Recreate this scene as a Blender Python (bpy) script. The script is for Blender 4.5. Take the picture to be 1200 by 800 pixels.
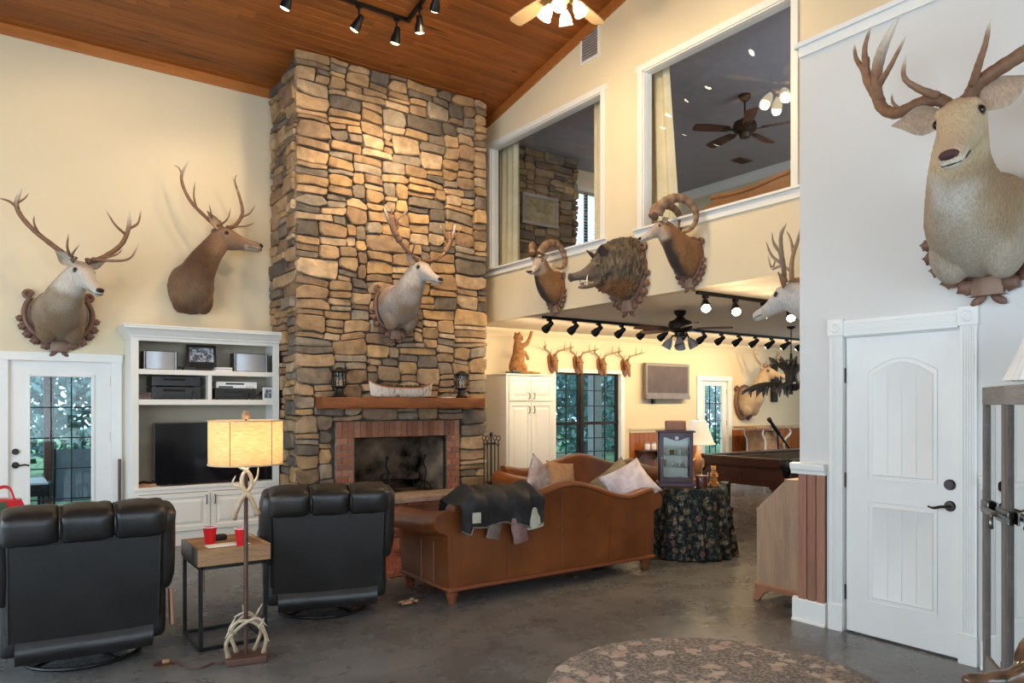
import bpy, bmesh, math, random
from mathutils import Vector, Matrix, Euler, noise
R = math.radians
scene = bpy.context.scene
for o in list(bpy.data.objects):
    bpy.data.objects.remove(o)
COL = scene.collection

# ---------------------------------------------------------------- camera
CAM_H = 1.54
FPX = 863.2                      # focal length in pixels of the 1200 px wide frame
TH = math.atan(616.43 / FPX)     # heading, clockwise from +Y
cam_d = bpy.data.cameras.new('camera')
cam_d.sensor_width = 36.0
cam_d.lens = 36.0 * FPX / 1200.0
cam_d.shift_y = (474.3 - 400.0) / 1200.0
cam_d.clip_start = 0.05
cam_o = bpy.data.objects.new('camera', cam_d)
cam_o.location = (0, 0, CAM_H)
cam_o.rotation_euler = (R(90), 0, -TH)
COL.objects.link(cam_o)
scene.camera = cam_o

# ---------------------------------------------------------------- world, daylight, exposure
world = bpy.data.worlds.new('overcast_sky')
scene.world = world
world.use_nodes = True
wn = world.node_tree.nodes
bg = wn['Background']
bg.inputs['Color'].default_value = (0.60, 0.82, 1.0, 1)
bg.inputs['Strength'].default_value = 4.0
scene.view_settings.view_transform = 'Standard'
scene.view_settings.look = 'None'
scene.view_settings.gamma = 1.0
scene.view_settings.use_curve_mapping = False
scene.view_settings.exposure = -0.05
scene.cycles.use_denoising = True
scene.cycles.max_bounces = 8
scene.cycles.diffuse_bounces = 4
scene.cycles.glossy_bounces = 4
scene.cycles.transmission_bounces = 6
scene.cycles.transparent_max_bounces = 12
scene.cycles.sample_clamp_indirect = 6.0
scene.cycles.caustics_reflective = False
scene.cycles.caustics_refractive = False

def area_light(name, loc, rot, sx, sy, power, color):
    d = bpy.data.lights.new(name, 'AREA')
    d.shape = 'RECTANGLE'
    d.size = sx
    d.size_y = sy
    d.energy = power
    d.color = color
    o = bpy.data.objects.new(name, d)
    o.location = loc
    o.rotation_euler = rot
    COL.objects.link(o)
    return o
# daylight entering by the two tall glazed openings of the left wall and the one behind the camera
DAY = (0.80, 0.89, 1.0)
area_light('daylight_left_window', (-3.12, 1.2, 1.75), (0, R(-90), 0), 2.6, 3.4, 165, DAY)
area_light('daylight_left_window', (-3.12, 5.4, 1.75), (0, R(-90), 0), 2.6, 3.0, 150, DAY)
area_light('daylight_rear_window', (0.8, -4.9, 2.2), (R(90), 0, 0), 5.0, 3.4, 220, DAY)

area_light('added_pool_fill', (14.55, 5.4, 1.55), (0, R(90), 0), 1.4, 3.5, 65, DAY)  # added unseen light, lifts the dark pool room ceiling
area_light('added_loft_fill', (8.2, 1.9, 4.3), (R(90), 0, 0), 2.3, 1.1, 60, DAY)  # added unseen light, keeps the loft behind the glass from going black

# ---------------------------------------------------------------- materials
MATS = {}
def srgb(r, g, b):
    def c(u):
        u /= 255.0
        return u / 12.92 if u <= 0.04045 else ((u + 0.055) / 1.055) ** 2.4
    return (c(r), c(g), c(b), 1.0)

class NT:
    """small wrapper to write node trees briefly"""
    def __init__(s, name):
        s.m = bpy.data.materials.new(name)
        s.m.use_nodes = True
        s.t = s.m.node_tree
        s.n = s.t.nodes
        s.b = s.n['Principled BSDF']
        MATS[name] = s.m
    def add(s, typ, **kw):
        n = s.n.new(typ)
        for k, v in kw.items():
            if k.startswith('i_'):
                key = k[2:]
                key = int(key) if key.isdigit() else key
                if hasattr(v, 'is_linked') and hasattr(v, 'links'):
                    s.t.links.new(v, n.inputs[key])
                else:
                    n.inputs[key].default_value = v
            else:
                setattr(n, k, v)
        return n
    def link(s, a, b):
        s.t.links.new(a, b)
    def coords(s, kind='Object', scale=(1, 1, 1), rot=(0, 0, 0)):
        tc = s.add('ShaderNodeTexCoord')
        mp = s.add('ShaderNodeMapping')
        mp.inputs['Scale'].default_value = scale
        mp.inputs['Rotation'].default_value = rot
        s.link(tc.outputs[kind], mp.inputs['Vector'])
        return mp.outputs['Vector']
    def noise(s, vec, scale, detail=3, rough=0.55, dist=0.0):
        n = s.add('ShaderNodeTexNoise')
        n.inputs['Scale'].default_value = scale
        n.inputs['Detail'].default_value = detail
        n.inputs['Roughness'].default_value = rough
        n.inputs['Distortion'].default_value = dist
        s.link(vec, n.inputs['Vector'])
        return n.outputs['Fac']
    def ramp(s, fac, stops, interp='LINEAR'):
        n = s.add('ShaderNodeValToRGB')
        n.color_ramp.interpolation = interp
        e = n.color_ramp.elements
        while len(e) < len(stops):
            e.new(0.5)
        for i, (p, c) in enumerate(stops):
            e[i].position = p
            e[i].color = c if len(c) == 4 else (*c, 1)
        s.link(fac, n.inputs['Fac'])
        return n.outputs['Color']
    def mix(s, fac, a, b, mode='MIX'):
        n = s.add('ShaderNodeMix', data_type='RGBA', blend_type=mode)
        for sock, v in ((n.inputs[0], fac), (n.inputs[6], a), (n.inputs[7], b)):
            if hasattr(v, 'is_linked') and hasattr(v, 'links'):
                s.link(v, sock)
            else:
                sock.default_value = v
        return n.outputs[2]
    def bump(s, h, strength=0.3, dist=0.01):
        n = s.add('ShaderNodeBump')
        n.inputs['Strength'].default_value = strength
        n.inputs['Distance'].default_value = dist
        s.link(h, n.inputs['Height'])
        s.link(n.outputs['Normal'], s.b.inputs['Normal'])
    def base(s, c):
        if hasattr(c, 'links'):
            s.link(c, s.b.inputs['Base Color'])
        else:
            s.b.inputs['Base Color'].default_value = c
    def set(s, rough=0.5, metal=0.0, spec=0.5, **kw):
        s.b.inputs['Roughness'].default_value = rough
        s.b.inputs['Metallic'].default_value = metal
        s.b.inputs['Specular IOR Level'].default_value = spec
        for k, v in kw.items():
            s.b.inputs[k.replace('_', ' ')].default_value = v

def plain(name, c, rough=0.5, metal=0.0, spec=0.5, var=0.08, vscale=6, bump=0.0, bscale=60, **kw):
    t = NT(name)
    vec = t.coords()
    f = t.noise(vec, vscale, 3)
    c2 = tuple(max(0, x * (1 - var * 2)) for x in c[:3]) + (1,)
    c3 = tuple(min(1, x * (1 + var)) for x in c[:3]) + (1,)
    t.base(t.ramp(f, [(0.3, c2), (0.7, c3)]))
    t.set(rough, metal, spec, **kw)
    if bump:
        t.bump(t.noise(vec, bscale, 3), bump, 0.004)
    return t.m

def wood(name, dark, light, axis='X', scale=1.0, rough=0.45, ring=9, bump=0.15, knots=False, coat=0.0, spec=0.5):
    t = NT(name)
    st = {'X': (0.6, 6, 6), 'Y': (6, 0.6, 6), 'Z': (6, 6, 0.6)}[axis]
    vec = t.coords('Object', tuple(a * scale for a in st))
    oi = t.add('ShaderNodeObjectInfo')
    off = t.add('ShaderNodeVectorMath', operation='ADD')
    t.link(vec, off.inputs[0])
    sc = t.add('ShaderNodeVectorMath', operation='SCALE')
    sc.inputs[0].default_value = (17.0, 31.0, 23.0)
    t.link(oi.outputs['Random'], sc.inputs['Scale'])
    t.link(sc.outputs[0], off.inputs[1])
    vec = off.outputs[0]
    f = t.noise(vec, ring * 0.35, 5, 0.6, 1.2)
    g = t.noise(vec, ring * 3, 3, 0.6, 0.4)
    mid = tuple((a + b) / 2 for a, b in zip(dark, light))
    col = t.ramp(f, [(0.28, dark), (0.5, mid), (0.72, light)])
    col = t.mix(0.35, col, t.ramp(g, [(0.3, dark), (0.7, light)]))
    hv = t.add('ShaderNodeHueSaturation', i_Color=col)
    mr = t.add('ShaderNodeMapRange')
    mr.inputs['To Min'].default_value = 0.82
    mr.inputs['To Max'].default_value = 1.16
    t.link(oi.outputs['Random'], mr.inputs['Value'])
    t.link(mr.outputs[0], hv.inputs['Value'])
    col = hv.outputs['Color']
    if knots:
        v2 = t.coords('Object', (1.1, 4.5, 4.5))
        off2 = t.add('ShaderNodeVectorMath', operation='ADD')
        t.link(v2, off2.inputs[0])
        t.link(sc.outputs[0], off2.inputs[1])
        vo = t.add('ShaderNodeTexVoronoi', feature='F1')
        vo.inputs['Scale'].default_value = 1.5
        t.link(off2.outputs[0], vo.inputs['Vector'])
        k = t.ramp(vo.outputs['Distance'], [(0.06, (1, 1, 1)), (0.16, (0, 0, 0))])
        col = t.mix(k, col, tuple(x * 0.35 for x in dark[:3]) + (1,))
    t.base(col)
    t.set(rough, 0, spec)
    if coat:
        t.b.inputs['Coat Weight'].default_value = coat
        t.b.inputs['Coat Roughness'].default_value = 0.15
    if bump:
        t.bump(g, bump, 0.003)
    return t.m

def vcol(name, rough=0.8, spec=0.3, var=0.35, scale=18, stretch=(1, 1, 1), bump=0.4, bscale=70, bdist=0.006, sheen=0.0):
    """colour attribute 'col' broken up by noise: stones, fur, antler, bricks"""
    t = NT(name)
    a = t.add('ShaderNodeAttribute', attribute_name='col')
    vec = t.coords('Object', stretch)
    f = t.noise(vec, scale, 5, 0.62)
    lo = 1 - var
    c = t.ramp(f, [(0.3, (lo, lo, lo)), (0.7, (1 + 0 * var, 1, 1))])
    t.base(t.mix(1.0, a.outputs['Color'], c, 'MULTIPLY'))
    t.set(rough, 0, spec)
    if sheen:
        t.b.inputs['Sheen Weight'].default_value = sheen
    t.bump(t.noise(vec, bscale, 4), bump, bdist)
    return t.m

M = {}
M['wall'] = plain('wall_paint_cream', (0.72, 0.615, 0.44, 1), 0.75, spec=0.25, var=0.015, vscale=1.2)
M['wall_cool'] = plain('wall_paint_white', (0.66, 0.65, 0.635, 1), 0.7, spec=0.25, var=0.012, vscale=1.2)
M['trim'] = plain('trim_paint_white', (0.78, 0.775, 0.75, 1), 0.38, spec=0.45, var=0.01)
M['cab'] = plain('cabinet_paint_white', (0.76, 0.74, 0.69, 1), 0.42, spec=0.4, var=0.012)
M['ceil_paint'] = plain('ceiling_paint', (0.80, 0.72, 0.60, 1), 0.85, spec=0.1, var=0.02)
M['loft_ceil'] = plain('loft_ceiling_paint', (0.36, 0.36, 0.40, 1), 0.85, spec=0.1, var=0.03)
M['pine'] = wood('pine_boards', (0.145, 0.036, 0.006, 1), (0.37, 0.112, 0.017, 1), 'X', 1.0, 0.45, 9, 0.1, True)
M['pine_trim'] = wood('pine_trim', (0.30, 0.095, 0.02, 1), (0.46, 0.17, 0.04, 1), 'X', 1.0, 0.4, 9, 0.05)
M['cedar'] = wood('cedar_boards', (0.20, 0.085, 0.05, 1), (0.40, 0.19, 0.12, 1), 'Z', 1.0, 0.6, 9, 0.25)
M['wains'] = wood('wainscot_boards', (0.25, 0.068, 0.012, 1), (0.42, 0.13, 0.026, 1), 'Z', 1.0, 0.45, 9, 0.1)
M['mantel'] = wood('mantel_wood', (0.15, 0.042, 0.012, 1), (0.37, 0.125, 0.036, 1), 'X', 1.3, 0.5, 10, 0.5)
M['walnut'] = wood('walnut_panel', (0.22, 0.135, 0.085, 1), (0.42, 0.27, 0.17, 1), 'Z', 1.0, 0.5, 6, 0.1)
M['darkwood'] = wood('mahogany_wood', (0.045, 0.014, 0.008, 1), (0.125, 0.040, 0.022, 1), 'X', 1.0, 0.3, 8, 0.05)
M['plumwood'] = plain('plum_wood', (0.055, 0.026, 0.052, 1), 0.32, var=0.15)
M['box_wood'] = wood('rustic_box_wood', (0.20, 0.10, 0.045, 1), (0.50, 0.30, 0.15, 1), 'X', 2.0, 0.6, 8, 0.2)
M['greywood'] = wood('weathered_grey_wood', (0.085, 0.07, 0.062, 1), (0.25, 0.215, 0.195, 1), 'Z', 2.0, 0.7, 9, 0.3)
M['plaque'] = wood('carved_plaque_wood', (0.10, 0.046, 0.03, 1), (0.24, 0.125, 0.085, 1), 'Z', 2.0, 0.5, 8, 0.2)
M['orangewood'] = wood('varnished_wood', (0.30, 0.09, 0.02, 1), (0.50, 0.2, 0.06, 1), 'Z', 1.5, 0.35)
M['black_metal'] = plain('black_metal', (0.012, 0.012, 0.012, 1), 0.4, 0.6, var=0.1)
M['bronze'] = plain('dark_bronze', (0.035, 0.028, 0.024, 1), 0.38, 0.7, var=0.15)
M['pewter'] = plain('aged_pewter', (0.20, 0.20, 0.19, 1), 0.35, 0.9, var=0.15)
M['silver'] = plain('silver_plastic', (0.42, 0.43, 0.46, 1), 0.35, 0.4, var=0.05)
M['black_plastic'] = plain('black_plastic', (0.013, 0.012, 0.012, 1), 0.35, var=0.1)
M['black_matt'] = plain('black_felted', (0.018, 0.016, 0.016, 1), 0.8, var=0.15)
M['screen'] = plain('screen_glass_black', (0.006, 0.006, 0.008, 1), 0.1, var=0.02)
M['red_plastic'] = plain('red_plastic', (0.60, 0.008, 0.012, 1), 0.3, var=0.03)
M['white_plastic'] = plain('white_plastic', (0.80, 0.80, 0.80, 1), 0.4, var=0.02)
M['paper'] = plain('white_paper', (0.80, 0.79, 0.77, 1), 0.7, var=0.03)
M['blade'] = wood('fan_blade_oak', (0.30, 0.205, 0.12, 1), (0.48, 0.35, 0.22, 1), 'X', 1.0, 0.4)
M['brass'] = plain('antique_brass', (0.45, 0.30, 0.12, 1), 0.3, 0.9, var=0.1)

def leather(name, c1, c2, rough=0.38, scale=3.0, grain=90, bump=0.25, coat=0.0):
    t = NT(name)
    vec = t.coords()
    f = t.noise(vec, scale, 5, 0.6)
    t.base(t.ramp(f, [(0.3, c1), (0.72, c2)]))
    t.set(rough, 0, 0.5)
    t.b.inputs['Coat Weight'].default_value = coat
    t.b.inputs['Coat Roughness'].default_value = 0.25
    a = t.noise(vec, grain, 3)
    b = t.noise(vec, 9, 3, 0.5, 0.8)
    t.bump(t.mix(0.65, a, b), bump, 0.008)
    return t.m
M['black_leather'] = leather('black_leather', (0.007, 0.0065, 0.0065, 1), (0.018, 0.0165, 0.016, 1), 0.42, 4, 90, 0.25)
M['brown_leather'] = leather('cognac_leather', (0.10, 0.025, 0.006, 1), (0.235, 0.068, 0.016, 1), 0.33, 2.0, 80, 0.2, 0.25)
M['tan_leather'] = leather('tan_leather', (0.30, 0.135, 0.055, 1), (0.46, 0.23, 0.10, 1), 0.42, 2.4, 80, 0.15)

def concrete():
    t = NT('stained_concrete')
    vec = t.coords('Object')
    a = t.noise(vec, 0.5, 8, 0.62, 0.3)
    b = t.noise(vec, 1.9, 10, 0.7, 0.1)
    c = t.noise(vec, 24, 5, 0.7)
    col = t.ramp(a, [(0.22, (0.055, 0.056, 0.058)), (0.50, (0.130, 0.129, 0.128)), (0.78, (0.22, 0.216, 0.212))])
    col2 = t.ramp(b, [(0.22, (0.030, 0.031, 0.033)), (0.50, (0.132, 0.131, 0.130)), (0.80, (0.28, 0.274, 0.268))])
    col = t.mix(0.5, col, col2)
    col = t.mix(0.3, col, t.ramp(c, [(0.25, (0.03, 0.03, 0.031)), (0.75, (0.24, 0.236, 0.232))]))
    d = t.noise(t.coords('Object', (1, 1.5, 1)), 0.8, 9, 0.72, 0.2)
    st = t.ramp(d, [(0.46, (0, 0, 0)), (0.76, (0.8, 0.8, 0.8))])
    col = t.mix(st, col, (0.030, 0.031, 0.033, 1))
    t.base(col)
    t.set(0.3, 0, 0.5)
    rr = t.ramp(b, [(0.3, (0.2, 0.2, 0.2)), (0.7, (0.36, 0.36, 0.36))])
    t.link(rr, t.b.inputs['Roughness'])
    t.bump(c, 0.03, 0.002)
    return t.m
M['concrete'] = concrete()
M['stone'] = vcol('field_stone', 0.85, 0.25, 0.5, 9, bump=0.6, bscale=26, bdist=0.012)
M['brick'] = vcol('red_brick', 0.85, 0.2, 0.35, 30, bump=0.4, bscale=80)
M['mortar'] = plain('mortar', (0.10, 0.085, 0.07, 1), 0.95, spec=0.1, var=0.25, vscale=20, bump=0.5)
M['mortar_grey'] = plain('brick_mortar', (0.30, 0.28, 0.26, 1), 0.95, spec=0.1, var=0.15, vscale=20, bump=0.5)
M['fur'] = vcol('animal_fur', 0.9, 0.12, 0.42, 120, (1, 1, 0.16), 0.5, 220, 0.005, 0.1)
M['antler'] = vcol('antler_horn', 0.55, 0.35, 0.35, 30, (1, 1, 1), 0.4, 50, 0.004)
M['print'] = vcol('printed_colour', 0.6, 0.3, 0.05, 20, bump=0.02)
M['eye'] = plain('glass_eye', (0.012, 0.007, 0.004, 1), 0.05, var=0.02)

def glass_thin(name, tint=(0.9, 0.95, 0.95, 1), refl=1.0, ior=1.5, rough=0.0):
    t = NT(name)
    t.n.remove(t.b)
    tr = t.add('ShaderNodeBsdfTransparent', i_Color=tint)
    gl = t.add('ShaderNodeBsdfGlossy', i_Roughness=rough)
    fr = t.add('ShaderNodeLayerWeight', i_Blend=0.5)      # Schlick, the same from both sides of the sheet
    pw = t.add('ShaderNodeMath', operation='POWER')
    pw.inputs[1].default_value = 5.0
    t.link(fr.outputs['Facing'], pw.inputs[0])
    mu = t.add('ShaderNodeMath', operation='MULTIPLY_ADD')
    mu.inputs[1].default_value = 0.95 * refl
    mu.inputs[2].default_value = 0.045 * refl
    t.link(pw.outputs[0], mu.inputs[0])
    mx = t.add('ShaderNodeMixShader')
    t.link(mu.outputs[0], mx.inputs[0])
    t.link(tr.outputs[0], mx.inputs[1])
    t.link(gl.outputs[0], mx.inputs[2])
    t.link(mx.outputs[0], t.n['Material Output'].inputs['Surface'])
    return t.m
M['glass'] = glass_thin('window_glass', refl=0.45)
M['glass_loft'] = glass_thin('loft_window_glass', (0.95, 0.96, 0.97, 1), 1.0, 1.5)
def mirror():
    t = NT('mirror_glass')
    t.base((0.80, 0.84, 0.86, 1))
    t.set(0.03, 1.0, 0.5)
    return t.m
M['mirror'] = mirror()
def emit(name, c, s, base=(0.8, 0.8, 0.8, 1)):
    t = NT(name)
    t.base(base)
    t.b.inputs['Emission Color'].default_value = c
    t.b.inputs['Emission Strength'].default_value = s
    return t.m
M['bulb'] = emit('lit_bulb', (1.0, 0.80, 0.50, 1), 30.0)
M['fan_glass'] = emit('lit_frosted_glass', (1.0, 0.80, 0.45, 1), 6.0)

# ---------------------------------------------------------------- mesh builder
class MB:
    def __init__(s):
        s.v = []
        s.f = []
        s.c = []
        s.col = (1, 1, 1)
        s.mi = []
        s.cm = 0
    def add(s, vs, fs, cols=None):
        o = len(s.v)
        s.v += [tuple(p) for p in vs]
        s.c += [s.col] * len(vs) if cols is None else list(cols)
        s.f += [tuple(i + o for i in f) for f in fs]
        s.mi += [s.cm] * len(fs)
        return s
    def box(s, x0, x1, y0, y1, z0, z1, m=None):
        vs = [(x, y, z) for x in (x0, x1) for y in (y0, y1) for z in (z0, z1)]
        if m is not None:
            vs = [m @ Vector(p) for p in vs]
        return s.add(vs, [(0, 1, 3, 2), (4, 6, 7, 5), (0, 4, 5, 1), (2, 3, 7, 6), (0, 2, 6, 4), (1, 5, 7, 3)])
    def prism(s, pts, axis, a0, a1):
        n = len(pts)
        def mk(p, a):
            return {'x': (a, p[0], p[1]), 'y': (p[0], a, p[1]), 'z': (p[0], p[1], a)}[axis]
        vs = [mk(p, a0) for p in pts] + [mk(p, a1) for p in pts]
        fs = [tuple(range(n)), tuple(range(2 * n - 1, n - 1, -1))]
        fs += [(i, i + n, (i + 1) % n + n, (i + 1) % n) for i in range(n)]
        return s.add(vs, fs)
    def tube(s, path, rad, n=8, cap=True, flat=None, cols=None, up=None):
        P = [Vector(p) for p in path]
        k = len(P)
        rad = [rad] * k if not hasattr(rad, '__len__') else rad
        vs, cs = [], []
        prev = Vector(up) if up else None
        for i in range(k):
            t = (P[min(i + 1, k - 1)] - P[max(i - 1, 0)])
            t = t.normalized() if t.length > 1e-9 else Vector((0, 0, 1))
            if prev is None:
                a = Vector((0, 0, 1)) if abs(t.z) < 0.9 else Vector((1, 0, 0))
                prev = a
            u = prev - t * prev.dot(t)
            if u.length < 1e-6:
                u = t.orthogonal()
            u.normalize()
            prev = u
            w = t.cross(u)
            fl = 1.0 if flat is None else (flat[i] if hasattr(flat, '__len__') else flat)
            for j in range(n):
                a = 2 * math.pi * j / n
                vs.append(P[i] + u * (math.cos(a) * rad[i]) + w * (math.sin(a) * rad[i] * fl))
                cs.append(cols[i] if cols else s.col)
        fs = [(i * n + j, i * n + (j + 1) % n, (i + 1) * n + (j + 1) % n, (i + 1) * n + j) for i in range(k - 1) for j in range(n)]
        if cap:
            fs += [tuple(range(n - 1, -1, -1)), tuple(range((k - 1) * n, k * n))]
        return s.add(vs, fs, cs)
    def lathe(s, prof, n=24, c=(0, 0, 0), ax='z', a0=0, a1=2 * math.pi, cap=False):
        vs = []
        full = abs(a1 - a0 - 2 * math.pi) < 1e-6
        m = n if full else n + 1
        for r, z in prof:
            for j in range(m):
                a = a0 + (a1 - a0) * j / n
                x, y = r * math.cos(a), r * math.sin(a)
                p = {'z': (x, y, z), 'y': (x, z, y), 'x': (z, x, y)}[ax]
                vs.append((p[0] + c[0], p[1] + c[1], p[2] + c[2]))
        k = len(prof)
        fs = []
        for i in range(k - 1):
            for j in range(n):
                j2 = (j + 1) % m
                fs.append((i * m + j, i * m + j2, (i + 1) * m + j2, (i + 1) * m + j))
        if cap and full:
            fs += [tuple(range(m - 1, -1, -1)), tuple(range((k - 1) * m, k * m))]
        return s.add(vs, fs)
    def ell(s, c, r, nu=12, nv=8, m=None):
        vs = []
        r = (r, r, r) if not hasattr(r, '__len__') else r
        for i in range(nv + 1):
            t = math.pi * i / nv
            for j in range(nu):
                a = 2 * math.pi * j / nu
                p = Vector((r[0] * math.sin(t) * math.cos(a), r[1] * math.sin(t) * math.sin(a), r[2] * math.cos(t)))
                if m is not None:
                    p = m @ p
                vs.append(p + Vector(c))
        fs = [(i * nu + j, (i + 1) * nu + j, (i + 1) * nu + (j + 1) % nu, i * nu + (j + 1) % nu) for i in range(nv) for j in range(nu)]
        return s.add(vs, fs)
    def grid(s, nu, nv, fn, close_u=False, cols=None):
        vs = [fn(i / nu, j / nv) for i in range(nu + (0 if close_u else 1)) for j in range(nv + 1)]
        m = nu if close_u else nu + 1
        fs = [(i * (nv + 1) + j, ((i + 1) % m) * (nv + 1) + j, ((i + 1) % m) * (nv + 1) + j + 1, i * (nv + 1) + j + 1) for i in range(nu) for j in range(nv)]
        cc = None
        if cols:
            cc = [cols(i / nu, j / nv) for i in range(m) for j in range(nv + 1)]
        return s.add(vs, fs, cc)
    def rbox(s, c, size, r, n=5, puff=(0, 0, 0), m=None, warp=None):
        """rounded, optionally puffed box"""
        hx, hy, hz = (a / 2 for a in size)
        h = (hx, hy, hz)
        r = min(r, hx, hy, hz)
        for ax in range(3):
            for sg in (-1, 1):
                u, w = [(1, 2), (2, 0), (0, 1)][ax]
                vs = []
                for i in range(n + 1):
                    for j in range(n + 1):
                        p = [0, 0, 0]
                        p[ax] = sg * h[ax]
                        # cluster samples near the edges
                        a = math.sin((i / n - 0.5) * math.pi) * 0.5 * 0.75 + (i / n - 0.5) * 0.25
                        b = math.sin((j / n - 0.5) * math.pi) * 0.5 * 0.75 + (j / n - 0.5) * 0.25
                        p[u] = a * 2 * h[u]
                        p[w] = b * 2 * h[w]
                        q = Vector([max(-h[k] + r, min(h[k] - r, p[k])) for k in range(3)])
                        d = Vector(p) - q
                        e = q + (d.normalized() * r if d.length > 1e-9 else d)
                        for k in range(3):
                            k1, k2 = (k + 1) % 3, (k + 2) % 3
                            e[k] += puff[k] * (e[k] / h[k]) * (1 - (e[k1] / h[k1]) ** 2) * (1 - (e[k2] / h[k2]) ** 2)
                        if warp:
                            e = Vector(warp(e))
                        if m is not None:
                            e = m @ e
                        vs.append(e + Vector(c))
                fs = []
                for i in range(n):
                    for j in range(n):
                        f = (i * (n + 1) + j, (i + 1) * (n + 1) + j, (i + 1) * (n + 1) + j + 1, i * (n + 1) + j + 1)
                        fs.append(f if sg > 0 else f[::-1])
                s.add(vs, fs)
        return s
    def mesh(s, name):
        me = bpy.data.meshes.new(name)
        me.from_pydata(s.v, [], s.f)
        me.validate(clean_customdata=False)
        if any(c != (1, 1, 1) for c in s.c) and len(me.vertices) == len(s.c):
            at = me.color_attributes.new('col', 'FLOAT_COLOR', 'POINT')
            buf = []
            for c in s.c:
                buf += [c[0], c[1], c[2], 1.0]
            at.data.foreach_set('color', buf)
        return me
    def build(s, name, mat, parent=None, smooth=False, bevel=0.0, weld=0.0, subsurf=0, loc=None, seg=2, angle=40, recalc=True):
        me = s.mesh(name)
        mats = mat if isinstance(mat, (list, tuple)) else [mat]
        for mm in mats:
            me.materials.append(mm)
        if len(mats) > 1:
            me.polygons.foreach_set('material_index', s.mi[:len(me.polygons)])
        if weld or recalc:
            bm = bmesh.new()
            bm.from_mesh(me)
            if weld:
                bmesh.ops.remove_doubles(bm, verts=bm.verts, dist=weld)
            bmesh.ops.recalc_face_normals(bm, faces=bm.faces)
            bm.to_mesh(me)
            bm.free()
        if smooth:
            me.polygons.foreach_set('use_smooth', [True] * len(me.polygons))
            if smooth != 'all':
                try:
                    me.set_sharp_from_angle(angle=R(angle))
                except Exception:
                    pass
        o = bpy.data.objects.new(name, me)
        COL.objects.link(o)
        if parent is not None:
            o.parent = parent
        if loc is not None:
            o.location = loc
        if bevel:
            b = o.modifiers.new('bevel', 'BEVEL')
            b.width = bevel
            b.segments = seg
            b.limit_method = 'ANGLE'
            b.angle_limit = R(40)
        if subsurf:
            b = o.modifiers.new('sub', 'SUBSURF')
            b.levels = subsurf
            b.render_levels = subsurf
        return o

def bx(name, mat, parent, *a, bevel=0.0, m=None):
    return MB().box(*a, m=m).build(name, mat, parent, bevel=bevel)

def tag(o, label=None, cat=None, group=None, kind=None):
    if label: o['label'] = label
    if cat: o['category'] = cat
    if group: o['group'] = group
    if kind: o['kind'] = kind
    return o
def thing(name, label, cat, loc=(0, 0, 0), rz=0.0, group=None):
    o = bpy.data.objects.new(name, None)
    o.empty_display_size = 0.1
    COL.objects.link(o)
    o.location = loc
    o.rotation_euler = (0, 0, rz)
    return tag(o, label, cat, group)
def struct(o, label=None):
    o['kind'] = 'structure'
    if label: o['label'] = label
    return o
def kids(o):
    return [c for c in bpy.data.objects if c.parent == o]
def copy_tree(o, loc=None, rz=None, label=None, parent=None):
    ch = kids(o)
    c = o.copy()
    COL.objects.link(c)
    c.parent = parent
    if loc is not None: c.location = loc
    if rz is not None: c.rotation_euler = (0, 0, rz)
    if label: c['label'] = label
    for k in ch:
        copy_tree(k, parent=c)
    return c
def spline(pts, n=24):
    """Catmull-Rom through the points"""
    P = [Vector(p) for p in pts]
    P = [P[0] * 2 - P[1]] + P + [P[-1] * 2 - P[-2]]
    out = []
    k = len(P) - 3
    for i in range(n + 1):
        t = i / n * k
        a = min(int(t), k - 1)
        u = t - a
        p0, p1, p2, p3 = P[a:a + 4]
        out.append(0.5 * ((2 * p1) + (p2 - p0) * u + (2 * p0 - 5 * p1 + 4 * p2 - p3) * u * u + (3 * p1 - p0 - 3 * p2 + p3) * u ** 3))
    return out
def lerp(a, b, t):
    return tuple(x + (y - x) * t for x, y in zip(a, b))
def spot(name, loc, target, power, color=(1.0, 0.76, 0.48), size=70, blend=0.6, parent=None, radius=0.04):
    d = bpy.data.lights.new(name, 'SPOT')
    d.energy = power
    d.color = color
    d.spot_size = R(size)
    d.spot_blend = blend
    d.shadow_soft_size = radius
    o = bpy.data.objects.new(name, d)
    o.location = loc
    o.rotation_euler = (Vector(target) - Vector(loc)).to_track_quat('-Z', 'Y').to_euler()
    COL.objects.link(o)
    return o
def point(name, loc, power, color=(1.0, 0.74, 0.45), radius=0.05):
    d = bpy.data.lights.new(name, 'POINT')
    d.energy = power
    d.color = color
    d.shadow_soft_size = radius
    o = bpy.data.objects.new(name, d)
    o.location = loc
    COL.objects.link(o)
    return o

def W(x, y, Y):
    """point of the vertical plane Y = const seen at a pixel (placing aid); returns X, Z"""
    dx = math.sin(TH) * FPX + math.cos(TH) * (x - 600)
    dy = math.cos(TH) * FPX - math.sin(TH) * (x - 600)
    return dx * Y / dy, CAM_H + (474.3 - y) * Y / dy
def WX(x, y, X):
    dx = math.sin(TH) * FPX + math.cos(TH) * (x - 600)
    dy = math.cos(TH) * FPX - math.sin(TH) * (x - 600)
    return dy * X / dx, CAM_H + (474.3 - y) * X / dx
# ================================================================ the room shell
YW = 9.1          # back wall face
XL = -3.2         # left wall face
YR = -5.0         # rear wall face
XC = 4.75         # closet wall face
XG = 5.69         # loft (gable) wall face
YCL = 3.1         # closet corner
ZP = 2.69         # pool room ceiling
XE = 14.6         # pool room end wall
SL = 0.205
def ceil_z(y):
    return 5.41 + SL * (YW - y) if y > -0.6 else ceil_z(-0.6) - SL * (-0.6 - y) if y < -0.6 else 5.41 + SL * (YW + 0.6)

struct(MB().box(XL - 0.3, XE + 0.2, YR - 0.3, YW + 0.16, -0.15, 0).build('floor', M['concrete']), 'dark stained polished concrete floor')

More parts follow.
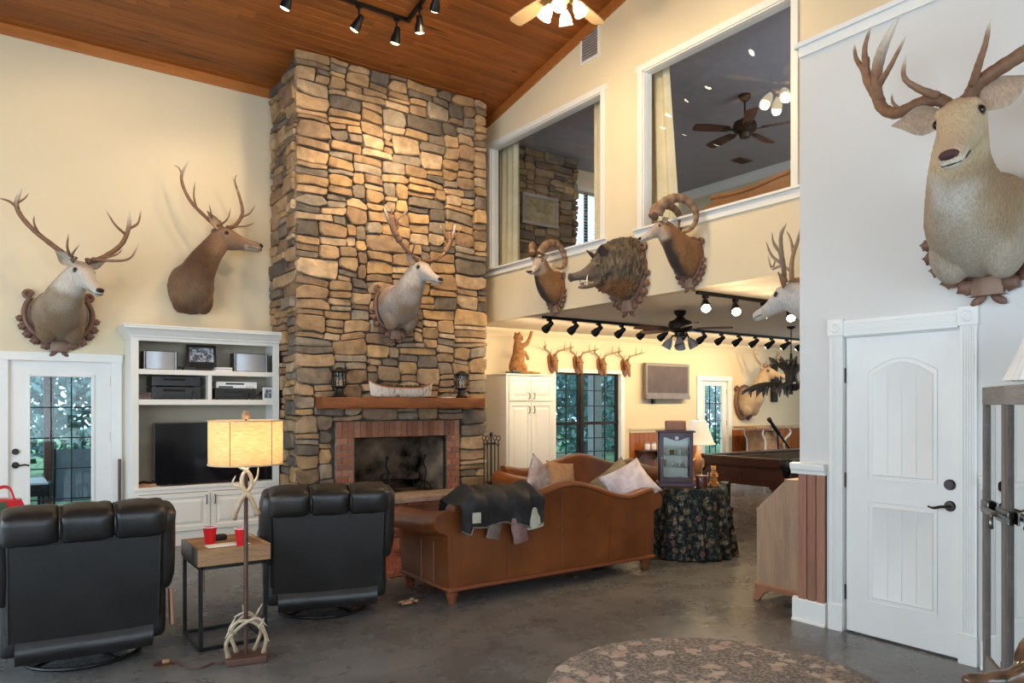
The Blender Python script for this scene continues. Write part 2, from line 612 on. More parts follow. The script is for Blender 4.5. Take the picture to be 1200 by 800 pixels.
def holed(name, mat, axis, a0, a1, z0, top, t0, t1, holes, label=None):
    """wall slab with rectangular holes. axis: direction the wall runs along; top: number or function"""
    us = sorted(set([a0, a1] + [h[0] for h in holes] + [h[1] for h in holes]))
    tf = top if callable(top) else (lambda u: top)
    mb = MB()
    def cell(u0, u1, za, zb0, zb1):
        pts = [(u0, za), (u1, za), (u1, zb1), (u0, zb0)]
        mb.prism(pts, 'y' if axis == 'x' else 'x', t0, t1)
    for u0, u1 in zip(us[:-1], us[1:]):
        hs = sorted([h for h in holes if h[0] <= u0 + 1e-6 and h[1] >= u1 - 1e-6], key=lambda h: h[2])
        z = z0
        for h in hs:
            if h[2] > z + 1e-6:
                cell(u0, u1, z, h[2], h[2])
            z = h[3]
        cell(u0, u1, z, tf(u0), tf(u1))
    o = mb.build(name, mat)
    struct(o, label)
    return o

D1 = (0.187, 1.112)
D2 = (10.80, 11.58)
W1 = (7.345, 8.757, 0.50, 2.06)
holed('wall_back', M['wall'], 'x', XL - 0.15, XE + 0.15, 0, 5.62, YW, YW + 0.15,
      [(D1[0], D1[1], 0, 1.995), (D2[0], D2[1], 0, 1.99), W1, (7.60, 8.50, 3.75, 5.02)], 'cream painted back wall')
# left wall with two tall glazed openings, rear wall with one
holed('wall_left', M['wall'], 'y', YR - 0.15, YW + 0.15, 0, lambda y: ceil_z(y) + 0.1, XL - 0.15, XL,
      [(-0.5, 2.9, 0.4, 3.05), (3.9, 6.9, 0.4, 3.05)])
holed('wall_rear', M['wall'], 'x', XL, XG + 0.2, 0, 6.7, YR - 0.15, YR, [(-1.7, 3.3, 0.5, 3.9)])
# loft gable wall
WA = (6.22, 8.47, 3.41, 5.09)
WB = (3.79, 5.57, 3.41, 5.09)
holed('wall_loft', M['wall'], 'y', YR, YW, ZP, lambda y: ceil_z(y) + 0.02, XG, XG + 0.12, [WA, WB], 'cream upper wall with two interior windows')
# closet
holed('wall_closet', M['wall_cool'], 'y', YR, YCL, 0, 4.09, XC, XC + 0.12, [(2.03, 2.765, 0, 2.0)], 'white wall carrying the door and the big stag')
struct(MB().box(XC + 0.12, XG + 0.0, YCL - 0.12, YCL, 0, 4.09).box(XG, 7.2, YCL - 0.12, YCL, 0, ZP).build('wall_closet_side', M['wall_cool']))
struct(MB().box(XC + 0.12, XG, YR, YCL - 0.12, 3.97, 4.09).build('wall_closet_top', M['wall_cool']))
# pool room
struct(MB().box(XG + 0.12, XE, 1.8, YW, ZP, ZP + 0.12).build('ceiling_pool', M['ceil_paint']))
holed('wall_right', M['wall'], 'y', 1.8, YW, 0, 5.4, XE, XE + 0.15, [(3.6, 7.2, 0.8, 2.3)])  # end wall opening is added, out of view, for the pool room fill
struct(MB().box(7.2, XE + 0.15, 1.65, 1.8, 0, 3.0).box(7.08, 7.2, 1.65, YCL, 0, ZP).build('wall_front', M['wall']))
# loft room
struct(MB().box(XG + 0.12, XE, 1.8, YW, ZP + 0.121, 3.0).build('floor_loft', M['ceil_paint']))
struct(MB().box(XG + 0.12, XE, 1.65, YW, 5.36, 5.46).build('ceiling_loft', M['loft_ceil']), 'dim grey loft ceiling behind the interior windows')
struct(MB().box(10.3, 10.42, 1.8, YW, 3.0, 5.36).build('wall_loft_far', M['wall']))
holed('wall_loft_front', M['wall'], 'x', XG + 0.12, 10.3, 3.0, 5.36, 1.68, 1.8, [(7.0, 9.4, 3.7, 4.9)])  # unseen opening added to carry the loft fill light

# wooden ceiling: planks along X, one by one where the camera sees them
rnd = random.Random(5)
cl = struct(MB().prism([(-0.6, ceil_z(-0.6) + 0.03), (YW + 0.15, ceil_z(YW + 0.15) + 0.03), (YW + 0.15, ceil_z(YW + 0.15) + 0.2), (-0.6, ceil_z(-0.6) + 0.2)], 'x', XL, XG + 0.1)
            .prism([(YR, ceil_z(YR) + 0.0), (-0.6, ceil_z(-0.6) + 0.0), (-0.6, ceil_z(-0.6) + 0.2), (YR, ceil_z(YR) + 0.2)], 'x', XL, XG + 0.1).build('ceiling', M['pine']), 'varnished pine board ceiling sloping up from the back wall')
ca = math.atan(SL)
PW = 0.105
pl_unit = MB().prism([(0.002, 0.03), (0.002, 0.006), (0.008, 0), (PW - 0.008, 0), (PW - 0.002, 0.006), (PW - 0.002, 0.03)], 'x', 0, 1).mesh('plank')
pl_unit.materials.append(M['pine'])
npl = 0
row = 0
y = YW
while y > 2.9:
    x = XL
    x1 = XG + 0.02
    first = True
    while x < x1 - 0.01:
        ln = rnd.uniform(1.6, 3.6) * (0.5 if first else 1)
        first = False
        e = min(x + ln, x1)
        if x1 - e < 0.5:
            e = x1
        o = bpy.data.objects.new('plank', pl_unit)
        COL.objects.link(o)
        o.parent = cl
        # plank profile runs along +v (uphill = towards -Y)
        o.matrix_local = Matrix.Translation((e, y, ceil_z(y))) @ Euler((0, 0, R(180))).to_matrix().to_4x4() @ Matrix.Rotation(ca, 4, 'X') @ Matrix.Diagonal((e - x - 0.002, 1, 1, 1))
        npl += 1
        x = e
    row += 1
    y -= PW * math.cos(ca)
# wood trim where the ceiling meets the walls
struct(MB().box(XL, 2.86, YW - 0.022, YW - 0.001, 5.30, 5.425).build('trim_1', M['pine_trim'], bevel=0.004), 'orange stained wood trim strip under the ceiling')
mb = MB()
mb.prism([(YW, ceil_z(YW) - 0.13), (YW, ceil_z(YW)), (-0.6, ceil_z(-0.6)), (-0.6, ceil_z(-0.6) - 0.13)], 'x', XG - 0.022, XG - 0.001)
struct(mb.build('trim_2', M['pine_trim'], bevel=0.004), 'orange stained wood trim strip along the sloping ceiling edge')

# ---- closet wall trims
struct(MB().box(XC - 0.035, XC + 0.14, YR, YCL + 0.03, 4.09, 4.125).box(XC - 0.018, XC - 0.001, YR, YCL, 4.02, 4.09).build('trim_3', M['trim'], bevel=0.004), 'white ledge cap along the top of the closet wall')
def wains_closet(y0, y1, nm):
    b = struct(MB().box(XC - 0.008, XC - 0.001, y0, y1, 0.1, 1.08).build(nm, M['black_matt']), 'reddish cedar wainscot boards beside the door')
    n = max(1, round((y1 - y0) / 0.075))
    for i in range(n):
        a = y0 + (y1 - y0) * i / n
        c = y0 + (y1 - y0) * (i + 1) / n
        MB().box(XC - 0.024, XC - 0.008, a + 0.003, c - 0.003, 0.14, 1.06).build('plank', M['cedar'], b, bevel=0.003)
wains_closet(2.89, YCL, 'trim_4')
wains_closet(1.0, 1.905, 'trim_5')
def rail(nm, y0, y1):
    pr = [(XC - 0.001, 1.05), (XC - 0.03, 1.05), (XC - 0.034, 1.07), (XC - 0.045, 1.085), (XC - 0.05, 1.11), (XC - 0.05, 1.125), (XC - 0.001, 1.13)]
    return struct(MB().prism(pr, 'y', y0, y1).build(nm, M['trim']), 'white chair rail moulding')
rail('trim_6', 2.885, YCL + 0.05)
rail('trim_7', 0.9, 1.91)
def base(nm, y0, y1):
    pr = [(XC - 0.001, 0), (XC - 0.042, 0), (XC - 0.042, 0.012), (XC - 0.03, 0.02), (XC - 0.03, 0.15), (XC - 0.022, 0.165), (XC - 0.001, 0.17)]
    return struct(MB().prism(pr, 'y', y0, y1).build(nm, M['trim']), 'white baseboard of the closet wall')
base('baseboard_closet', 2.885, YCL + 0.042)
base('baseboard_closet_right', -4.9, 1.905)

# ---- closet door
def make_closet_door():
    d = struct(thing('door_3', None, None), 'white two-panel door with arched upper panel')
    del d['kind']; d['kind'] = 'structure'
    X0 = XC + 0.02
    y0, y1 = 2.034, 2.761
    leaf = MB().box(X0, X0 + 0.04, y0, y1, 0.012, 1.993).build('door_leaf', M['trim'], d, bevel=0.002)
    ya, yb = y0 + 0.135, y1 - 0.155      # right and left stile (seen from the room)
    def panel(z0, z1, arch):
        n = 14
        def outl(ins, dz=0):
            pts = [(ya + ins, z0 + ins), (yb - ins, z0 + ins)]
            for i in range(n + 1):
                t = i / n
                yy = (yb - ins) + (ya - yb + 2 * ins) * t
                zz = z1 - ins + (arch * math.sin(math.pi * t) if arch else 0)
                pts.append((yy, zz))
            return pts
        rings = [(0.0, 0.0), (0.006, 0.009), (0.018, 0.011), (0.03, -0.001), (0.036, 0.002)]
        vs, fs = [], []
        k = None
        for ins, dep in rings:
            o = outl(ins)
            k = len(o)
            vs += [(X0 - 0.0008 + dep * 0.9 - 0.0035, p[0], p[1]) for p in o]
        for r in range(len(rings) - 1):
            for i in range(k):
                fs.append((r * k + i, r * k + (i + 1) % k, (r + 1) * k + (i + 1) % k, (r + 1) * k + i))
        fs.append(tuple(range((len(rings) - 1) * k, len(rings) * k)))
        pn = MB().add(vs, fs).build('panel', M['trim'], d, smooth=True, angle=25)
        # raised beads between the planks of the panel
        m2 = MB()
        for q in (0.25, 0.5, 0.75):
            yy = ya + 0.036 + (yb - ya - 0.072) * q
            zt = z1 - 0.05 + (arch * math.sin(math.pi * q) * 0.95 if arch else 0)
            m2.box(X0 - 0.0055, X0 - 0.002, yy - 0.003, yy + 0.003, z0 + 0.045, zt)
        m2.build('panel_bead', M['trim'], pn, bevel=0.0015)
    panel(1.05, 1.76, 0.085)
    panel(0.24, 0.90, 0.0)
    # hinges
    for z in (1.74, 1.03, 0.27):
        MB().tube([(X0 - 0.008, y1 + 0.004, z - 0.05), (X0 - 0.008, y1 + 0.004, z + 0.05)], 0.008, 8).build('hinge', M['bronze'], d, smooth=True)
    # handle and deadbolt
    yk = y0 + 0.062
    MB().lathe([(0.0, -0.022), (0.028, -0.022), (0.033, -0.012), (0.033, 0)], 20, (X0, yk, 1.055), 'x').build('deadbolt', M['bronze'], d, smooth=True)
    h = MB().lathe([(0.0, -0.018), (0.027, -0.016), (0.033, -0.006), (0.033, 0)], 20, (X0, yk, 0.925), 'x').build('door_handle', M['bronze'], d, smooth=True)
    MB().tube(spline([(X0 - 0.015, yk, 0.925), (X0 - 0.05, yk, 0.925), (X0 - 0.055, yk + 0.03, 0.922), (X0 - 0.055, yk + 0.075, 0.91), (X0 - 0.055, yk + 0.105, 0.918)], 16), [0.009] * 12 + [0.008, 0.007, 0.006, 0.006, 0.006], 8).build('lever', M['bronze'], h, smooth=True)
    MB().box(X0, XC + 0.12, 2.03, 2.765, 1.995, 2.0).box(X0 + 0.041, XC + 0.12, 2.03, 2.765, 0.0, 2.0).build('door_stop', M['trim'], d)
    # casing: fluted boards, corner blocks, plinths
    for ya_, yb_ in ((2.765, 2.865), (1.93, 2.03)):
        m = MB().box(XC - 0.018, XC - 0.001, ya_ + 0.003, yb_ - 0.003, 0.17, 2.012)
        for i in range(5):
            yy = ya_ + 0.022 + i * 0.014
            m.box(XC - 0.0225, XC - 0.018, yy - 0.004, yy + 0.004, 0.19, 2.005)
        m.build('casing', M['trim'], d, bevel=0.0015)
        MB().box(XC - 0.03, XC - 0.001, ya_ - 0.002, yb_ + 0.002, 0, 0.175).build('plinth_block', M['trim'], d, bevel=0.003)
        yc = (ya_ + yb_) / 2
        cb = MB().box(XC - 0.028, XC - 0.001, ya_ - 0.006, yb_ + 0.006, 2.012, 2.125).build('corner_block', M['trim'], d, bevel=0.003)
        MB().lathe([(0.0, -0.034), (0.006, -0.034), (0.012, -0.029), (0.02, -0.029), (0.026, -0.035), (0.032, -0.034), (0.036, -0.027)], 20, (XC, yc, 2.069), 'x').build('rosette', M['trim'], cb, smooth=True)
    m = MB().box(XC - 0.018, XC - 0.001, 2.036, 2.759, 2.005, 2.11)
    for i in range(5):
        zz = 2.028 + i * 0.015
        m.box(XC - 0.0225, XC - 0.018, 2.036, 2.759, zz - 0.004, zz + 0.004)
    m.build('casing', M['trim'], d, bevel=0.0015)
make_closet_door()

# ---- glazed doors of the back wall
def glazed_door(nm, x0, x1, zt, gx0, gx1, gz0, gz1, cols, rows, label, handle, casing=0.105, bar=0.012, dark=False):
    d = struct(thing(nm, None, None), label)
    Y0 = YW + 0.02
    fm = M['trim']
    # leaf as four rails round the glass
    m = MB()
    m.box(x0 + 0.004, gx0, Y0, Y0 + 0.045, 0.012, zt - 0.004)
    m.box(gx1, x1 - 0.004, Y0, Y0 + 0.045, 0.012, zt - 0.004)
    m.box(gx0, gx1, Y0, Y0 + 0.045, gz1, zt - 0.004)
    m.box(gx0, gx1, Y0, Y0 + 0.045, 0.012, gz0)
    m.build('door_leaf', fm, d)
    m = MB()
    for a, b, c, e in ((gx0 - 0.03, gx0, gz0 - 0.03, gz1 + 0.03), (gx1, gx1 + 0.03, gz0 - 0.03, gz1 + 0.03), (gx0, gx1, gz1, gz1 + 0.03), (gx0, gx1, gz0 - 0.03, gz0)):
        m.box(a, b, Y0 - 0.01, Y0, c, e)
    m.build('glass_frame', fm, d, bevel=0.004)
    bars = M['bronze'] if dark else M['black_metal']
    xs = [gx0 + (gx1 - gx0) * i / cols for i in range(cols + 1)]
    zs = [gz0 + (gz1 - gz0) * i / rows for i in range(rows + 1)]
    for i in range(cols):
        for j in range(rows):
            MB().box(xs[i] + 0.001, xs[i + 1] - 0.001, Y0 + 0.018, Y0 + 0.022, zs[j] + 0.001, zs[j + 1] - 0.001).build('pane', M['glass'], d)
    for x in xs[1:-1]:
        MB().box(x - bar / 2, x + bar / 2, Y0 + 0.012, Y0 + 0.028, gz0, gz1).build('muntin', bars, d)
    for z in zs[1:-1]:
        MB().box(gx0, gx1, Y0 + 0.013, Y0 + 0.027, z - bar / 2, z + bar / 2).build('muntin', bars, d)
    for z in (zt - 0.2, zt * 0.6, 0.25):
        MB().tube([(x1 + 0.002, Y0 - 0.006, z - 0.05), (x1 + 0.002, Y0 - 0.006, z + 0.05)], 0.008, 8).build('hinge', M['bronze'], d, smooth=True)
    if handle:
        xk = x0 + 0.06
        MB().lathe([(0.0, -0.024), (0.026, -0.024), (0.032, -0.012), (0.032, 0)], 20, (xk, Y0, 1.06), 'y').build('deadbolt', M['bronze'], d, smooth=True)
        h = MB().lathe([(0.0, -0.018), (0.027, -0.016), (0.034, -0.006), (0.034, 0)], 20, (xk, Y0, 0.92), 'y').build('door_handle', M['bronze'], d, smooth=True)
        MB().tube(spline([(xk, Y0 - 0.01, 0.92), (xk, Y0 - 0.05, 0.92), (xk + 0.03, Y0 - 0.055, 0.918), (xk + 0.08, Y0 - 0.055, 0.925), (xk + 0.115, Y0 - 0.055, 0.915)], 14), 0.009, 8).build('lever', M['bronze'], h, smooth=True)
    for a, b in ((x0 - casing, x0 - 0.002), (x1 + 0.002, x1 + casing)):
        MB().box(a, b, YW - 0.02, YW - 0.001, 0, zt + 0.005).build('casing', fm, d, bevel=0.004)
    MB().box(x0 - casing - 0.008, x1 + casing + 0.008, YW - 0.026, YW - 0.001, zt + 0.005, zt + 0.095).build('casing', fm, d, bevel=0.004)
    m = MB().box(x0, x0 + 0.004, YW, YW + 0.15, 0, zt).box(x1 - 0.004, x1, YW, YW + 0.15, 0, zt).box(x0, x1, YW, YW + 0.15, zt - 0.004, zt)
    m.build('jamb', M['trim'], d)
    return d
glazed_door('door_1', 0.187, 1.112, 1.995, 0.373, 0.928, 0.22, 1.838, 3, 5, 'white glazed exterior door with dark muntins beside the bookcase', True)
glazed_door('door_2', 10.80, 11.58, 1.99, 10.94, 11.44, 0.24, 1.90, 3, 5, 'white glazed exterior door in the pool room', False, 0.11)

# ---- pool room window (double casement, dark frames)
def pool_window():
    w = struct(thing('window_1', None, None), 'dark framed double window with narrow muntins in the pool room')
    x0, x1, z0, z1 = W1
    xm = 7.935
    Y0 = YW + 0.05
    dk = M['bronze']
    for a, b in ((x0, xm - 0.02), (xm + 0.02, x1)):
        f = MB()
        f.box(a, a + 0.03, Y0, Y0 + 0.05, z0, z1).box(b - 0.05, b, Y0, Y0 + 0.05, z0, z1)
        f.box(a, b, Y0, Y0 + 0.05, z0, z0 + 0.05).box(a, b, Y0, Y0 + 0.05, z1 - 0.03, z1).box(a, b, Y0 - 0.005, Y0 + 0.05, 1.215, 1.265)
        f.build('window_frame', dk, w)
        nc = 2 if b < 8.1 else 3
        for za, zb in ((z0 + 0.05, 1.215), (1.265, z1 - 0.03)):
            xs = [a + 0.03 + (b - 0.05 - a - 0.03) * i / nc for i in range(nc + 1)]
            zs = [za + (zb - za) * i / 3 for i in range(4)]
            for i in range(nc):
                for j in range(3):
                    MB().box(xs[i] + 0.001, xs[i + 1] - 0.001, Y0 + 0.02, Y0 + 0.024, zs[j] + 0.001, zs[j + 1] - 0.001).build('pane', M['glass'], w)
            for x in xs[1:-1]:
                MB().box(x - 0.007, x + 0.007, Y0 + 0.012, Y0 + 0.03, za, zb).build('muntin', dk, w)
            for z in zs[1:-1]:
                MB().box(a + 0.03, b - 0.05, Y0 + 0.013, Y0 + 0.029, z - 0.007, z + 0.007).build('muntin', dk, w)
    MB().box(xm - 0.035, xm + 0.035, Y0 - 0.01, Y0 + 0.06, z0, z1).build('mullion', dk, w)
    m = MB().box(x0 - 0.09, x0 - 0.002, YW - 0.018, YW - 0.001, z0 - 0.1, z1 + 0.06).box(x1 + 0.002, x1 + 0.09, YW - 0.018, YW - 0.001, z0 - 0.1, z1 + 0.06)
    m.box(x0, x1, YW - 0.018, YW - 0.001, z1, z1 + 0.06).build('casing', M['trim'], w, bevel=0.003)
    MB().box(x0 - 0.1, x1 + 0.1, YW - 0.05, YW + 0.05, z0 - 0.04, z0).build('window_sill', M['trim'], w, bevel=0.003)
    MB().box(x1 - 0.003, x1, YW, Y0, z0, z1).box(x0, x0 + 0.003, YW, Y0, z0, z1).box(x0, x1, YW, Y0, z1 - 0.003, z1).build('jamb', M['trim'], w)
pool_window()

# left and rear windows, plus an added pool room one (out of view; they let the daylight in)
def plain_window(nm, axis, a0, a1, z0, z1, t, cols):
    w = struct(thing(nm, None, None), 'tall white framed window')
    def b(u0, u1, za, zb, name, mat, th=0.05):
        if axis == 'y':
            MB().box(t - 0.1, t - 0.1 + th, u0, u1, za, zb).build(name, mat, w)
        else:
            MB().box(u0, u1, t - 0.1, t - 0.1 + th, za, zb).build(name, mat, w)
    b(a0, a1, z0, z0 + 0.06, 'window_frame', M['trim'])
    b(a0, a1, z1 - 0.06, z1, 'window_frame', M['trim'])
    for i in range(cols + 1):
        u = a0 + (a1 - a0) * i / cols
        b(max(a0, u - 0.03), min(a1, u + 0.03), z0, z1, 'window_frame', M['trim'])
    for i in range(cols):
        u0 = a0 + (a1 - a0) * i / cols
        u1 = a0 + (a1 - a0) * (i + 1) / cols
        b(u0 + 0.03, u1 - 0.03, z0 + 0.06, z1 - 0.06, 'pane', M['glass'], 0.006)
plain_window('window_2', 'y', -0.5, 2.9, 0.4, 3.05, XL, 3)
plain_window('window_3', 'y', 3.9, 6.9, 0.4, 3.05, XL, 3)
plain_window('added_window_8', 'y', 3.6, 7.2, 0.8, 2.3, XE + 0.2, 3)  # invented window at the unseen end wall, goes with the added ceiling light
plain_window('window_4', 'x', -1.7, 3.3, 0.5, 3.9, YR, 4)

# ---- interior loft windows: casings, sill ledges, glass
def loft_window(nm, y0, y1, z0, z1, sy0, sy1, label):
    w = struct(thing(nm, None, None), label)
    c = 0.07
    X = XG
    for a, b, za, zb in ((y0 - c, y0, z0, z1), (y1, y1 + c, z0, z1), (y0 - c - 0.02, y1 + c + 0.02, z1, z1 + c)):
        MB().box(X - 0.02, X - 0.001, a + 0.001, b - 0.001, za, zb).build('casing', M['trim'], w, bevel=0.003)
    m = MB().box(X, X + 0.12, y0, y0 + 0.012, z0, z1).box(X, X + 0.12, y1 - 0.012, y1, z0, z1).box(X, X + 0.12, y0, y1, z1 - 0.012, z1)
    m.build('jamb', M['trim'], w)
    MB().box(X - 0.05, X - 0.001, sy0, sy1, z0 - 0.012, z0 + 0.012).box(X - 0.02, X - 0.001, sy0, sy1, z0 - 0.09, z0 - 0.012).box(X, X + 0.12, y0, y1, z0 - 0.002, z0 + 0.012).build('window_sill', M['trim'], w, bevel=0.003)
    MB().box(X + 0.05, X + 0.056, y0 + 0.01, y1 - 0.01, z0 + 0.01, z1 - 0.01).build('pane', M['glass_loft'], w)
loft_window('window_5', *WA, 6.12, 8.6, 'large interior loft window with a curtain at each side')
loft_window('window_6', *WB, 3.0, 5.68, 'large interior loft window with a fan and dim ceiling behind')
# pool room crown, wainscot, chair rail
struct(MB().prism([(YW - 0.001, 2.56), (YW - 0.02, 2.56), (YW - 0.03, 2.60), (YW - 0.075, 2.655), (YW - 0.085, 2.689), (YW - 0.001, 2.689)], 'x', XG, XE).build('trim_8', M['wall']), 'cream crown moulding of the pool room')
def wains_pool(x0, x1, nm):
    b = struct(MB().box(x0, x1, YW - 0.006, YW - 0.001, 0.1, 1.08).build(nm, M['black_matt']), 'orange stained wainscot boards of the pool room')
    n = max(1, round((x1 - x0) / 0.11))
    for i in range(n):
        a = x0 + (x1 - x0) * i / n
        c = x0 + (x1 - x0) * (i + 1) / n
        MB().box(a + 0.003, c - 0.003, YW - 0.02, YW - 0.006, 0.12, 1.07).build('plank', M['wains'], b)
    struct(MB().prism([(YW - 0.001, 1.06), (YW - 0.025, 1.06), (YW - 0.03, 1.09), (YW - 0.042, 1.11), (YW - 0.045, 1.14), (YW - 0.001, 1.145)], 'x', x0, x1).build('trim_' + str(int(nm.split('_')[1]) + 1), M['wall']), 'cream chair rail of the pool room')
    struct(MB().box(x0, x1, YW - 0.03, YW - 0.001, 0, 0.13).build('baseboard_' + ('pool' if x0 < 10 else 'pool_right'), M['trim']))
wains_pool(8.97, 10.66, 'trim_9')
wains_pool(11.72, 14.5, 'trim_11')
# ================================================================ stone fireplace
CX0, CX1, CY = 2.86, 5.42, 8.2
FX0, FX1, FZ0, FZ1 = 3.545, 4.817, 0.46, 1.15
BX0, BX1, BZ1 = 3.322, 5.010, 1.342
fp = thing('stone_fireplace', 'tall field stone chimney with brick firebox and rough wooden mantel', 'fireplace', (4.14, 8.2, 0))
FPO = Vector((4.14, 8.2, 0))
def fpart(mb, name, mat, **k):
    mb.v = [(a - FPO.x, b - FPO.y, c) for a, b, c in mb.v]
    return mb.build(name, mat, fp, **k)
m = MB()
cy = CY + 0.03
def cz(y): return ceil_z(y) - 0.002
m.box(CX0 + 0.03, FX0, cy, YW - 0.001, 0, FZ1).box(FX1, CX1 - 0.03, cy, YW - 0.001, 0, FZ1).box(FX0, FX1, cy, YW - 0.001, 0, FZ0)
m.prism([(cy, FZ1), (YW - 0.001, FZ1), (YW - 0.001, cz(YW)), (cy, cz(cy))], 'x', CX0 + 0.03, CX1 - 0.03)
fpart(m, 'mortar_core', M['mortar'])
STONE_PAL = [((0.50, 0.335, 0.195), 5), ((0.40, 0.255, 0.145), 5), ((0.57, 0.41, 0.26), 3), ((0.30, 0.20, 0.125), 4), ((0.25, 0.195, 0.145), 4), ((0.18, 0.145, 0.115), 3), ((0.46, 0.295, 0.155), 4), ((0.36, 0.29, 0.215), 3), ((0.55, 0.35, 0.17), 2)]
def pick(r, pal):
    t = r.uniform(0, sum(w for _, w in pal))
    for c, w in pal:
        t -= w
        if t <= 0:
            return c
    return pal[-1][0]
def stone_layout(U, V, cw, ch, rng, blocked):
    nu, nv = round(U / cw), round(V / ch)
    occ = [[blocked((i + 0.5) * cw, (j + 0.5) * ch) for i in range(nu)] for j in range(nv)]
    out = []
    for j in range(nv):
        i = 0
        while i < nu:
            if occ[j][i]:
                i += 1
                continue
            run = 0
            while i + run < nu and not occ[j][i + run]:
                run += 1
            big = rng.random()
            if big < 0.26:
                h, w = rng.randint(5, 7), rng.randint(7, 13)
            elif big < 0.62:
                h, w = rng.randint(3, 5), rng.randint(5, 11)
            else:
                h, w = rng.randint(2, 3), rng.randint(5, 12)
            if run <= w + 2:
                w = run if run <= 13 else run // 2
            h = min(h, nv - j)
            hh = 0
            while hh < h and all(not occ[j + hh][i + q] for q in range(w)):
                hh += 1
            if nv - j - hh == 1:
                hh = nv - j if all(not occ[nv - 1][i + q] for q in range(w)) else hh
            for b in range(hh):
                for q in range(w):
                    occ[j + b][i + q] = True
            out.append((i * cw, j * ch, (i + w) * cw, (j + hh) * ch))
            i += w
    return out
def warp2(u, v, amp):
    p = Vector((u * 3.1, v * 4.2, 3.7))
    return u + amp * noise.noise(p), v + amp * 0.8 * noise.noise(p + Vector((31, 17, 5)))
def stone_poly(r, rng, amp, gap, umin, umax, vmin, vmax, blk=None):
    u0, v0, u1, v1 = r
    w, h = u1 - u0, v1 - v0
    g = gap
    cu = [min((rng.uniform(0.25, 0.9) if rng.random() < 0.22 else rng.uniform(0.04, 0.22)) * h, w * 0.3) for _ in range(4)]
    cv = [(rng.uniform(0.2, 0.5) if rng.random() < 0.22 else rng.uniform(0.06, 0.22)) * h for _ in range(4)]
    a0, b0, a1, b1 = u0 + g, v0 + g, u1 - g, v1 - g
    mj = lambda: rng.uniform(-0.06, 0.04) * h
    P = [(a0 + cu[0], b0), ((a0 + a1) / 2, b0 - mj() * 0.6), (a1 - cu[1], b0), (a1, b0 + cv[1]), (a1, b1 - cv[2]), (a1 - cu[2], b1), ((a0 + a1) / 2, b1 + mj() * 0.6), (a0 + cu[3], b1), (a0, b1 - cv[3]), (a0, b0 + cv[0])]
    Q = []
    for u, v in P:
        x, y = warp2(u, v, amp)
        if u0 <= umin + 1e-6 and u < umin + 0.03: x = umin + rng.uniform(-0.012, 0.004)
        if u1 >= umax - 1e-6 and u > umax - 0.03: x = umax + rng.uniform(-0.004, 0.012)
        x = max(umin - 0.02, min(umax + 0.02, x))
        y = max(vmin, min(vmax, y))
        if blk and blk[0] < x < blk[1] and y < blk[2]:
            if y > blk[2] - 0.06: y = blk[2]
            elif x < (blk[0] + blk[1]) / 2: x = blk[0]
            else: x = blk[1]
        Q.append((x, y))
    return Q
def stone_mesh(Q, rng, to3, dep, mb, col):
    n = len(Q)
    cu = sum(p[0] for p in Q) / n
    cv = sum(p[1] for p in Q) / n
    tu, tv = rng.uniform(-0.12, 0.12), rng.uniform(-0.15, 0.12)
    def d(p, base): return base + (p[0] - cu) * tu + (p[1] - cv) * tv
    mb.col = col
    r0 = [to3(p[0], p[1], -0.05) for p in Q]
    r1 = [to3(p[0], p[1], max(0.004, d(p, dep * 0.72))) for p in Q]
    ins = 0.09
    I = [(p[0] + (cu - p[0]) * ins * rng.uniform(0.6, 1.3), p[1] + (cv - p[1]) * ins * 1.3 * rng.uniform(0.6, 1.3)) for p in Q]
    r2 = [to3(p[0], p[1], max(0.008, d(p, dep) + rng.uniform(-0.004, 0.004))) for p in I]
    c = to3(cu, cv, dep * 1.02)
    vs = r0 + r1 + r2 + [c]
    fs = []
    for i in range(n):
        k = (i + 1) % n
        fs += [(i, k, n + k, n + i), (n + i, n + k, 2 * n + k, 2 * n + i), (2 * n + i, 2 * n + k, 3 * n)]
    mb.add(vs, fs)
rng = random.Random(11)
ZT = 5.575
GX, GZ = CX1 - CX0, ZT
def blocked(u, v):
    return (BX0 - 0.02 - CX0 < u < BX1 + 0.02 - CX0) and v < BZ1 + 0.005
rects = stone_layout(GX, GZ, GX / 60, GZ / 186, rng, blocked)
rects = [r for r in rects if r[3] - r[1] > 0.02]
front3 = lambda u, v, d: (CX0 + u - FPO.x, CY + 0.02 - d - FPO.y, v)
def visible_size(r):
    hid = 1.0
    if r[1] < 0.7 and r[0] < 1.0: hid = 0.2          # behind the recliner
    return (r[2] - r[0]) * (r[3] - r[1]) * hid
order = sorted(range(len(rects)), key=lambda i: -visible_size(rects[i]))
big = set(order[:300])
rest = MB()
N_ST = len(rects)
for i, r in enumerate(rects):
    Q = stone_poly(r, rng, 0.05, 0.006, 0.0, GX, 0.0, ZT, (BX0 - CX0, BX1 - CX0, BZ1))
    base_c = pick(rng, STONE_PAL)
    k = rng.uniform(0.85, 1.15)
    col = tuple(min(1, c * k) for c in base_c)
    dep = rng.uniform(0.025, 0.06)
    if i in big:
        sm = MB()
        stone_mesh(Q, rng, front3, dep, sm, col)
        sm.build('stone', M['stone'], fp, smooth=True, angle=34)
    else:
        stone_mesh(Q, rng, front3, dep, rest, col)
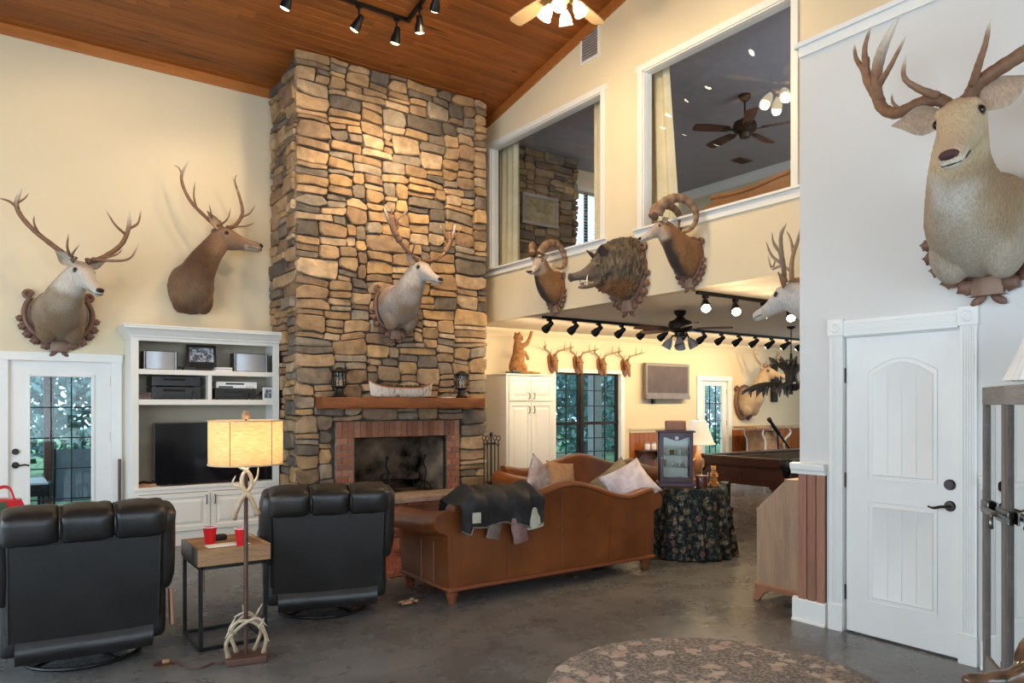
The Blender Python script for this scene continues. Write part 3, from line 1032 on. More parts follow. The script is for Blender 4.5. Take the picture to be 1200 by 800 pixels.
# flank stones facing the bookcase
fl = stone_layout(YW - CY - 0.07, 5.40, 0.052, 5.42 / 200, rng, lambda u, v: False)
side3 = lambda u, v, d: (CX0 + 0.025 - d - FPO.x, CY + 0.03 + u - FPO.y, v)
for r in fl:
    Q = stone_poly(r, rng, 0.035, 0.005, 0.0, YW - CY - 0.07, 0, 5.40)
    base_c = pick(rng, STONE_PAL)
    k = rng.uniform(0.8, 1.05)
    col = tuple(c * k for c in base_c)
    stone_mesh(Q, rng, side3, rng.uniform(0.02, 0.07), rest, col)
side3r = lambda u, v, d: (CX1 - 0.025 + d - FPO.x, CY + 0.03 + u - FPO.y, v)
for r in stone_layout(YW - CY - 0.07, 5.40, 0.052, 5.42 / 120, rng, lambda u, v: False):
    Q = stone_poly(r, rng, 0.035, 0.005, 0.0, YW - CY - 0.07, 0, 5.40)
    stone_mesh(Q, rng, side3r, rng.uniform(0.02, 0.05), rest, pick(rng, STONE_PAL))
tag(rest.build('small_stones', M['stone'], fp, smooth=True, angle=34), kind='stuff')

# brick surround: soldier course, side piers, hearth front
BR = [((0.42, 0.185, 0.11), 4), ((0.36, 0.15, 0.088), 3), ((0.46, 0.225, 0.145), 2), ((0.30, 0.14, 0.095), 2)]
def brick(x0, x1, y0, y1, z0, z1, dark=1.0):
    mb = MB()
    k = rng.uniform(0.88, 1.1) * dark
    mb.col = tuple(c * k for c in pick(rng, BR))
    j = rng.uniform(-0.003, 0.003)
    mb.box(x0, x1, y0 + j, y1, z0, z1)
    fpart(mb, 'brick', M['brick'], bevel=0.004, seg=1)
fpart(MB().box(BX0, FX0, CY + 0.0, CY + 0.05, 0.3, BZ1).box(FX1, BX1, CY + 0.0, CY + 0.05, 0.3, BZ1).box(FX0, FX1, CY, CY + 0.05, FZ1, BZ1), 'brick_mortar', M['mortar_grey'])
ns = 22
for i in range(ns):
    a = BX0 + (BX1 - BX0) * i / ns
    b = BX0 + (BX1 - BX0) * (i + 1) / ns
    brick(a + 0.004, b - 0.004, CY - 0.012, CY + 0.05, FZ1 + 0.0 , BZ1, 0.72 if 4 < i < 17 else 0.9)
nr = 9
for side, (a, b) in enumerate(((BX0, FX0), (FX1, BX1))):
    for j in range(nr):
        z0 = FZ0 + (FZ1 - FZ0) * j / nr
        z1 = FZ0 + (FZ1 - FZ0) * (j + 1) / nr
        sp = a + (b - a) * (0.34 if (j + side) % 2 else 0.66)
        brick(a + 0.003, sp - 0.004, CY - 0.012, CY + 0.05, z0 + 0.004, z1 - 0.004)
        brick(sp + 0.004, b - 0.0, CY - 0.012, CY + 0.05, z0 + 0.004, z1 - 0.004)
HY = 7.74
fpart(MB().box(3.14, 5.12, HY + 0.02, CY + 0.04, 0, 0.395), 'hearth_core', M['mortar_grey'])
for j in range(5):
    z0, z1 = 0.395 * j / 5, 0.395 * (j + 1) / 5
    n = 9
    off = 0.5 if j % 2 else 0
    for i in range(n + (1 if off else 0)):
        a = max(3.13, 3.13 + (i - off) * 2.0 / n)
        b = min(5.13, 3.13 + (i - off + 1) * 2.0 / n)
        if b - a > 0.03:
            brick(a + 0.004, b - 0.004, HY, HY + 0.06, z0 + 0.004, z1 - 0.004)
M['hearth'] = plain('hearth_slab_stone', (0.34, 0.25, 0.20, 1), 0.7, var=0.15, vscale=8, bump=0.3)
fpart(MB().box(3.08, 5.18, HY - 0.05, CY + 0.05, 0.397, 0.46), 'hearth_slab', M['hearth'], bevel=0.006)
# firebox: splayed side walls, back wall, floor, lintel
M['soot'] = plain('sooty_firebrick', (0.19, 0.135, 0.095, 1), 0.9, spec=0.15, var=0.6, vscale=3, bump=0.4, bscale=20)
m = MB()
yb = 8.80
x0b, x1b = FX0 + 0.2, FX1 - 0.2
def quad(a, b, c, d): m.add([a, b, c, d], [(0, 1, 2, 3)])
quad((FX0, CY + 0.03, FZ0), (x0b, yb, FZ0), (x0b, yb, FZ1 + 0.1), (FX0, CY + 0.03, FZ1 + 0.1))
quad((FX1, CY + 0.03, FZ0), (x1b, yb, FZ0), (x1b, yb, FZ1 + 0.1), (FX1, CY + 0.03, FZ1 + 0.1))
quad((x0b, yb, FZ0), (x1b, yb, FZ0), (x1b, yb - 0.15, FZ1 + 0.1), (x0b, yb - 0.15, FZ1 + 0.1))
quad((FX0, CY, FZ0 + 0.001), (FX1, CY, FZ0 + 0.001), (x1b, yb, FZ0 + 0.001), (x0b, yb, FZ0 + 0.001))
quad((FX0, CY + 0.03, FZ1 + 0.05), (FX1, CY + 0.03, FZ1 + 0.05), (x1b, yb, FZ1 + 0.05), (x0b, yb, FZ1 + 0.05))
fpart(m, 'firebox_lining', M['soot'])
fpart(MB().box(FX0, FX1, CY + 0.0, CY + 0.09, FZ1 - 0.012, FZ1), 'lintel', M['black_metal'])
fpart(MB().box(FX1 - 0.014, FX1 - 0.002, CY - 0.004, CY + 0.06, FZ0, FZ1 - 0.012).box(FX0 + 0.002, FX0 + 0.012, CY - 0.004, CY + 0.06, FZ0, FZ1 - 0.012), 'firebox_edge', M['pewter'])
# mantel beam
nm_ = 24
mm = MB()
mx0, mx1 = 3.07, 5.25
for_v = []
def mantel_pt(u, v):
    x = mx0 + (mx1 - mx0) * u
    y0, y1, z0, z1 = 7.955, 8.2, 1.497, 1.628
    n1 = 0.010 * noise.noise(Vector((x * 7, v * 9, 1)))
    n2 = 0.012 * noise.noise(Vector((x * 5, v * 9, 7)))
    per = [(y1, z0), (y0 + 0.012, z0), (y0, z0 + 0.012), (y0 - 0.004, (z0 + z1) / 2), (y0, z1 - 0.008), (y0 + 0.008, z1), (y1, z1)]
    k = v * (len(per) - 1)
    i = min(int(k), len(per) - 2)
    p = lerp(per[i], per[i + 1], k - i)
    return (x, p[0] + (n1 if 0 < v < 1 else 0), p[1] + (n2 if p[1] < z0 + 0.03 else 0))
mm.grid(40, 12, mantel_pt)
k_ = 13
mm.f += [tuple(range(0, k_)), tuple(range(40 * k_, 41 * k_))]
mm.mi += [0, 0]
fpart(mm, 'mantel', M['mantel'], smooth=True, angle=30)

# ---- andirons in the firebox
def andiron(loc, label):
    t = thing('andiron', label, 'andiron', loc, 0, 'andirons in the firebox')
    MB().tube(spline([(0, -0.02, 0.0), (0, -0.02, 0.12), (0.02, -0.02, 0.24), (-0.02, -0.02, 0.33), (0.0, -0.02, 0.40)], 16), 0.011, 6).build('post', M['black_metal'], t, smooth=True)
    MB().ell((0, -0.02, 0.42), 0.026, 10, 6).build('finial', M['black_metal'], t, smooth=True)
    MB().tube(spline([(-0.1, -0.03, 0.0), (-0.05, -0.02, 0.07), (0, -0.02, 0.1), (0.05, -0.02, 0.07), (0.1, -0.03, 0.0)], 12), 0.011, 6).build('foot', M['black_metal'], t, smooth=True)
    MB().tube([(0, -0.02, 0.1), (0, 0.28, 0.1), (0, 0.28, 0.0)], 0.011, 6).build('log_rest', M['black_metal'], t)
    return t
andiron((4.58, 8.36, FZ0 + 0.002), 'black iron andiron in the firebox on the tool set side')
andiron((4.05, 8.36, FZ0 + 0.002), 'black iron andiron in the firebox on the bookcase side')
M['bark_log'] = plain('charred_log', (0.05, 0.036, 0.028, 1), 0.9, var=0.5, vscale=14, bump=0.5)
t = tag(MB().tube(spline([(0, 0, 0), (0.25, 0.02, 0.01), (0.5, -0.01, 0.0)], 10), [0.05, 0.055, 0.05, 0.052, 0.05, 0.048, 0.05, 0.053, 0.05, 0.05, 0.045], 10).build('charred_log', M['bark_log'], None, smooth=True, loc=(4.06, 8.50, FZ0 + 0.163)), 'charred log lying across the two andirons', 'log')

# ---- fireplace tool set
def tool_set():
    t = thing('fireplace_tool_set', 'black iron fireplace tool set standing beside the hearth', 'tool set', (5.33, 7.93, 0))
    k = M['black_metal']
    MB().lathe([(0, 0), (0.13, 0), (0.13, 0.02), (0.03, 0.04), (0.02, 0.06)], 20).build('base', k, t, smooth=True)
    MB().tube([(0, 0, 0.05), (0, 0, 1.14)], 0.011, 8).build('post', k, t)
    MB().lathe([(0.0, 1.19), (0.02, 1.175), (0.026, 1.155), (0.012, 1.13)], 12).build('finial', k, t, smooth=True)
    m = MB()
    for a in range(4):
        an = a * math.pi / 2 + 0.5
        m.tube(spline([(0, 0, 1.02), (0.06 * math.cos(an), 0.06 * math.sin(an), 1.05), (0.10 * math.cos(an), 0.10 * math.sin(an), 1.01), (0.115 * math.cos(an), 0.115 * math.sin(an), 1.04)], 8), 0.007, 6)
    m.tube([(0.07 * math.cos(i * math.pi / 8), 0.07 * math.sin(i * math.pi / 8), 0.45) for i in range(17)], 0.006, 6)
    m.build('hook_ring', k, t, smooth=True)
    for i, an in enumerate((0.5, 0.5 + math.pi / 2, 0.5 + math.pi, 0.5 + 1.5 * math.pi)):
        x, y = 0.105 * math.cos(an), 0.105 * math.sin(an)
        o = MB().tube([(x, y, 0.3), (x, y, 1.08)], 0.008, 6)
        o.tube([(x + 0.03 * math.sin(q), y, 1.11 + 0.03 * math.cos(q)) for q in [j * math.pi / 6 for j in range(13)]], 0.006, 6)
        o = o.build('tool_rod', k, t)
        e = MB()
        if i == 0:
            e.box(x - 0.05, x + 0.05, y - 0.01, y + 0.01, 0.12, 0.3)
        elif i == 1:
            e.tube([(x, y, 0.12), (x, y, 0.3)], [0.04, 0.03], 10)
        elif i == 2:
            e.tube(spline([(x, y, 0.3), (x, y, 0.14), (x + 0.03, y, 0.12), (x + 0.06, y, 0.16)], 8), 0.008, 6)
        else:
            e.tube([(x, y, 0.3), (x + 0.03, y, 0.13)], 0.008, 6).tube([(x, y, 0.3), (x - 0.03, y, 0.13)], 0.008, 6)
        e.build('tool_end', k, o)
tool_set()

# ---- mantel ornaments
def lantern(loc, label):
    t = thing('iron_lantern', label, 'lantern', loc, 0, 'lanterns on the mantel')
    k = M['bronze']
    MB().lathe([(0, 0), (0.085, 0), (0.09, 0.012), (0.06, 0.035), (0.045, 0.075), (0.05, 0.1), (0.085, 0.12), (0.085, 0.13), (0, 0.13)], 8).build('base', k, t, smooth=True, angle=30)
    for i in range(6):
        a = i * math.pi / 3
        MB().tube([(0.078 * math.cos(a), 0.078 * math.sin(a), 0.13), (0.078 * math.cos(a), 0.078 * math.sin(a), 0.285)], 0.006, 6).build('bar', k, t)
    MB().lathe([(0.068, 0.13), (0.068, 0.285)], 16).build('chimney_glass', M['glass'], t, smooth=True)
    MB().lathe([(0.0, 0.13), (0.035, 0.13), (0.035, 0.2), (0, 0.2)], 12).build('candle', M['box_wood'], t, smooth=True)
    MB().lathe([(0, 0.285), (0.09, 0.285), (0.1, 0.297), (0.1, 0.305), (0.06, 0.325), (0.03, 0.345), (0, 0.35)], 8).build('cap', k, t, smooth=True, angle=30)
    return t
x_, z_ = W(398, 465, 8.08)
lantern((x_, 8.08, 1.629), 'dark iron lantern on the mantel beside the left end')
x_, z_ = W(541, 465, 8.08)
lantern((x_, 8.08, 1.629), 'dark iron lantern on the mantel above the tool set')
def canoe():
    xa, _ = W(432, 462, 8.06)
    xb, _ = W(507, 447, 8.06)
    t = thing('birch_bark_canoe', 'small birch bark model canoe holding pine cones on the mantel', 'ornament', ((xa + xb) / 2, 8.06, 1.629))
    L = (xb - xa) / 2
    nt = NT('birch_bark')
    vec = nt.coords('Object', (4, 4, 1.5))
    f = nt.noise(vec, 5, 6, 0.7, 1.0)
    nt.base(nt.ramp(f, [(0.36, (0.16, 0.085, 0.045)), (0.46, (0.62, 0.54, 0.45)), (0.75, (0.80, 0.76, 0.68))]))
    nt.set(0.8)
    def hull(u, v, ins=0.0):
        s = u * 2 - 1
        w = (0.078 - ins) * max(0.0, 1 - abs(s) ** 3.2)
        top = 0.115 + 0.085 * abs(s) ** 4
        bot = 0.0 + 0.03 * abs(s) ** 6 + ins
        a = (v - 0.5) * math.pi
        y = math.sin(a) * w
        zz = bot + (top - bot) * (1 - math.cos(a) ** 1.5) if abs(a) < 1.5707 else top
        xx = s * L * (1 - 0.06 * (1 - (zz - bot) / (top - bot + 1e-6)) * abs(s) ** 3) 
        return (xx * (1 - ins), y, zz)
    m = MB().grid(40, 16, lambda u, v: hull(u, v))
    m.build('hull', MATS['birch_bark'], t, smooth='all')
    MB().grid(40, 16, lambda u, v: hull(0.02 + 0.96 * u, v, 0.006)).build('hull_lining', M['orangewood'], t, smooth='all')
    for v in (0.0, 1.0):
        MB().tube([Vector(hull(i / 40, v)) + Vector((0, 0, 0.002)) for i in range(41)], 0.0065, 6).build('gunwale', M['orangewood'], t, smooth=True)
    rg = random.Random(4)
    M['cone'] = plain('pine_cone', (0.10, 0.055, 0.03, 1), 0.85, var=0.4, vscale=40)
    for i in range(9):
        x = -L * 0.6 + L * 1.2 * i / 8
        c = thing('pine_cone', 'brown pine cone heaped in the birch bark canoe', 'pine cone', ((xa + xb) / 2 + x, 8.06 + rg.uniform(-0.015, 0.015), 1.629 + 0.10), 0, 'pine cones in the canoe')
        rot = Matrix.Rotation(rg.uniform(0.6, 1.4), 4, (rg.uniform(-1, 1), rg.uniform(-1, 1), 0.1))
        MB().ell((0, 0, 0.02), (0.02, 0.02, 0.036), 8, 6, rot).build('core', M['cone'], c)
        s = MB()
        for q in range(28):
            a = q * 2.4
            zz = -0.03 + 0.06 * q / 28
            rr = 0.036 * math.sqrt(max(0.05, 1 - ((zz) / 0.038) ** 2))
            p0 = rot @ Vector((rr * 0.4 * math.cos(a), rr * 0.4 * math.sin(a), zz))
            p1 = rot @ Vector((rr * math.cos(a - 0.25), rr * math.sin(a - 0.25), zz + 0.006))
            p2 = rot @ Vector((rr * math.cos(a + 0.25), rr * math.sin(a + 0.25), zz + 0.006))
            p3 = rot @ Vector((rr * 0.8 * math.cos(a), rr * 0.8 * math.sin(a), zz + 0.014))
            o = Vector((0, 0, 0.02))
            s.add([p0 + o, p1 + o, p2 + o, p3 + o], [(0, 1, 2), (0, 3, 1), (0, 2, 3), (1, 3, 2)])
        s.build('scales', M['cone'], c)
canoe()
x_, _ = W(523, 464, 8.05)
tag(MB().box(-0.07, 0.07, -0.03, 0.03, 0, 0.006).box(0.02, 0.13, -0.025, 0.03, 0.006, 0.011).build('white_cards', M['paper'], None, loc=(x_, 8.05, 1.6295)), 'small white cards lying on the mantel end', 'card')
# ================================================================ built-in bookcase
BY = 8.67
bc = thing('bookcase', 'white built-in bookcase with crown moulding, open shelves and cabinet doors', 'bookcase', (2.05, 8.88, 0))
def bpart(mb, name, mat, parent=None, **k):
    mb.v = [(a - 2.05, b - 8.88, c) for a, b, c in mb.v]
    return mb.build(name, mat, parent or bc, **k)
bl, br = 1.245, 2.815
cab = M['cab']
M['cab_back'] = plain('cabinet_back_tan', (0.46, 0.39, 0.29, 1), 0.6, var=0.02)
bb = YW - 0.004
z_s1t = W(240, 434, BY)[1]; z_s1b = z_s1t - 0.055
z_s2t = W(240, 468, BY)[1]; z_s2b = z_s2t - 0.06
z_ct = 0.655
z_op = W(160, 398.5, BY)[1]
bpart(MB().box(bl, bl + 0.03, BY + 0.02, bb, 0, 2.30), 'side_panel', cab)
bpart(MB().box(br - 0.03, br, BY + 0.02, bb, 0, 2.30), 'side_panel', cab)
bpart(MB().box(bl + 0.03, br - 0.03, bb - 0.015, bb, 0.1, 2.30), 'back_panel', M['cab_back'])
bpart(MB().box(bl, br, BY + 0.02, bb, 2.30, 2.32), 'top_panel', cab)
bpart(MB().box(bl, bl + 0.075, BY, BY + 0.02, 0.0, 2.3).box(br - 0.075, br, BY, BY + 0.02, 0, 2.3).box(bl + 0.075, br - 0.075, BY, BY + 0.02, z_op, 2.3), 'face_frame', cab, bevel=0.002)
bpart(MB().box(bl + 0.03, br - 0.03, BY + 0.004, bb - 0.015, z_s1b, z_s1t), 'shelf', cab, bevel=0.003)
bpart(MB().box(bl + 0.03, br - 0.03, BY + 0.004, bb - 0.015, z_s2b, z_s2t), 'shelf', cab, bevel=0.003)
xd = W(246.3, 455, BY)[0]
bpart(MB().box(xd - 0.02, xd + 0.02, BY + 0.005, bb - 0.015, z_s2t, z_s1b), 'divider', cab, bevel=0.002)
bpart(MB().box(bl + 0.03, br - 0.03, BY - 0.012, bb - 0.015, z_ct - 0.035, z_ct), 'counter', cab, bevel=0.004)
bpart(MB().box(bl + 0.075, br - 0.075, BY, BY + 0.02, z_ct - 0.075, z_ct - 0.035).box(bl + 0.075, br - 0.075, BY, BY + 0.02, 0, 0.155).box(xd - 0.02, xd + 0.02, BY, BY + 0.02, 0.155, z_ct - 0.075), 'base_frame', cab, bevel=0.002)
# crown moulding mitred round the left and front
prof = [(0, 2.26), (-0.012, 2.265), (-0.016, 2.285), (-0.03, 2.30), (-0.045, 2.325), (-0.07, 2.35), (-0.078, 2.355), (-0.078, 2.375), (-0.084, 2.378), (-0.084, 2.392), (0.0, 2.392)]
m = MB()
n = len(prof)
for k, (px, py) in enumerate(((bl, bb), (bl, BY), (br, BY), (br, bb))):
    for d, z in prof:
        ox = d if k in (0, 1) else -d * 0.35
        oy = d if k in (1, 2) else 0
        m.v.append((px + ox, py + oy, z))
        m.c.append((1, 1, 1))
for k in range(3):
    for i in range(n - 1):
        m.f.append((k * n + i, k * n + i + 1, (k + 1) * n + i + 1, (k + 1) * n + i))
        m.mi.append(0)
bpart(m, 'crown', cab, smooth=True, angle=25)
bpart(MB().box(bl - 0.08, br + 0.02, BY - 0.08, bb, 2.388, 2.392), 'crown_top', cab)
def cabinet_door(x0, x1, z0, z1, hx, part, y=BY, nm='cabinet_door', mat=None, handle_z=None, hl=0.07):
    mat = mat or cab
    rings = [(0, 0.0), (0.0, -0.018), (0.05, -0.018), (0.056, -0.010), (0.075, -0.010), (0.10, -0.018)]
    vs, fs = [], []
    for ins, d in rings:
        s = 0.5 if x1 - x0 < 0.3 else 1.0
        i2 = ins * s
        vs += [(x0 + i2, y + d, z0 + i2), (x1 - i2, y + d, z0 + i2), (x1 - i2, y + d, z1 - i2), (x0 + i2, y + d, z1 - i2)]
    for r in range(len(rings) - 1):
        for i in range(4):
            fs.append((r * 4 + i, r * 4 + (i + 1) % 4, r * 4 + 4 + (i + 1) % 4, r * 4 + 4 + i))
    q = len(rings) * 4
    fs.append((q - 4, q - 3, q - 2, q - 1))
    d = part(MB().add(vs, fs), nm, mat)
    hz = handle_z if handle_z else (z0 + z1) / 2
    hm = MB().tube(spline([(hx, y - 0.018, hz - hl), (hx, y - 0.045, hz - hl * 0.8), (hx, y - 0.05, hz), (hx, y - 0.045, hz + hl * 0.8), (hx, y - 0.018, hz + hl)], 12), 0.006, 6)
    part(hm, 'handle', M['bronze'], d, smooth=True)
    return d
cabinet_door(bl + 0.06, xd - 0.006, 0.16, z_ct - 0.08, xd - 0.045, bpart, handle_z=0.49, hl=0.05)
cabinet_door(xd + 0.006, br - 0.06, 0.16, z_ct - 0.08, xd + 0.045, bpart, handle_z=0.49, hl=0.05)

# ---- things on the shelves
def at(px, py, Y): return W(px, py, Y)
S1, S2 = z_s1t + 0.001, z_s2t + 0.001
def speaker(p0, p1, ptop, label, flip):
    Y = 8.75
    x0, x1 = at(p0, 430, Y)[0], at(p1, 430, Y)[0]
    h = at((p0 + p1) / 2, ptop, Y)[1] - S1
    t = thing('speaker', label, 'speaker', ((x0 + x1) / 2, Y, S1), 0, 'speakers on the top shelf')
    w = (x1 - x0) / 2
    MB().box(-w, w, 0.015, 0.17, 0, h).build('cabinet', M['black_plastic'], t, bevel=0.008)
    g = MB()
    g.grid(16, 1, lambda u, v: (-w * 0.86 + 2 * w * 0.86 * u, 0.012 - 0.02 * math.sin(math.pi * u), 0.008 + (h - 0.016) * v))
    g.build('grille', M['silver'], t, smooth=True)
    for s in (-1, 1):
        MB().tube([(s * w * 0.92, 0.004, 0.004), (s * w * 0.92, 0.004, h - 0.004)], 0.014, 8).build('side_trim', M['pewter'], t, smooth=True)
speaker(168, 208, 411, 'silver fronted speaker on the top shelf beside the photo frame', 1)
speaker(274, 314, 414, 'bluish silver speaker on the top shelf over the disc player', 0)
# photo frame
x0, x1 = at(219, 430, 8.84)[0], at(254, 430, 8.84)[0]
h = at(237, 403.5, 8.84)[1] - S1
t = thing('photo_frame', 'black photo frame with a monochrome photo leaning on the top shelf', 'photo frame', ((x0 + x1) / 2, 8.83, S1))
w = (x1 - x0) / 2
mt = Matrix.Rotation(R(-10), 4, 'X')
fr = MB()
for a in ((-w, w, 0, 0.018, 0, 0.03), (-w, w, 0, 0.018, h - 0.03, h), (-w, -w + 0.03, 0, 0.018, 0.03, h - 0.03), (w - 0.03, w, 0, 0.018, 0.03, h - 0.03)):
    fr.box(*a, m=mt)
fr.build('frame', M['black_plastic'], t)
def photo_mat(name, sc, seed):
    nt = NT(name)
    v = nt.coords('Object', (sc, sc, sc))
    f = nt.noise(v, 1.0, 4, 0.7, seed)
    nt.base(nt.ramp(f, [(0.36, (0.03, 0.03, 0.035)), (0.5, (0.22, 0.22, 0.25)), (0.6, (0.62, 0.62, 0.66))]))
    nt.set(0.25)
    return nt.m
M['photo'] = photo_mat('monochrome_photo', 28, 0.8)
MB().box(-w + 0.03, w - 0.03, 0.004, 0.008, h * 0.35, h - 0.03, m=mt).build('photo', M['photo'], t)
MB().box(-w + 0.03, w - 0.03, 0.004, 0.0085, 0.03, h * 0.35, m=mt).build('mat_board', M['black_matt'], t)
MB().box(-0.02, 0.02, 0.02, 0.10, 0, 0.005).build('stand', M['black_plastic'], t)
# discs and small boxes on the top shelf
for i in range(3):
    x0, x1 = at(251 + i, 430, 8.74)[0], at(271, 430, 8.74)[0]
    tag(MB().box(-(x1 - x0) / 2, (x1 - x0) / 2, -0.07, 0.07, 0, 0.013).build('disc_case', M['white_plastic'] if i != 1 else M['silver'], None, bevel=0.001, loc=((x0 + x1) / 2, 8.76, S1 + i * 0.0135)), ['pale disc case at the bottom of the small pile', 'grey disc case in the middle of the small pile', 'white disc case on top of the small pile'][i], 'disc case', 'disc cases on the top shelf')
x0 = at(216, 430, 8.74)[0]
tag(MB().box(-0.06, 0.06, -0.03, 0.03, 0, 0.035).build('remote_dock', M['black_plastic'], None, bevel=0.006, loc=(x0 + 0.05, 8.735, S1)), 'low black box in front of the photo frame', 'box')
x0 = at(190, 412, 8.84)[0]
tag(MB().tube(spline([(-0.06, 0, 0.0), (-0.02, 0, 0.03), (0.05, 0, 0.012), (0.12, 0.01, 0.03), (0.16, 0, 0.0)], 14), 0.011, 6).build('audio_cable', M['black_plastic'], None, smooth=True, loc=(x0 + 0.2, 8.87, S1 + 0.006)), 'short black cord behind the left speaker', 'cord')
# receiver
def deck(name, label, p0, p1, z0, h, Y, dep, mat, knobs=True, cat='receiver'):
    x0, x1 = at(p0, 460, Y)[0], at(p1, 460, Y)[0]
    w = (x1 - x0) / 2
    t = thing(name, label, cat, ((x0 + x1) / 2, Y, z0))
    MB().box(-w, w, 0, dep, 0.012, h).build('case', mat, t, bevel=0.004)
    for s in (-1, 1):
        for q in (0.03, dep - 0.03):
            MB().lathe([(0, 0), (0.014, 0), (0.014, 0.012)], 10, (s * (w - 0.03), q, 0)).build('foot', M['black_plastic'], t)
    MB().box(-w * 0.55, w * 0.35, -0.002, 0.002, h * 0.62, h * 0.82).build('display', M['screen'], t)
    if knobs:
        MB().lathe([(0, -0.018), (0.024, -0.018), (0.028, 0)], 18, (w * 0.72, 0, h * 0.45), 'y').build('volume_knob', M['bronze'], t, smooth=True)
        for i in range(6):
            MB().box(-w * 0.8 + i * w * 0.22, -w * 0.8 + i * w * 0.22 + w * 0.14, -0.006, 0.001, h * 0.26, h * 0.36).build('button', M['bronze'], t)
    else:
        MB().box(-w * 0.9, -w * 0.2, -0.003, 0.001, h * 0.2, h * 0.4).build('tray', M['black_plastic'], t)
        for i in range(3):
            MB().lathe([(0, -0.004), (0.006, -0.004), (0.006, 0)], 8, (w * (0.5 + 0.14 * i), 0, h * 0.3), 'y').build('button', M['bronze'], t)
    return t
deck('audio_receiver', 'wide black audio receiver under a cassette deck on the lower shelf', 178, 235, S2, 0.135, 8.72, 0.34, M['black_plastic'])
deck('cassette_deck', 'black cassette deck stacked on the wide receiver', 178, 235, S2 + 0.1355, 0.115, 8.725, 0.3, M['black_plastic'], False, 'tape deck')
deck('disc_player', 'silver disc player stacked on a black player', 253.5, 301, S2 + 0.1185, 0.085, 8.72, 0.28, M['white_plastic'], False, 'disc player')
deck('video_player', 'black video player under the silver disc player', 252, 300, S2, 0.118, 8.715, 0.3, M['black_plastic'], True, 'video player')
# small framed picture and remotes at the right of the lower shelf
x0, x1 = at(308, 460, 8.74)[0], at(320, 460, 8.74)[0]
h = at(314, 454, 8.74)[1] - S2
t = thing('small_photo_frame', 'little white photo frame at the end of the lower shelf', 'photo frame', ((x0 + x1) / 2, 8.74, S2))
w = (x1 - x0) / 2
fr = MB()
for a in ((-w, w, 0, 0.012, 0, 0.018), (-w, w, 0, 0.012, h - 0.018, h), (-w, -w + 0.018, 0, 0.012, 0.018, h - 0.018), (w - 0.018, w, 0, 0.012, 0.018, h - 0.018)):
    fr.box(*a)
fr.build('frame', M['white_plastic'], t)
M['photo2'] = photo_mat('small_photo', 16, 0.9)
MB().box(-w + 0.018, w - 0.018, 0.003, 0.007, 0.018, h - 0.018).build('photo', M['photo2'], t)
MB().tube([(0, 0.012, h * 0.7), (0, 0.07, 0.003)], 0.004, 6).build('stand', M['black_plastic'], t)
x0 = at(303, 462, 8.8)[0]
tag(MB().tube(spline([(-0.03, 0, 0.008), (0.0, 0.0, 0.06), (0.06, 0, 0.10), (0.03, 0.02, 0.05), (0.09, 0.0, 0.12)], 20), 0.008, 6).build('tangled_cable', M['black_plastic'], None, smooth=True, loc=(x0, 8.83, S2)), 'tangle of black cable beside the video player', 'cable')
x0 = at(169.5, 462, 8.74)[0]
t = thing('keepsake_box', 'small brown wooden box on the lower shelf beside the receiver', 'box', (x0, 8.75, S2))
MB().box(-0.085, 0.075, 0, 0.1, 0, 0.055).build('body', M['darkwood'], t, bevel=0.003)
MB().box(-0.088, 0.078, -0.003, 0.103, 0.055, 0.075).build('lid', M['darkwood'], t, bevel=0.003)
# television on the counter
def flat_tv(name, label, x0, x1, z0, z1, Y, foot_z):
    t = thing(name, label, 'television', ((x0 + x1) / 2, Y, foot_z))
    w = (x1 - x0) / 2
    a, b = z0 - foot_z, z1 - foot_z
    MB().box(-w, w, 0.0, 0.045, a, b).build('housing', M['black_plastic'], t, bevel=0.004)
    MB().box(-w + 0.012, w - 0.012, -0.003, 0.001, a + 0.02, b - 0.012).build('screen', M['screen'], t)
    for s in (-1, 1):
        m = MB().tube([(s * w * 0.78, 0.02, a + 0.02), (s * w * 0.74, -0.11, 0.008)], 0.01, 8).tube([(s * w * 0.78, 0.02, a + 0.02), (s * w * 0.80, 0.12, 0.008)], 0.01, 8)
        m.build('foot', M['black_plastic'], t)
    return t
xa = at(180.3, 500, 8.80)[0]
xb = at(318.5, 500, 8.80)[0]
flat_tv('television', 'large black flat television standing on the bookcase counter', xa, min(xb, br - 0.04), at(250, 570, 8.80)[1] + 0.02, at(250, 494.5, 8.80)[1], 8.80, z_ct + 0.002)
# clutter by the television
rg = random.Random(9)
x0 = at(165, 573, 8.75)[0]
t = thing('clutter_tray', 'small clutter tray with cords beside the television', 'tray', (x0 + 0.05, 8.78, z_ct + 0.001))
MB().box(-0.09, 0.1, -0.05, 0.08, 0, 0.03).build('tray', M['box_wood'], t, bevel=0.003)
MB().tube(spline([(-0.08, -0.02, 0.04), (-0.02, 0.03, 0.05), (0.03, -0.03, 0.045), (0.08, 0.02, 0.05)], 14), 0.012, 6).build('cord', M['black_plastic'], t, smooth=True)
tag(MB().tube(spline([(0, 0, 0), (0.2, -0.02, 0.0), (0.45, 0.015, 0.0), (0.8, -0.01, 0), (1.1, 0.02, 0)], 24), 0.006, 6).build('power_cord', M['black_plastic'], None, smooth=True, loc=(x0 + 0.18, 8.705, z_ct + 0.008)), 'thin black cord running along the front of the counter', 'cord')
tag(MB().tube([(0, 0, 0), (0, 0, 0.95)], 0.016, 10).build('cue_stick', M['darkwood'], None, loc=(1.185, 9.02, 0.002)), 'dark wooden stick standing in the gap beside the bookcase', 'stick')
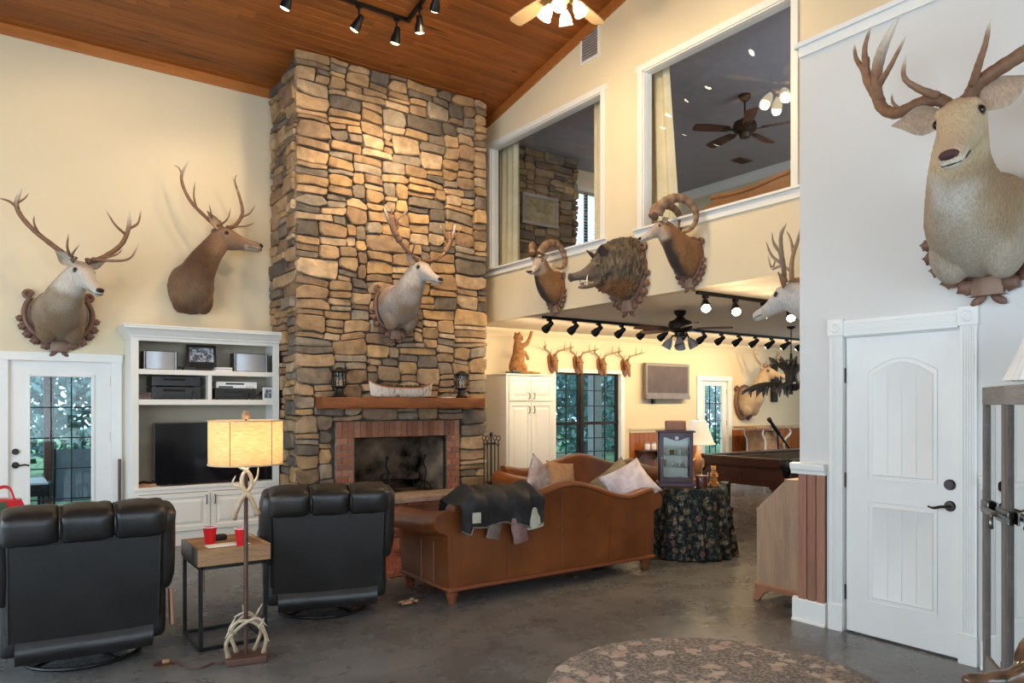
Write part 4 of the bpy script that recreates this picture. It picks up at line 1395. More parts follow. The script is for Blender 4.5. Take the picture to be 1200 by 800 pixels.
# ================================================================ lamps: tracks, fans
WARM = (1.0, 0.74, 0.44)
def track(name, label, pts, z_off, heads, lit_power, group=None, targets=None, lit=None, spot_size=75, blend=0.7, drop=0.12):
    """pts: rail corner points on the ceiling; heads: list of (point, aim)"""
    t = thing(name, label, 'track light', pts[0], 0, group)
    o = Vector(pts[0])
    m = MB()
    for a, b in zip(pts[:-1], pts[1:]):
        a, b = Vector(a) - o, Vector(b) - o
        d = (b - a)
        L = d.length
        q = d.to_track_quat('X', 'Z').to_matrix().to_4x4()
        m.box(-0.018, L + 0.018, -0.018, 0.018, -0.035, 0.0, m=Matrix.Translation(a) @ q)
    m.build('track', M['black_metal'], t)
    for i, (p, aim) in enumerate(heads):
        p = Vector(p) - o
        aimv = (Vector(aim) - Vector(p) - o).normalized()
        hd = MB()
        hd.box(p.x - 0.028, p.x + 0.028, p.y - 0.02, p.y + 0.02, p.z - 0.065, p.z - 0.034)
        piv = p + Vector((0, 0, -drop))
        hd.tube([p + Vector((0, 0, -0.06)), piv], 0.009, 6)
        back = piv - aimv * 0.06
        tip = piv + aimv * 0.10
        q = aimv
        hd.tube([back - aimv * 0.01, back, piv, piv + aimv * 0.04, tip], [0.018, 0.03, 0.036, 0.05, 0.056], 12)
        is_lit = lit is None or i in lit
        h = hd.build('lamp_head', M['black_metal'], t, smooth=True, angle=50)
        c = tip + aimv * 0.002
        bu = MB()
        bu.tube([c, c + aimv * 0.006, c + aimv * 0.012], [0.046, 0.04, 0.012], 12)
        bu.build('bulb', M['bulb'] if is_lit else M['pewter'], h, smooth=True)
        if is_lit and lit_power:
            pw = lit_power[i] if hasattr(lit_power, '__len__') else lit_power
            if pw:
                spot('track_spot', o + tip + aimv * 0.03, aim, pw, WARM, spot_size, blend, None, 0.05)
    return t
def on_ceil(x, y): return (x, y, ceil_z(y) - 0.001)
# main room: rail along the ceiling in front of the chimney, then up the slope
tx = 3.78
heads = []
for x, aim in ((2.45, (1.6, 9.1, 2.4)), (3.20, (2.2, 9.1, 3.0)), (3.64, (3.6, 8.2, 3.6))):
    heads.append((on_ceil(x, 7.26), aim))
for y, aim in ((7.0, (4.6, 8.2, 2.8)), (6.64, (4.2, 8.2, 4.4)), (6.31, (4.5, 8.2, 1.6)), (5.6, (5.69, 7.0, 4.0)), (4.9, (5.69, 5.8, 3.6)), (4.2, (5.69, 4.6, 3.4))):
    heads.append((on_ceil(tx, y), aim))
track('track_light', 'black L-shaped track light with tilted spots on the pine ceiling before the chimney', [on_ceil(1.9, 7.26), on_ceil(tx, 7.26), on_ceil(tx, 3.9)], 0, heads,
      [60, 60, 110, 130, 140, 120, 50, 50, 50], lit=(0, 1, 2, 3, 4, 5, 6, 7, 8), drop=0.2)
heads = []
for x, aim in ((-1.8, (-1.2, 9.1, 3.0)), (-0.6, (0.2, 9.1, 3.2)), (0.4, (0.8, 9.1, 3.2)), (1.3, (1.6, 9.1, 3.6))):
    heads.append((on_ceil(x, 6.4), aim))
track('track_light', 'black straight track light aimed at the antlered heads of the back wall', [on_ceil(-2.4, 6.4), on_ceil(1.6, 6.4)], 0, heads, [35, 45, 50, 60], drop=0.2)
heads = []
for y, aim in ((2.2, (4.75, 2.0, 3.0)), (1.2, (4.75, 1.2, 3.0)), (3.2, (5.0, 3.4, 1.0))):
    heads.append((on_ceil(1.9, y), aim))
track('track_light', 'black track light over the round rug', [on_ceil(1.9, 0.8), on_ceil(1.9, 3.6)], 0, heads, [35, 30, 60], drop=0.2)
# pool room tracks
heads = []
for i in range(15):
    x = 5.95 + i * 0.43
    heads.append(((x, 7.5, ZP - 0.001), (x - 0.12, 9.1, 1.75)))
track('track_light', 'long black track light with many spots along the pool room ceiling', [(5.86, 7.5, ZP - 0.001), (12.3, 7.5, ZP - 0.001)], 0, heads, 30, spot_size=168, blend=1.0)
heads = []
for i in range(4):
    x = 5.95 + i * 0.48
    heads.append(((x, 4.95, ZP - 0.001), (x - 1.4, 3.6, 1.3)))
track('track_light', 'short black track light with glowing spots near the deer by the corner', [(5.84, 4.95, ZP - 0.001), (8.0, 4.95, ZP - 0.001)], 0, heads, 55, spot_size=168, blend=1.0)

# ceiling fans
def fan(name, label, loc, ceil, blades, bl_len, blade_mat, body, a0, lights, light_pw, dark=False, tilt=12, shade_mat=None, globe=False):
    t = thing(name, label, 'ceiling fan', loc)
    dz = ceil - loc[2]
    MB().lathe([(0.0, dz), (0.07, dz), (0.075, dz - 0.03), (0.04, dz - 0.075), (0.014, dz - 0.085)], 20).build('canopy', body, t, smooth=True)
    MB().tube([(0, 0, 0.1), (0, 0, dz - 0.03)], 0.013, 10).build('downrod', body, t)
    MB().lathe([(0.0, 0.14), (0.05, 0.135), (0.075, 0.11), (0.13, 0.09), (0.145, 0.05), (0.145, 0.005), (0.12, -0.03), (0.07, -0.05), (0.06, -0.10), (0.0, -0.105)], 28).build('motor', body, t, smooth=True, angle=30)
    for i in range(blades):
        a = R(a0) + 2 * math.pi * i / blades
        ml = Matrix.Rotation(a, 4, 'Z') @ Matrix.Rotation(R(tilt), 4, 'X')
        pts = [(0.2, -0.05), (0.26, -0.062), (bl_len * 0.75, -0.075), (bl_len - 0.03, -0.07), (bl_len, -0.045), (bl_len, 0.045), (bl_len - 0.03, 0.07), (bl_len * 0.75, 0.075), (0.26, 0.062), (0.2, 0.05)]
        b = MB().prism(pts, 'z', -0.006, 0.004)
        b.v = [tuple(ml @ Vector(p)) for p in b.v]
        bo = b.build('blade', blade_mat, t)
        k = MB().box(0.12, 0.24, -0.02, 0.02, -0.014, -0.006).box(0.2, 0.28, -0.04, 0.04, -0.011, -0.006)
        k.v = [tuple(ml @ Vector(p)) for p in k.v]
        k.build('blade_bracket', body, bo)
    for i in range(lights):
        a = R(a0 + 20) + 2 * math.pi * i / lights
        c = Vector((math.cos(a), math.sin(a), 0))
        p0 = Vector((0, 0, -0.08)) + c * 0.04
        p1 = Vector((0, 0, -0.12)) + c * 0.11
        arm = MB().tube([p0, Vector((0, 0, -0.085)) + c * 0.09, p1], 0.011, 8).build('lamp_arm', body, t, smooth=True)
        ax = (c * 0.55 + Vector((0, 0, -1))).normalized()
        prof = [(0.0, 0.022), (0.02, 0.03), (0.045, 0.045), (0.075, 0.055), (0.10, 0.056), (0.125, 0.064)]
        s = MB().tube([p1 + ax * d for d, r in prof], [r for d, r in prof], 16, cap=False)
        s.build('lamp_shade', shade_mat, arm, smooth='all')
        if light_pw:
            MB().ell(p1 + ax * 0.06, 0.028, 10, 8).build('bulb', M['bulb'], arm, smooth='all')
            point('fan_light', Vector(loc) + p1 + ax * 0.15, light_pw, (1.0, 0.72, 0.38), 0.05)
    return t
fan('ceiling_fan', 'oak bladed ceiling fan with glowing tulip shades under the pine ceiling', (4.14, 5.03, 5.20), ceil_z(5.03), 5, 0.70, M['blade'], M['brass'], 20, 4, 34, shade_mat=M['fan_glass'])
M['smoke_glass'] = plain('grey_frosted_glass', (0.30, 0.31, 0.34, 1), 0.25, var=0.05)
fan('ceiling_fan', 'dark ceiling fan with grey glass shades under the pool room ceiling', (6.9, 6.13, 2.47), ZP - 0.001, 5, 0.62, M['darkwood'], M['bronze'], 20, 4, 0, shade_mat=M['smoke_glass'])
# ================================================================ trophy mounts
TMP_SC = bpy.data.scenes.new('tmp')
def remeshed(mb, voxel, smooth_it=6, fac=0.5):
    me = mb.mesh('tmp')
    bm = bmesh.new()
    bm.from_mesh(me)
    bmesh.ops.recalc_face_normals(bm, faces=bm.faces)
    bm.to_mesh(me)
    bm.free()
    o = bpy.data.objects.new('tmp', me)
    TMP_SC.collection.objects.link(o)
    r = o.modifiers.new('r', 'REMESH')
    r.mode = 'VOXEL'
    r.voxel_size = voxel
    r.use_smooth_shade = True
    s = o.modifiers.new('s', 'SMOOTH')
    s.factor = fac
    s.iterations = smooth_it
    vl = TMP_SC.view_layers[0]
    vl.update()
    dg = vl.depsgraph
    ev = o.evaluated_get(dg)
    out = bpy.data.meshes.new_from_object(ev)
    bpy.data.objects.remove(o)
    bpy.data.meshes.remove(me)
    return out
def colour_mesh(me, fn):
    at = me.color_attributes.new('col', 'FLOAT_COLOR', 'POINT')
    buf = []
    for v in me.vertices:
        c = fn(v.co)
        buf += [c[0], c[1], c[2], 1.0]
    at.data.foreach_set('color', buf)
def mesh_obj(me, name, mat, parent, smooth=True):
    me.name = name
    me.materials.clear()
    me.materials.append(mat)
    if smooth:
        me.polygons.foreach_set('use_smooth', [True] * len(me.polygons))
    o = bpy.data.objects.new(name, me)
    COL.objects.link(o)
    o.parent = parent
    return o
def loft(mb, secs, n=20, p=2.0):
    """secs: (centre, tangent, lateral, rx, ru, rd)"""
    vs = []
    for c, t, l, rx, ru, rd in secs:
        t = Vector(t).normalized()
        l = Vector(l)
        l = (l - t * l.dot(t)).normalized()
        u = t.cross(l)
        for j in range(n):
            a = 2 * math.pi * j / n
            ca_, sa = math.cos(a), math.sin(a)
            e = 2.0 / p
            x = math.copysign(abs(ca_) ** e, ca_) * rx
            y = math.copysign(abs(sa) ** e, sa) * (ru if sa > 0 else rd)
            vs.append(Vector(c) + l * x + u * y)
    k = len(secs)
    fs = [(i * n + j, i * n + (j + 1) % n, (i + 1) * n + (j + 1) % n, (i + 1) * n + j) for i in range(k - 1) for j in range(n)]
    fs += [tuple(range(n - 1, -1, -1)), tuple(range((k - 1) * n, k * n))]
    mb.add(vs, fs)
def densify(secs, m=3):
    """interpolate numeric rows smoothly"""
    rows = [Vector(r) if False else r for r in secs]
    out = []
    k = len(rows)
    for i in range(k - 1):
        p0 = rows[max(i - 1, 0)]
        p1, p2 = rows[i], rows[i + 1]
        p3 = rows[min(i + 2, k - 1)]
        for q in range(m):
            u = q / m
            out.append(tuple(0.5 * ((2 * b) + (c - a) * u + (2 * a - 5 * b + 4 * c - d) * u * u + (3 * b - a - 3 * c + d) * u ** 3) for a, b, c, d in zip(p0, p1, p2, p3)))
    out.append(rows[-1])
    return out
def blendc(a, b, t):
    t = max(0.0, min(1.0, t))
    return tuple(x + (y - x) * t for x, y in zip(a, b))
def sstep(a, b, x):
    t = max(0.0, min(1.0, (x - a) / (b - a)))
    return t * t * (3 - 2 * t)
ANT_BASE, ANT_MID, ANT_TIP = (0.16, 0.078, 0.042), (0.30, 0.158, 0.088), (0.78, 0.70, 0.58)
def antler_mesh(beam, r0, r1, tines, palm=None, cols=(ANT_BASE, ANT_MID, ANT_TIP), n=9, rough=0.05):
    mb = MB()
    def ctube(pts, ra, rb, tip=True, flat=None, t0=0.0):
        path = spline(pts, max(12, 7 * (len(pts) - 1)))
        k = len(path)
        rad, cc = [], []
        for i in range(k):
            t = i / (k - 1)
            r = ra + (rb - ra) * t
            if tip and t > 0.8:
                r *= max(0.12, 1 - ((t - 0.8) / 0.2) ** 2 * 0.88)
            r *= 1 + rough * math.sin(i * 2.1) + (0.35 * max(0, 1 - t * 14) if t0 == 0.0 else 0)
            rad.append(r)
            c = blendc(cols[0], cols[1], t0 + t * 1.2)
            if tip:
                c = blendc(c, cols[2], sstep(0.72, 1.0, t))
            cc.append(c)
        fl = None
        if flat:
            fl = [1 + (flat - 1) * sstep(0.35, 0.6, i / (k - 1)) for i in range(k)]
        mb.tube(path, rad, n, True, fl, cc)
    ctube(beam, r0, r1, True)
    for tn in tines:
        ctube(tn[0], tn[1], tn[1] * 0.35, True, None, 0.5)
    if palm:
        for pts, ra, rb in palm:
            ctube(pts, ra, rb, False, None, 0.5)
    return mb
def ear_mesh(base, direction, face, length, width, c_out, c_in, cup=0.5):
    """leaf shaped cupped ear; direction: towards the tip, face: opening"""
    d = Vector(direction).normalized()
    f = Vector(face)
    f = (f - d * f.dot(d)).normalized()
    s = d.cross(f)
    mb = MB()
    b = Vector(base)
    def pt(u, v, off):
        w = width * (0.42 + 0.58 * math.sin(math.pi * min(1, u * 1.25) * 0.8)) * max(0.02, 1 - max(0, (u - 0.4) / 0.6) ** 1.6)
        vv = (v - 0.5) * 2
        dep = cup * w * (1 - vv * vv) * (1 - 0.45 * u)
        curl = 0.10 * length * u * u
        return b + d * (length * u) + s * (w * vv) - f * (dep + off * (1 - abs(vv) ** 3) - curl)
    mb.grid(12, 8, lambda u, v: pt(u, v, 0.0), cols=lambda u, v: blendc(c_in, c_out, sstep(0.55, 1.0, abs(v - 0.5) * 2)))
    mb.grid(12, 8, lambda u, v: pt(u, v, 0.012), cols=lambda u, v: c_out)
    return mb
DEER_HEAD = [(-0.26, 0.0, 0.13, 0.12, 0.16), (-0.05, 0.0, 0.215, 0.205, 0.27), (0.12, 0.0, 0.245, 0.215, 0.32), (0.28, -0.02, 0.205, 0.18, 0.295), (0.45, -0.05, 0.165, 0.135, 0.225), (0.62, -0.08, 0.14, 0.112, 0.185), (0.78, -0.10, 0.135, 0.112, 0.155), (0.90, -0.11, 0.13, 0.108, 0.135), (0.965, -0.12, 0.10, 0.08, 0.10), (0.985, -0.125, 0.06, 0.05, 0.06)]
# neck rows: out, z, pitch deg, rx, ru, rd, yaw fraction
DEER_NECK = [(0.0, -0.02, 0, 0.235, 0.26, 0.31, 0.0), (0.10, -0.02, 4, 0.245, 0.265, 0.31, 0.0), (0.20, 0.03, 22, 0.215, 0.215, 0.27, 0.06), (0.29, 0.15, 44, 0.175, 0.165, 0.21, 0.2), (0.36, 0.31, 60, 0.145, 0.135, 0.165, 0.45), (0.41, 0.46, 62, 0.125, 0.115, 0.14, 0.8), (0.46, 0.565, 40, 0.105, 0.10, 0.125, 1.0)]

# fuller, lower-set bust of the stags
STAG_NECK = [(0.0, -0.02, 0, 0.24, 0.25, 0.28, 0.0), (0.11, -0.02, 4, 0.25, 0.25, 0.285, 0.0), (0.22, 0.02, 22, 0.225, 0.205, 0.25, 0.08), (0.32, 0.11, 42, 0.185, 0.16, 0.205, 0.25), (0.40, 0.22, 56, 0.155, 0.13, 0.165, 0.5), (0.455, 0.32, 56, 0.132, 0.112, 0.14, 0.82), (0.505, 0.39, 38, 0.11, 0.10, 0.125, 1.0)]
def carved_plaque(t, w, h, zc=0.0, scale=1.0, leaves=True, board=True, rails=True):
    """oval board with curled rails at the sides and oak leaves below"""
    pm = M['plaque']
    if board:
        pts = [(w * 0.86 * math.cos(a), zc + h * 0.9 * math.sin(a)) for a in [2 * math.pi * i / 28 for i in range(28)]]
        MB().prism(pts, 'y', -0.025 * scale, -0.002).build('plaque_board', pm, t, bevel=0.006)
    if rails:
        for s in (-1, 1):
            path = [(s * w * math.sin(a) * 0.99, -0.03 * scale, zc - h * math.cos(a)) for a in [math.pi * (0.08 + 0.62 * i / 16) for i in range(17)]]
            rad = [0.034 * scale * (1 - 0.25 * i / 16) for i in range(17)]
            MB().tube(path, rad, 8).build('plaque_rail', pm, t, smooth=True)
            e = Vector(path[-1])
            cur = []
            for i in range(15):
                q = i / 14
                rr = 0.045 * scale * (1 - 0.6 * q)
                an = math.pi * (0.0 + 2.2 * q)
                cur.append((e.x + s * (0.03 * scale - rr * math.cos(an) + 0.0), e.y - 0.004, e.z + 0.03 * scale + rr * math.sin(an)))
            MB().tube(cur, [0.022 * scale] * 15, 7).build('scroll_end', pm, t, smooth=True)
    if leaves:
        rg = random.Random(int(w * 1000))
        for s in (-1, 1):
            for i in range(5):
                a = 0.09 + 0.125 * i
                x = s * w * math.sin(a * math.pi * 0.75)
                z = zc - h * math.cos(a * math.pi * 0.75) - 0.015 * scale
                an = s * (0.9 + 0.25 * i) + rg.uniform(-0.2, 0.2)
                L = (0.135 - 0.012 * i) * scale
                d = Vector((math.sin(an), 0, -math.cos(an) * 0.8))
                sd = Vector((-d.z, 0, d.x))
                n = 7
                out = []
                for q in range(n + 1):
                    u = q / n
                    wv = 0.45 * L * math.sin(math.pi * min(1, u * 0.92 + 0.06)) * (1 + 0.22 * math.cos(u * 18))
                    out.append((u, wv))
                mb = MB()
                def lp(u, v):
                    k = u * n
                    i0 = min(int(k), n - 1)
                    wv = out[i0][1] + (out[i0 + 1][1] - out[i0][1]) * (k - i0)
                    vv = v * 2 - 1
                    p = Vector((x, -0.012 - 0.028 * scale * (1 - vv * vv) - 0.018 * scale * math.sin(u * 3), z)) + d * (L * u) + sd * (wv * vv)
                    return p
                mb.grid(14, 6, lp)
                mb.build('carved_leaf', pm, t, smooth='all')
        # blank scroll tablet
        tb = MB().grid(10, 4, lambda u, v: ((u - 0.5) * 0.17 * scale, -0.045 * scale - 0.022 * scale * math.sin(math.pi * u) + 0.015 * scale * abs(v - 0.5), zc - h - 0.05 * scale + (v - 0.5) * 0.12 * scale))
        tb.grid(10, 1, lambda u, v: ((u - 0.5) * 0.2 * scale, -0.001 - v * 0.044 * scale - v * 0.022 * scale * math.sin(math.pi * u), zc - h - 0.11 * scale))
        tb.build('scroll_tablet', M['antler_plate'], t, smooth='all')
        for s in (-1, 1):
            MB().ell((s * 0.055 * scale, -0.02 * scale, zc - h - 0.135 * scale), (0.05 * scale, 0.02 * scale, 0.024 * scale), 10, 6, Matrix.Rotation(s * 0.6, 4, 'Y')).build('acorn', pm, t, smooth='all')
M['antler_plate'] = plain('pale_carved_wood', (0.30, 0.18, 0.12, 1), 0.55, var=0.1)

def ungulate(name, label, cat, loc, rz, yaw, pitch, hl, scale, colf, antlers, ear=(0.24, 0.075), ear_dir=(0.9, -0.3, 0.42), ear_cols=((0.35, 0.24, 0.15), (0.55, 0.42, 0.32)), neck=None, head=None, voxel=0.012, roll=0.0, nose_col=None, group=None, eye_k=1.0, droop=0.0, extra=None, horn_part='antler', fur_len=0.0, ear_u=0.12, lobes=False):
    t = thing(name, label, cat, loc, rz, group)
    yaw, pitch, roll = R(yaw), R(pitch), R(roll)
    mb = MB()
    secs = []
    rows = densify(neck or DEER_NECK, 3)
    piv = 0.12 * scale
    for o_, z, pt, rx, ru, rd, yf in rows:
        o_, z, rx, ru, rd = (q * scale for q in (o_, z, rx, ru, rd))
        a = yaw * max(0, yf)
        rot = Matrix.Rotation(a, 3, 'Z')
        p = rot @ Vector((0, -(o_ - piv), z)) + Vector((0, -piv, 0)) if o_ > piv else Vector((0, -o_, z))
        tn = rot @ Vector((0, -math.cos(R(pt)), math.sin(R(pt))))
        lt = rot @ Vector((1, 0, 0))
        secs.append((p, tn, lt, rx, ru, rd))
    loft(mb, secs, 24, 2.1)
    poll = secs[-1][0]
    H = Matrix.Translation(poll) @ Matrix.Rotation(yaw, 4, 'Z') @ Matrix.Rotation(-pitch, 4, 'X') @ Matrix.Rotation(roll, 4, 'Y')
    # head frame: x lateral, -y forward, z up
    hs = []
    for f, u, rx, ru, rd in densify(head or DEER_HEAD, 3):
        c = H @ Vector((0, -f * hl, u * hl))
        hs.append((c, H.to_3x3() @ Vector((0, -1, 0)), H.to_3x3() @ Vector((1, 0, 0)), rx * hl, ru * hl, rd * hl))
    loft(mb, hs, 20, 2.2)
    for s in (-1, 1):      # brow ridges
        mb.ell(H @ Vector((s * 0.16 * hl, -0.10 * hl, 0.12 * hl)), 0.075 * hl, 10, 8)
    if lobes or neck in (None, STAG_NECK):        # pectoral lobes and brisket
        for s in (-1, 1):
            mb.ell((s * 0.12 * scale, -0.155 * scale, -0.17 * scale), (0.105 * scale, 0.12 * scale, 0.17 * scale), 14, 10)
        mb.ell((0, -0.20 * scale, -0.02 * scale), (0.10 * scale, 0.12 * scale, 0.20 * scale), 14, 10)
    if extra:
        extra(mb, H, hl)
    me = remeshed(mb, voxel)
    Hi = H.inverted()
    if fur_len:
        nrm = [v.normal.copy() for v in me.vertices]
        for v, nv in zip(me.vertices, nrm):
            q = Hi @ v.co
            if -q.y < 0.1 * hl:
                v.co += nv * fur_len * (noise.noise(Vector((v.co.x * 90, v.co.y * 90, v.co.z * 14))) + 0.6 * noise.noise(Vector((v.co.x * 150, v.co.y * 150, v.co.z * 24))))
    def cf(co):
        q = Hi @ co
        return colf(co / scale, (q.x / hl, -q.y / hl, q.z / hl))
    colour_mesh(me, cf)
    mesh_obj(me, 'body', M['fur'], t)
    for s in (-1, 1):
        ep = H @ Vector((s * 0.205 * hl, -0.155 * hl, 0.045 * hl))
        MB().ell(ep, 0.048 * hl * eye_k, 12, 8).build('eye', M['eye'], t, smooth='all')
        ed = Vector((s * ear_dir[0], -ear_dir[1], ear_dir[2]))
        ed = H.to_3x3() @ ed
        fc = H.to_3x3() @ Vector((s * 0.25, -1.0, -droop))
        ear_mesh(H @ Vector((s * 0.16 * hl, 0.02 * hl, ear_u * hl)), ed, fc, ear[0], ear[1], *ear_cols).build('ear', M['fur'], t, smooth='all')
    nb = MB()
    nb.col = nose_col or (0.03, 0.02, 0.018)
    nb.ell(H @ Vector((0, -0.955 * hl, -0.065 * hl)), (0.10 * hl, 0.05 * hl, 0.055 * hl), 12, 8, H.to_3x3().to_4x4())
    for s in (-1, 1):
        nb.ell(H @ Vector((s * 0.06 * hl, -0.955 * hl, -0.075 * hl)), (0.03 * hl, 0.04 * hl, 0.035 * hl), 10, 6, H.to_3x3().to_4x4())
    nb.build('nose', M['print'], t, smooth='all')
    mo = MB()
    mo.col = (0.05, 0.035, 0.03)
    mo.tube([H @ Vector((x * hl, -f * hl, u * hl)) for x, f, u in ((-0.132, 0.70, -0.175), (-0.126, 0.86, -0.17), (-0.085, 0.965, -0.165), (0, 0.995, -0.16), (0.085, 0.965, -0.165), (0.126, 0.86, -0.17), (0.132, 0.70, -0.175))], 0.009 * hl, 6)
    mo.build('mouth', M['print'], t, smooth='all')
    if antlers:
        for side in antlers:
            side = dict(side)
            off = poll + Vector(side.pop('off', (0, 0, 0)))
            mesh = antler_mesh(**side)
            mesh.v = [tuple(Vector((p[0], -p[1], p[2])) + off) for p in mesh.v]
            mesh.build(horn_part, M['antler'], t, smooth='all')
    return t, H
# antler points are (lateral, outwards, up) from the poll, in metres
def stag_cols(face, neck_c, chest, dark, chin=(0.62, 0.56, 0.48)):
    def f(co, h):
        x, fw, u = h
        n = noise.noise(co * 9) * 0.5
        base = blendc(chest, neck_c, sstep(-0.25, 0.15, co.z + n * 0.15))
        base = blendc(base, dark, 0.65 * sstep(0.0, 0.8, noise.noise(co * 5 + Vector((3, 1, 2))) + 0.15))
        k = sstep(-0.28, 0.0, fw) * sstep(-0.62, -0.38, u)
        c = blendc(base, face, k)
        if fw > -0.3 and u > 0.10:
            c = blendc(c, dark, 0.65 * sstep(0.10, 0.2, u) * sstep(0.45, 0.1, fw))
        if fw > 0.55 and -0.4 < u < -0.12:
            c = blendc(c, chin, 0.8)
        ex = math.hypot(abs(x) - 0.2, fw - 0.15, u - 0.045)
        c = blendc((0.03, 0.02, 0.015), c, sstep(0.055, 0.085, ex))
        return c
    return f
# --- pale stag on the back wall above the glazed door
ox, oz = W(69, 366, YW)
A_L = dict(beam=[(-0.05, 0.04, 0.09), (-0.17, 0.0, 0.17), (-0.42, -0.03, 0.38), (-0.54, 0.0, 0.56), (-0.50, 0.05, 0.74)], r0=0.028, r1=0.02,
           tines=[([(-0.10, 0.05, 0.13), (-0.13, 0.16, 0.20), (-0.12, 0.2, 0.33)], 0.017), ([(-0.36, -0.02, 0.33), (-0.40, 0.06, 0.41), (-0.40, 0.08, 0.49)], 0.014), ([(-0.52, 0.0, 0.54), (-0.60, 0.02, 0.60), (-0.70, 0.02, 0.62)], 0.017), ([(-0.53, 0.02, 0.60), (-0.48, 0.04, 0.64), (-0.44, 0.05, 0.70)], 0.012), ([(-0.08, 0.05, 0.12), (-0.08, 0.16, 0.14), (-0.03, 0.26, 0.22)], 0.015)])
A_R = dict(beam=[(0.05, 0.04, 0.09), (0.18, 0.0, 0.14), (0.36, -0.03, 0.30), (0.43, 0.0, 0.47), (0.44, 0.04, 0.66)], r0=0.028, r1=0.02,
           tines=[([(0.10, 0.05, 0.12), (0.28, 0.18, 0.10), (0.42, 0.22, 0.14), (0.50, 0.22, 0.30)], 0.018), ([(0.16, 0.03, 0.13), (0.30, 0.16, 0.17), (0.36, 0.2, 0.24)], 0.014), ([(0.41, -0.01, 0.42), (0.30, 0.05, 0.50), (0.21, 0.08, 0.64)], 0.016), ([(0.43, 0.0, 0.48), (0.52, 0.02, 0.55), (0.55, 0.03, 0.70)], 0.017)])
t, H = ungulate('stag_mount', 'pale stag head with wide antlers on a carved plaque above the glazed door', 'trophy head', (ox, YW - 0.001, oz), 0, 24, -30, 0.43, 1.0,
    stag_cols((0.66, 0.60, 0.53), (0.42, 0.335, 0.25), (0.24, 0.155, 0.09), (0.25, 0.155, 0.085)), [A_L, A_R], ear=(0.22, 0.075), ear_cols=((0.5, 0.4, 0.3), (0.66, 0.58, 0.48)), fur_len=0.006, neck=STAG_NECK)
carved_plaque(t, 0.31, 0.28, -0.03, 0.95)
# --- brown elk beside it
ox, oz = W(222, 335, YW)
E_L = dict(beam=[(-0.05, 0.02, 0.09), (-0.16, 0.0, 0.17), (-0.34, -0.04, 0.36), (-0.43, -0.05, 0.60), (-0.36, 0.0, 0.80)], r0=0.024, r1=0.014,
           tines=[([(-0.28, -0.03, 0.29), (-0.31, 0.0, 0.42), (-0.30, 0.03, 0.58)], 0.014), ([(-0.12, 0.02, 0.15), (-0.15, 0.1, 0.22), (-0.18, 0.12, 0.32)], 0.013), ([(-0.42, -0.05, 0.62), (-0.46, -0.03, 0.70), (-0.52, -0.02, 0.72)], 0.009), ([(-0.05, 0.03, 0.1), (0.02, 0.14, 0.17), (0.05, 0.18, 0.31)], 0.013)])
E_R = dict(beam=[(0.05, 0.02, 0.09), (0.14, 0.0, 0.14), (0.23, -0.03, 0.30), (0.19, -0.02, 0.50), (0.10, 0.02, 0.70)], r0=0.024, r1=0.014,
           tines=[([(0.21, -0.02, 0.25), (0.30, 0.02, 0.30), (0.37, 0.04, 0.42)], 0.013), ([(0.12, 0.02, 0.12), (0.24, 0.08, 0.13), (0.35, 0.12, 0.19)], 0.013), ([(0.16, 0.0, 0.57), (0.13, 0.03, 0.66), (0.16, 0.03, 0.74)], 0.009)])
def elk_col(co, h):
    x, fw, u = h
    n = noise.noise(co * 7)
    c = blendc((0.26, 0.16, 0.095), (0.115, 0.058, 0.032), sstep(-0.2, 0.25, co.z + n * 0.1) * sstep(0.3, 0.05, abs(co.x)))
    c = blendc(c, (0.075, 0.040, 0.026), sstep(-0.12, -0.33, co.z + n * 0.06) * 0.75)
    c = blendc(c, (0.27, 0.16, 0.10), sstep(-0.3, 0.2, fw) * sstep(-0.62, -0.38, u))
    if fw > -0.3 and u > 0.08:
        c = blendc(c, (0.22, 0.10, 0.05), 0.7 * sstep(0.08, 0.2, u))
    if fw > 0.6 and -0.4 < u < -0.13: c = blendc(c, (0.5, 0.40, 0.30), 0.7)
    ex = math.hypot(abs(x) - 0.2, fw - 0.15, u - 0.045)
    c = blendc(blendc((0.03, 0.02, 0.015), (0.33, 0.22, 0.14), sstep(0.05, 0.07, ex)), c, sstep(0.07, 0.11, ex))
    return c
ungulate('elk_mount', 'dark brown elk head without plaque between the stag and the chimney', 'trophy head', (ox, YW - 0.001, oz), 0, 60, -10, 0.46, 1.0, elk_col, [E_L, E_R], ear=(0.24, 0.075), ear_dir=(0.45, -0.75, 0.7), ear_cols=((0.30, 0.19, 0.11), (0.46, 0.34, 0.23)), fur_len=0.006)
# --- fallow buck on the chimney
ox, oz = W(462, 357, CY - 0.03)
F_L = dict(beam=[(-0.04, 0.03, 0.08), (-0.13, 0.02, 0.15), (-0.28, 0.0, 0.30), (-0.38, 0.0, 0.46), (-0.48, 0.02, 0.64)], r0=0.023, r1=0.022, palm=[([(-0.26, 0.0, 0.28), (-0.35, 0.0, 0.42), (-0.37, 0.01, 0.56)], 0.04, 0.03), ([(-0.30, 0.0, 0.33), (-0.38, 0.0, 0.48), (-0.43, 0.01, 0.58)], 0.038, 0.022)],
           tines=[([(-0.12, 0.03, 0.14), (-0.15, 0.12, 0.19), (-0.14, 0.17, 0.31)], 0.014), ([(-0.36, 0.01, 0.48), (-0.38, 0.02, 0.58), (-0.38, 0.03, 0.68)], 0.015), ([(-0.33, 0.0, 0.42), (-0.29, 0.03, 0.54), (-0.18, 0.04, 0.64)], 0.017), ([(-0.31, 0.0, 0.40), (-0.29, 0.03, 0.46), (-0.28, 0.04, 0.52)], 0.011)])
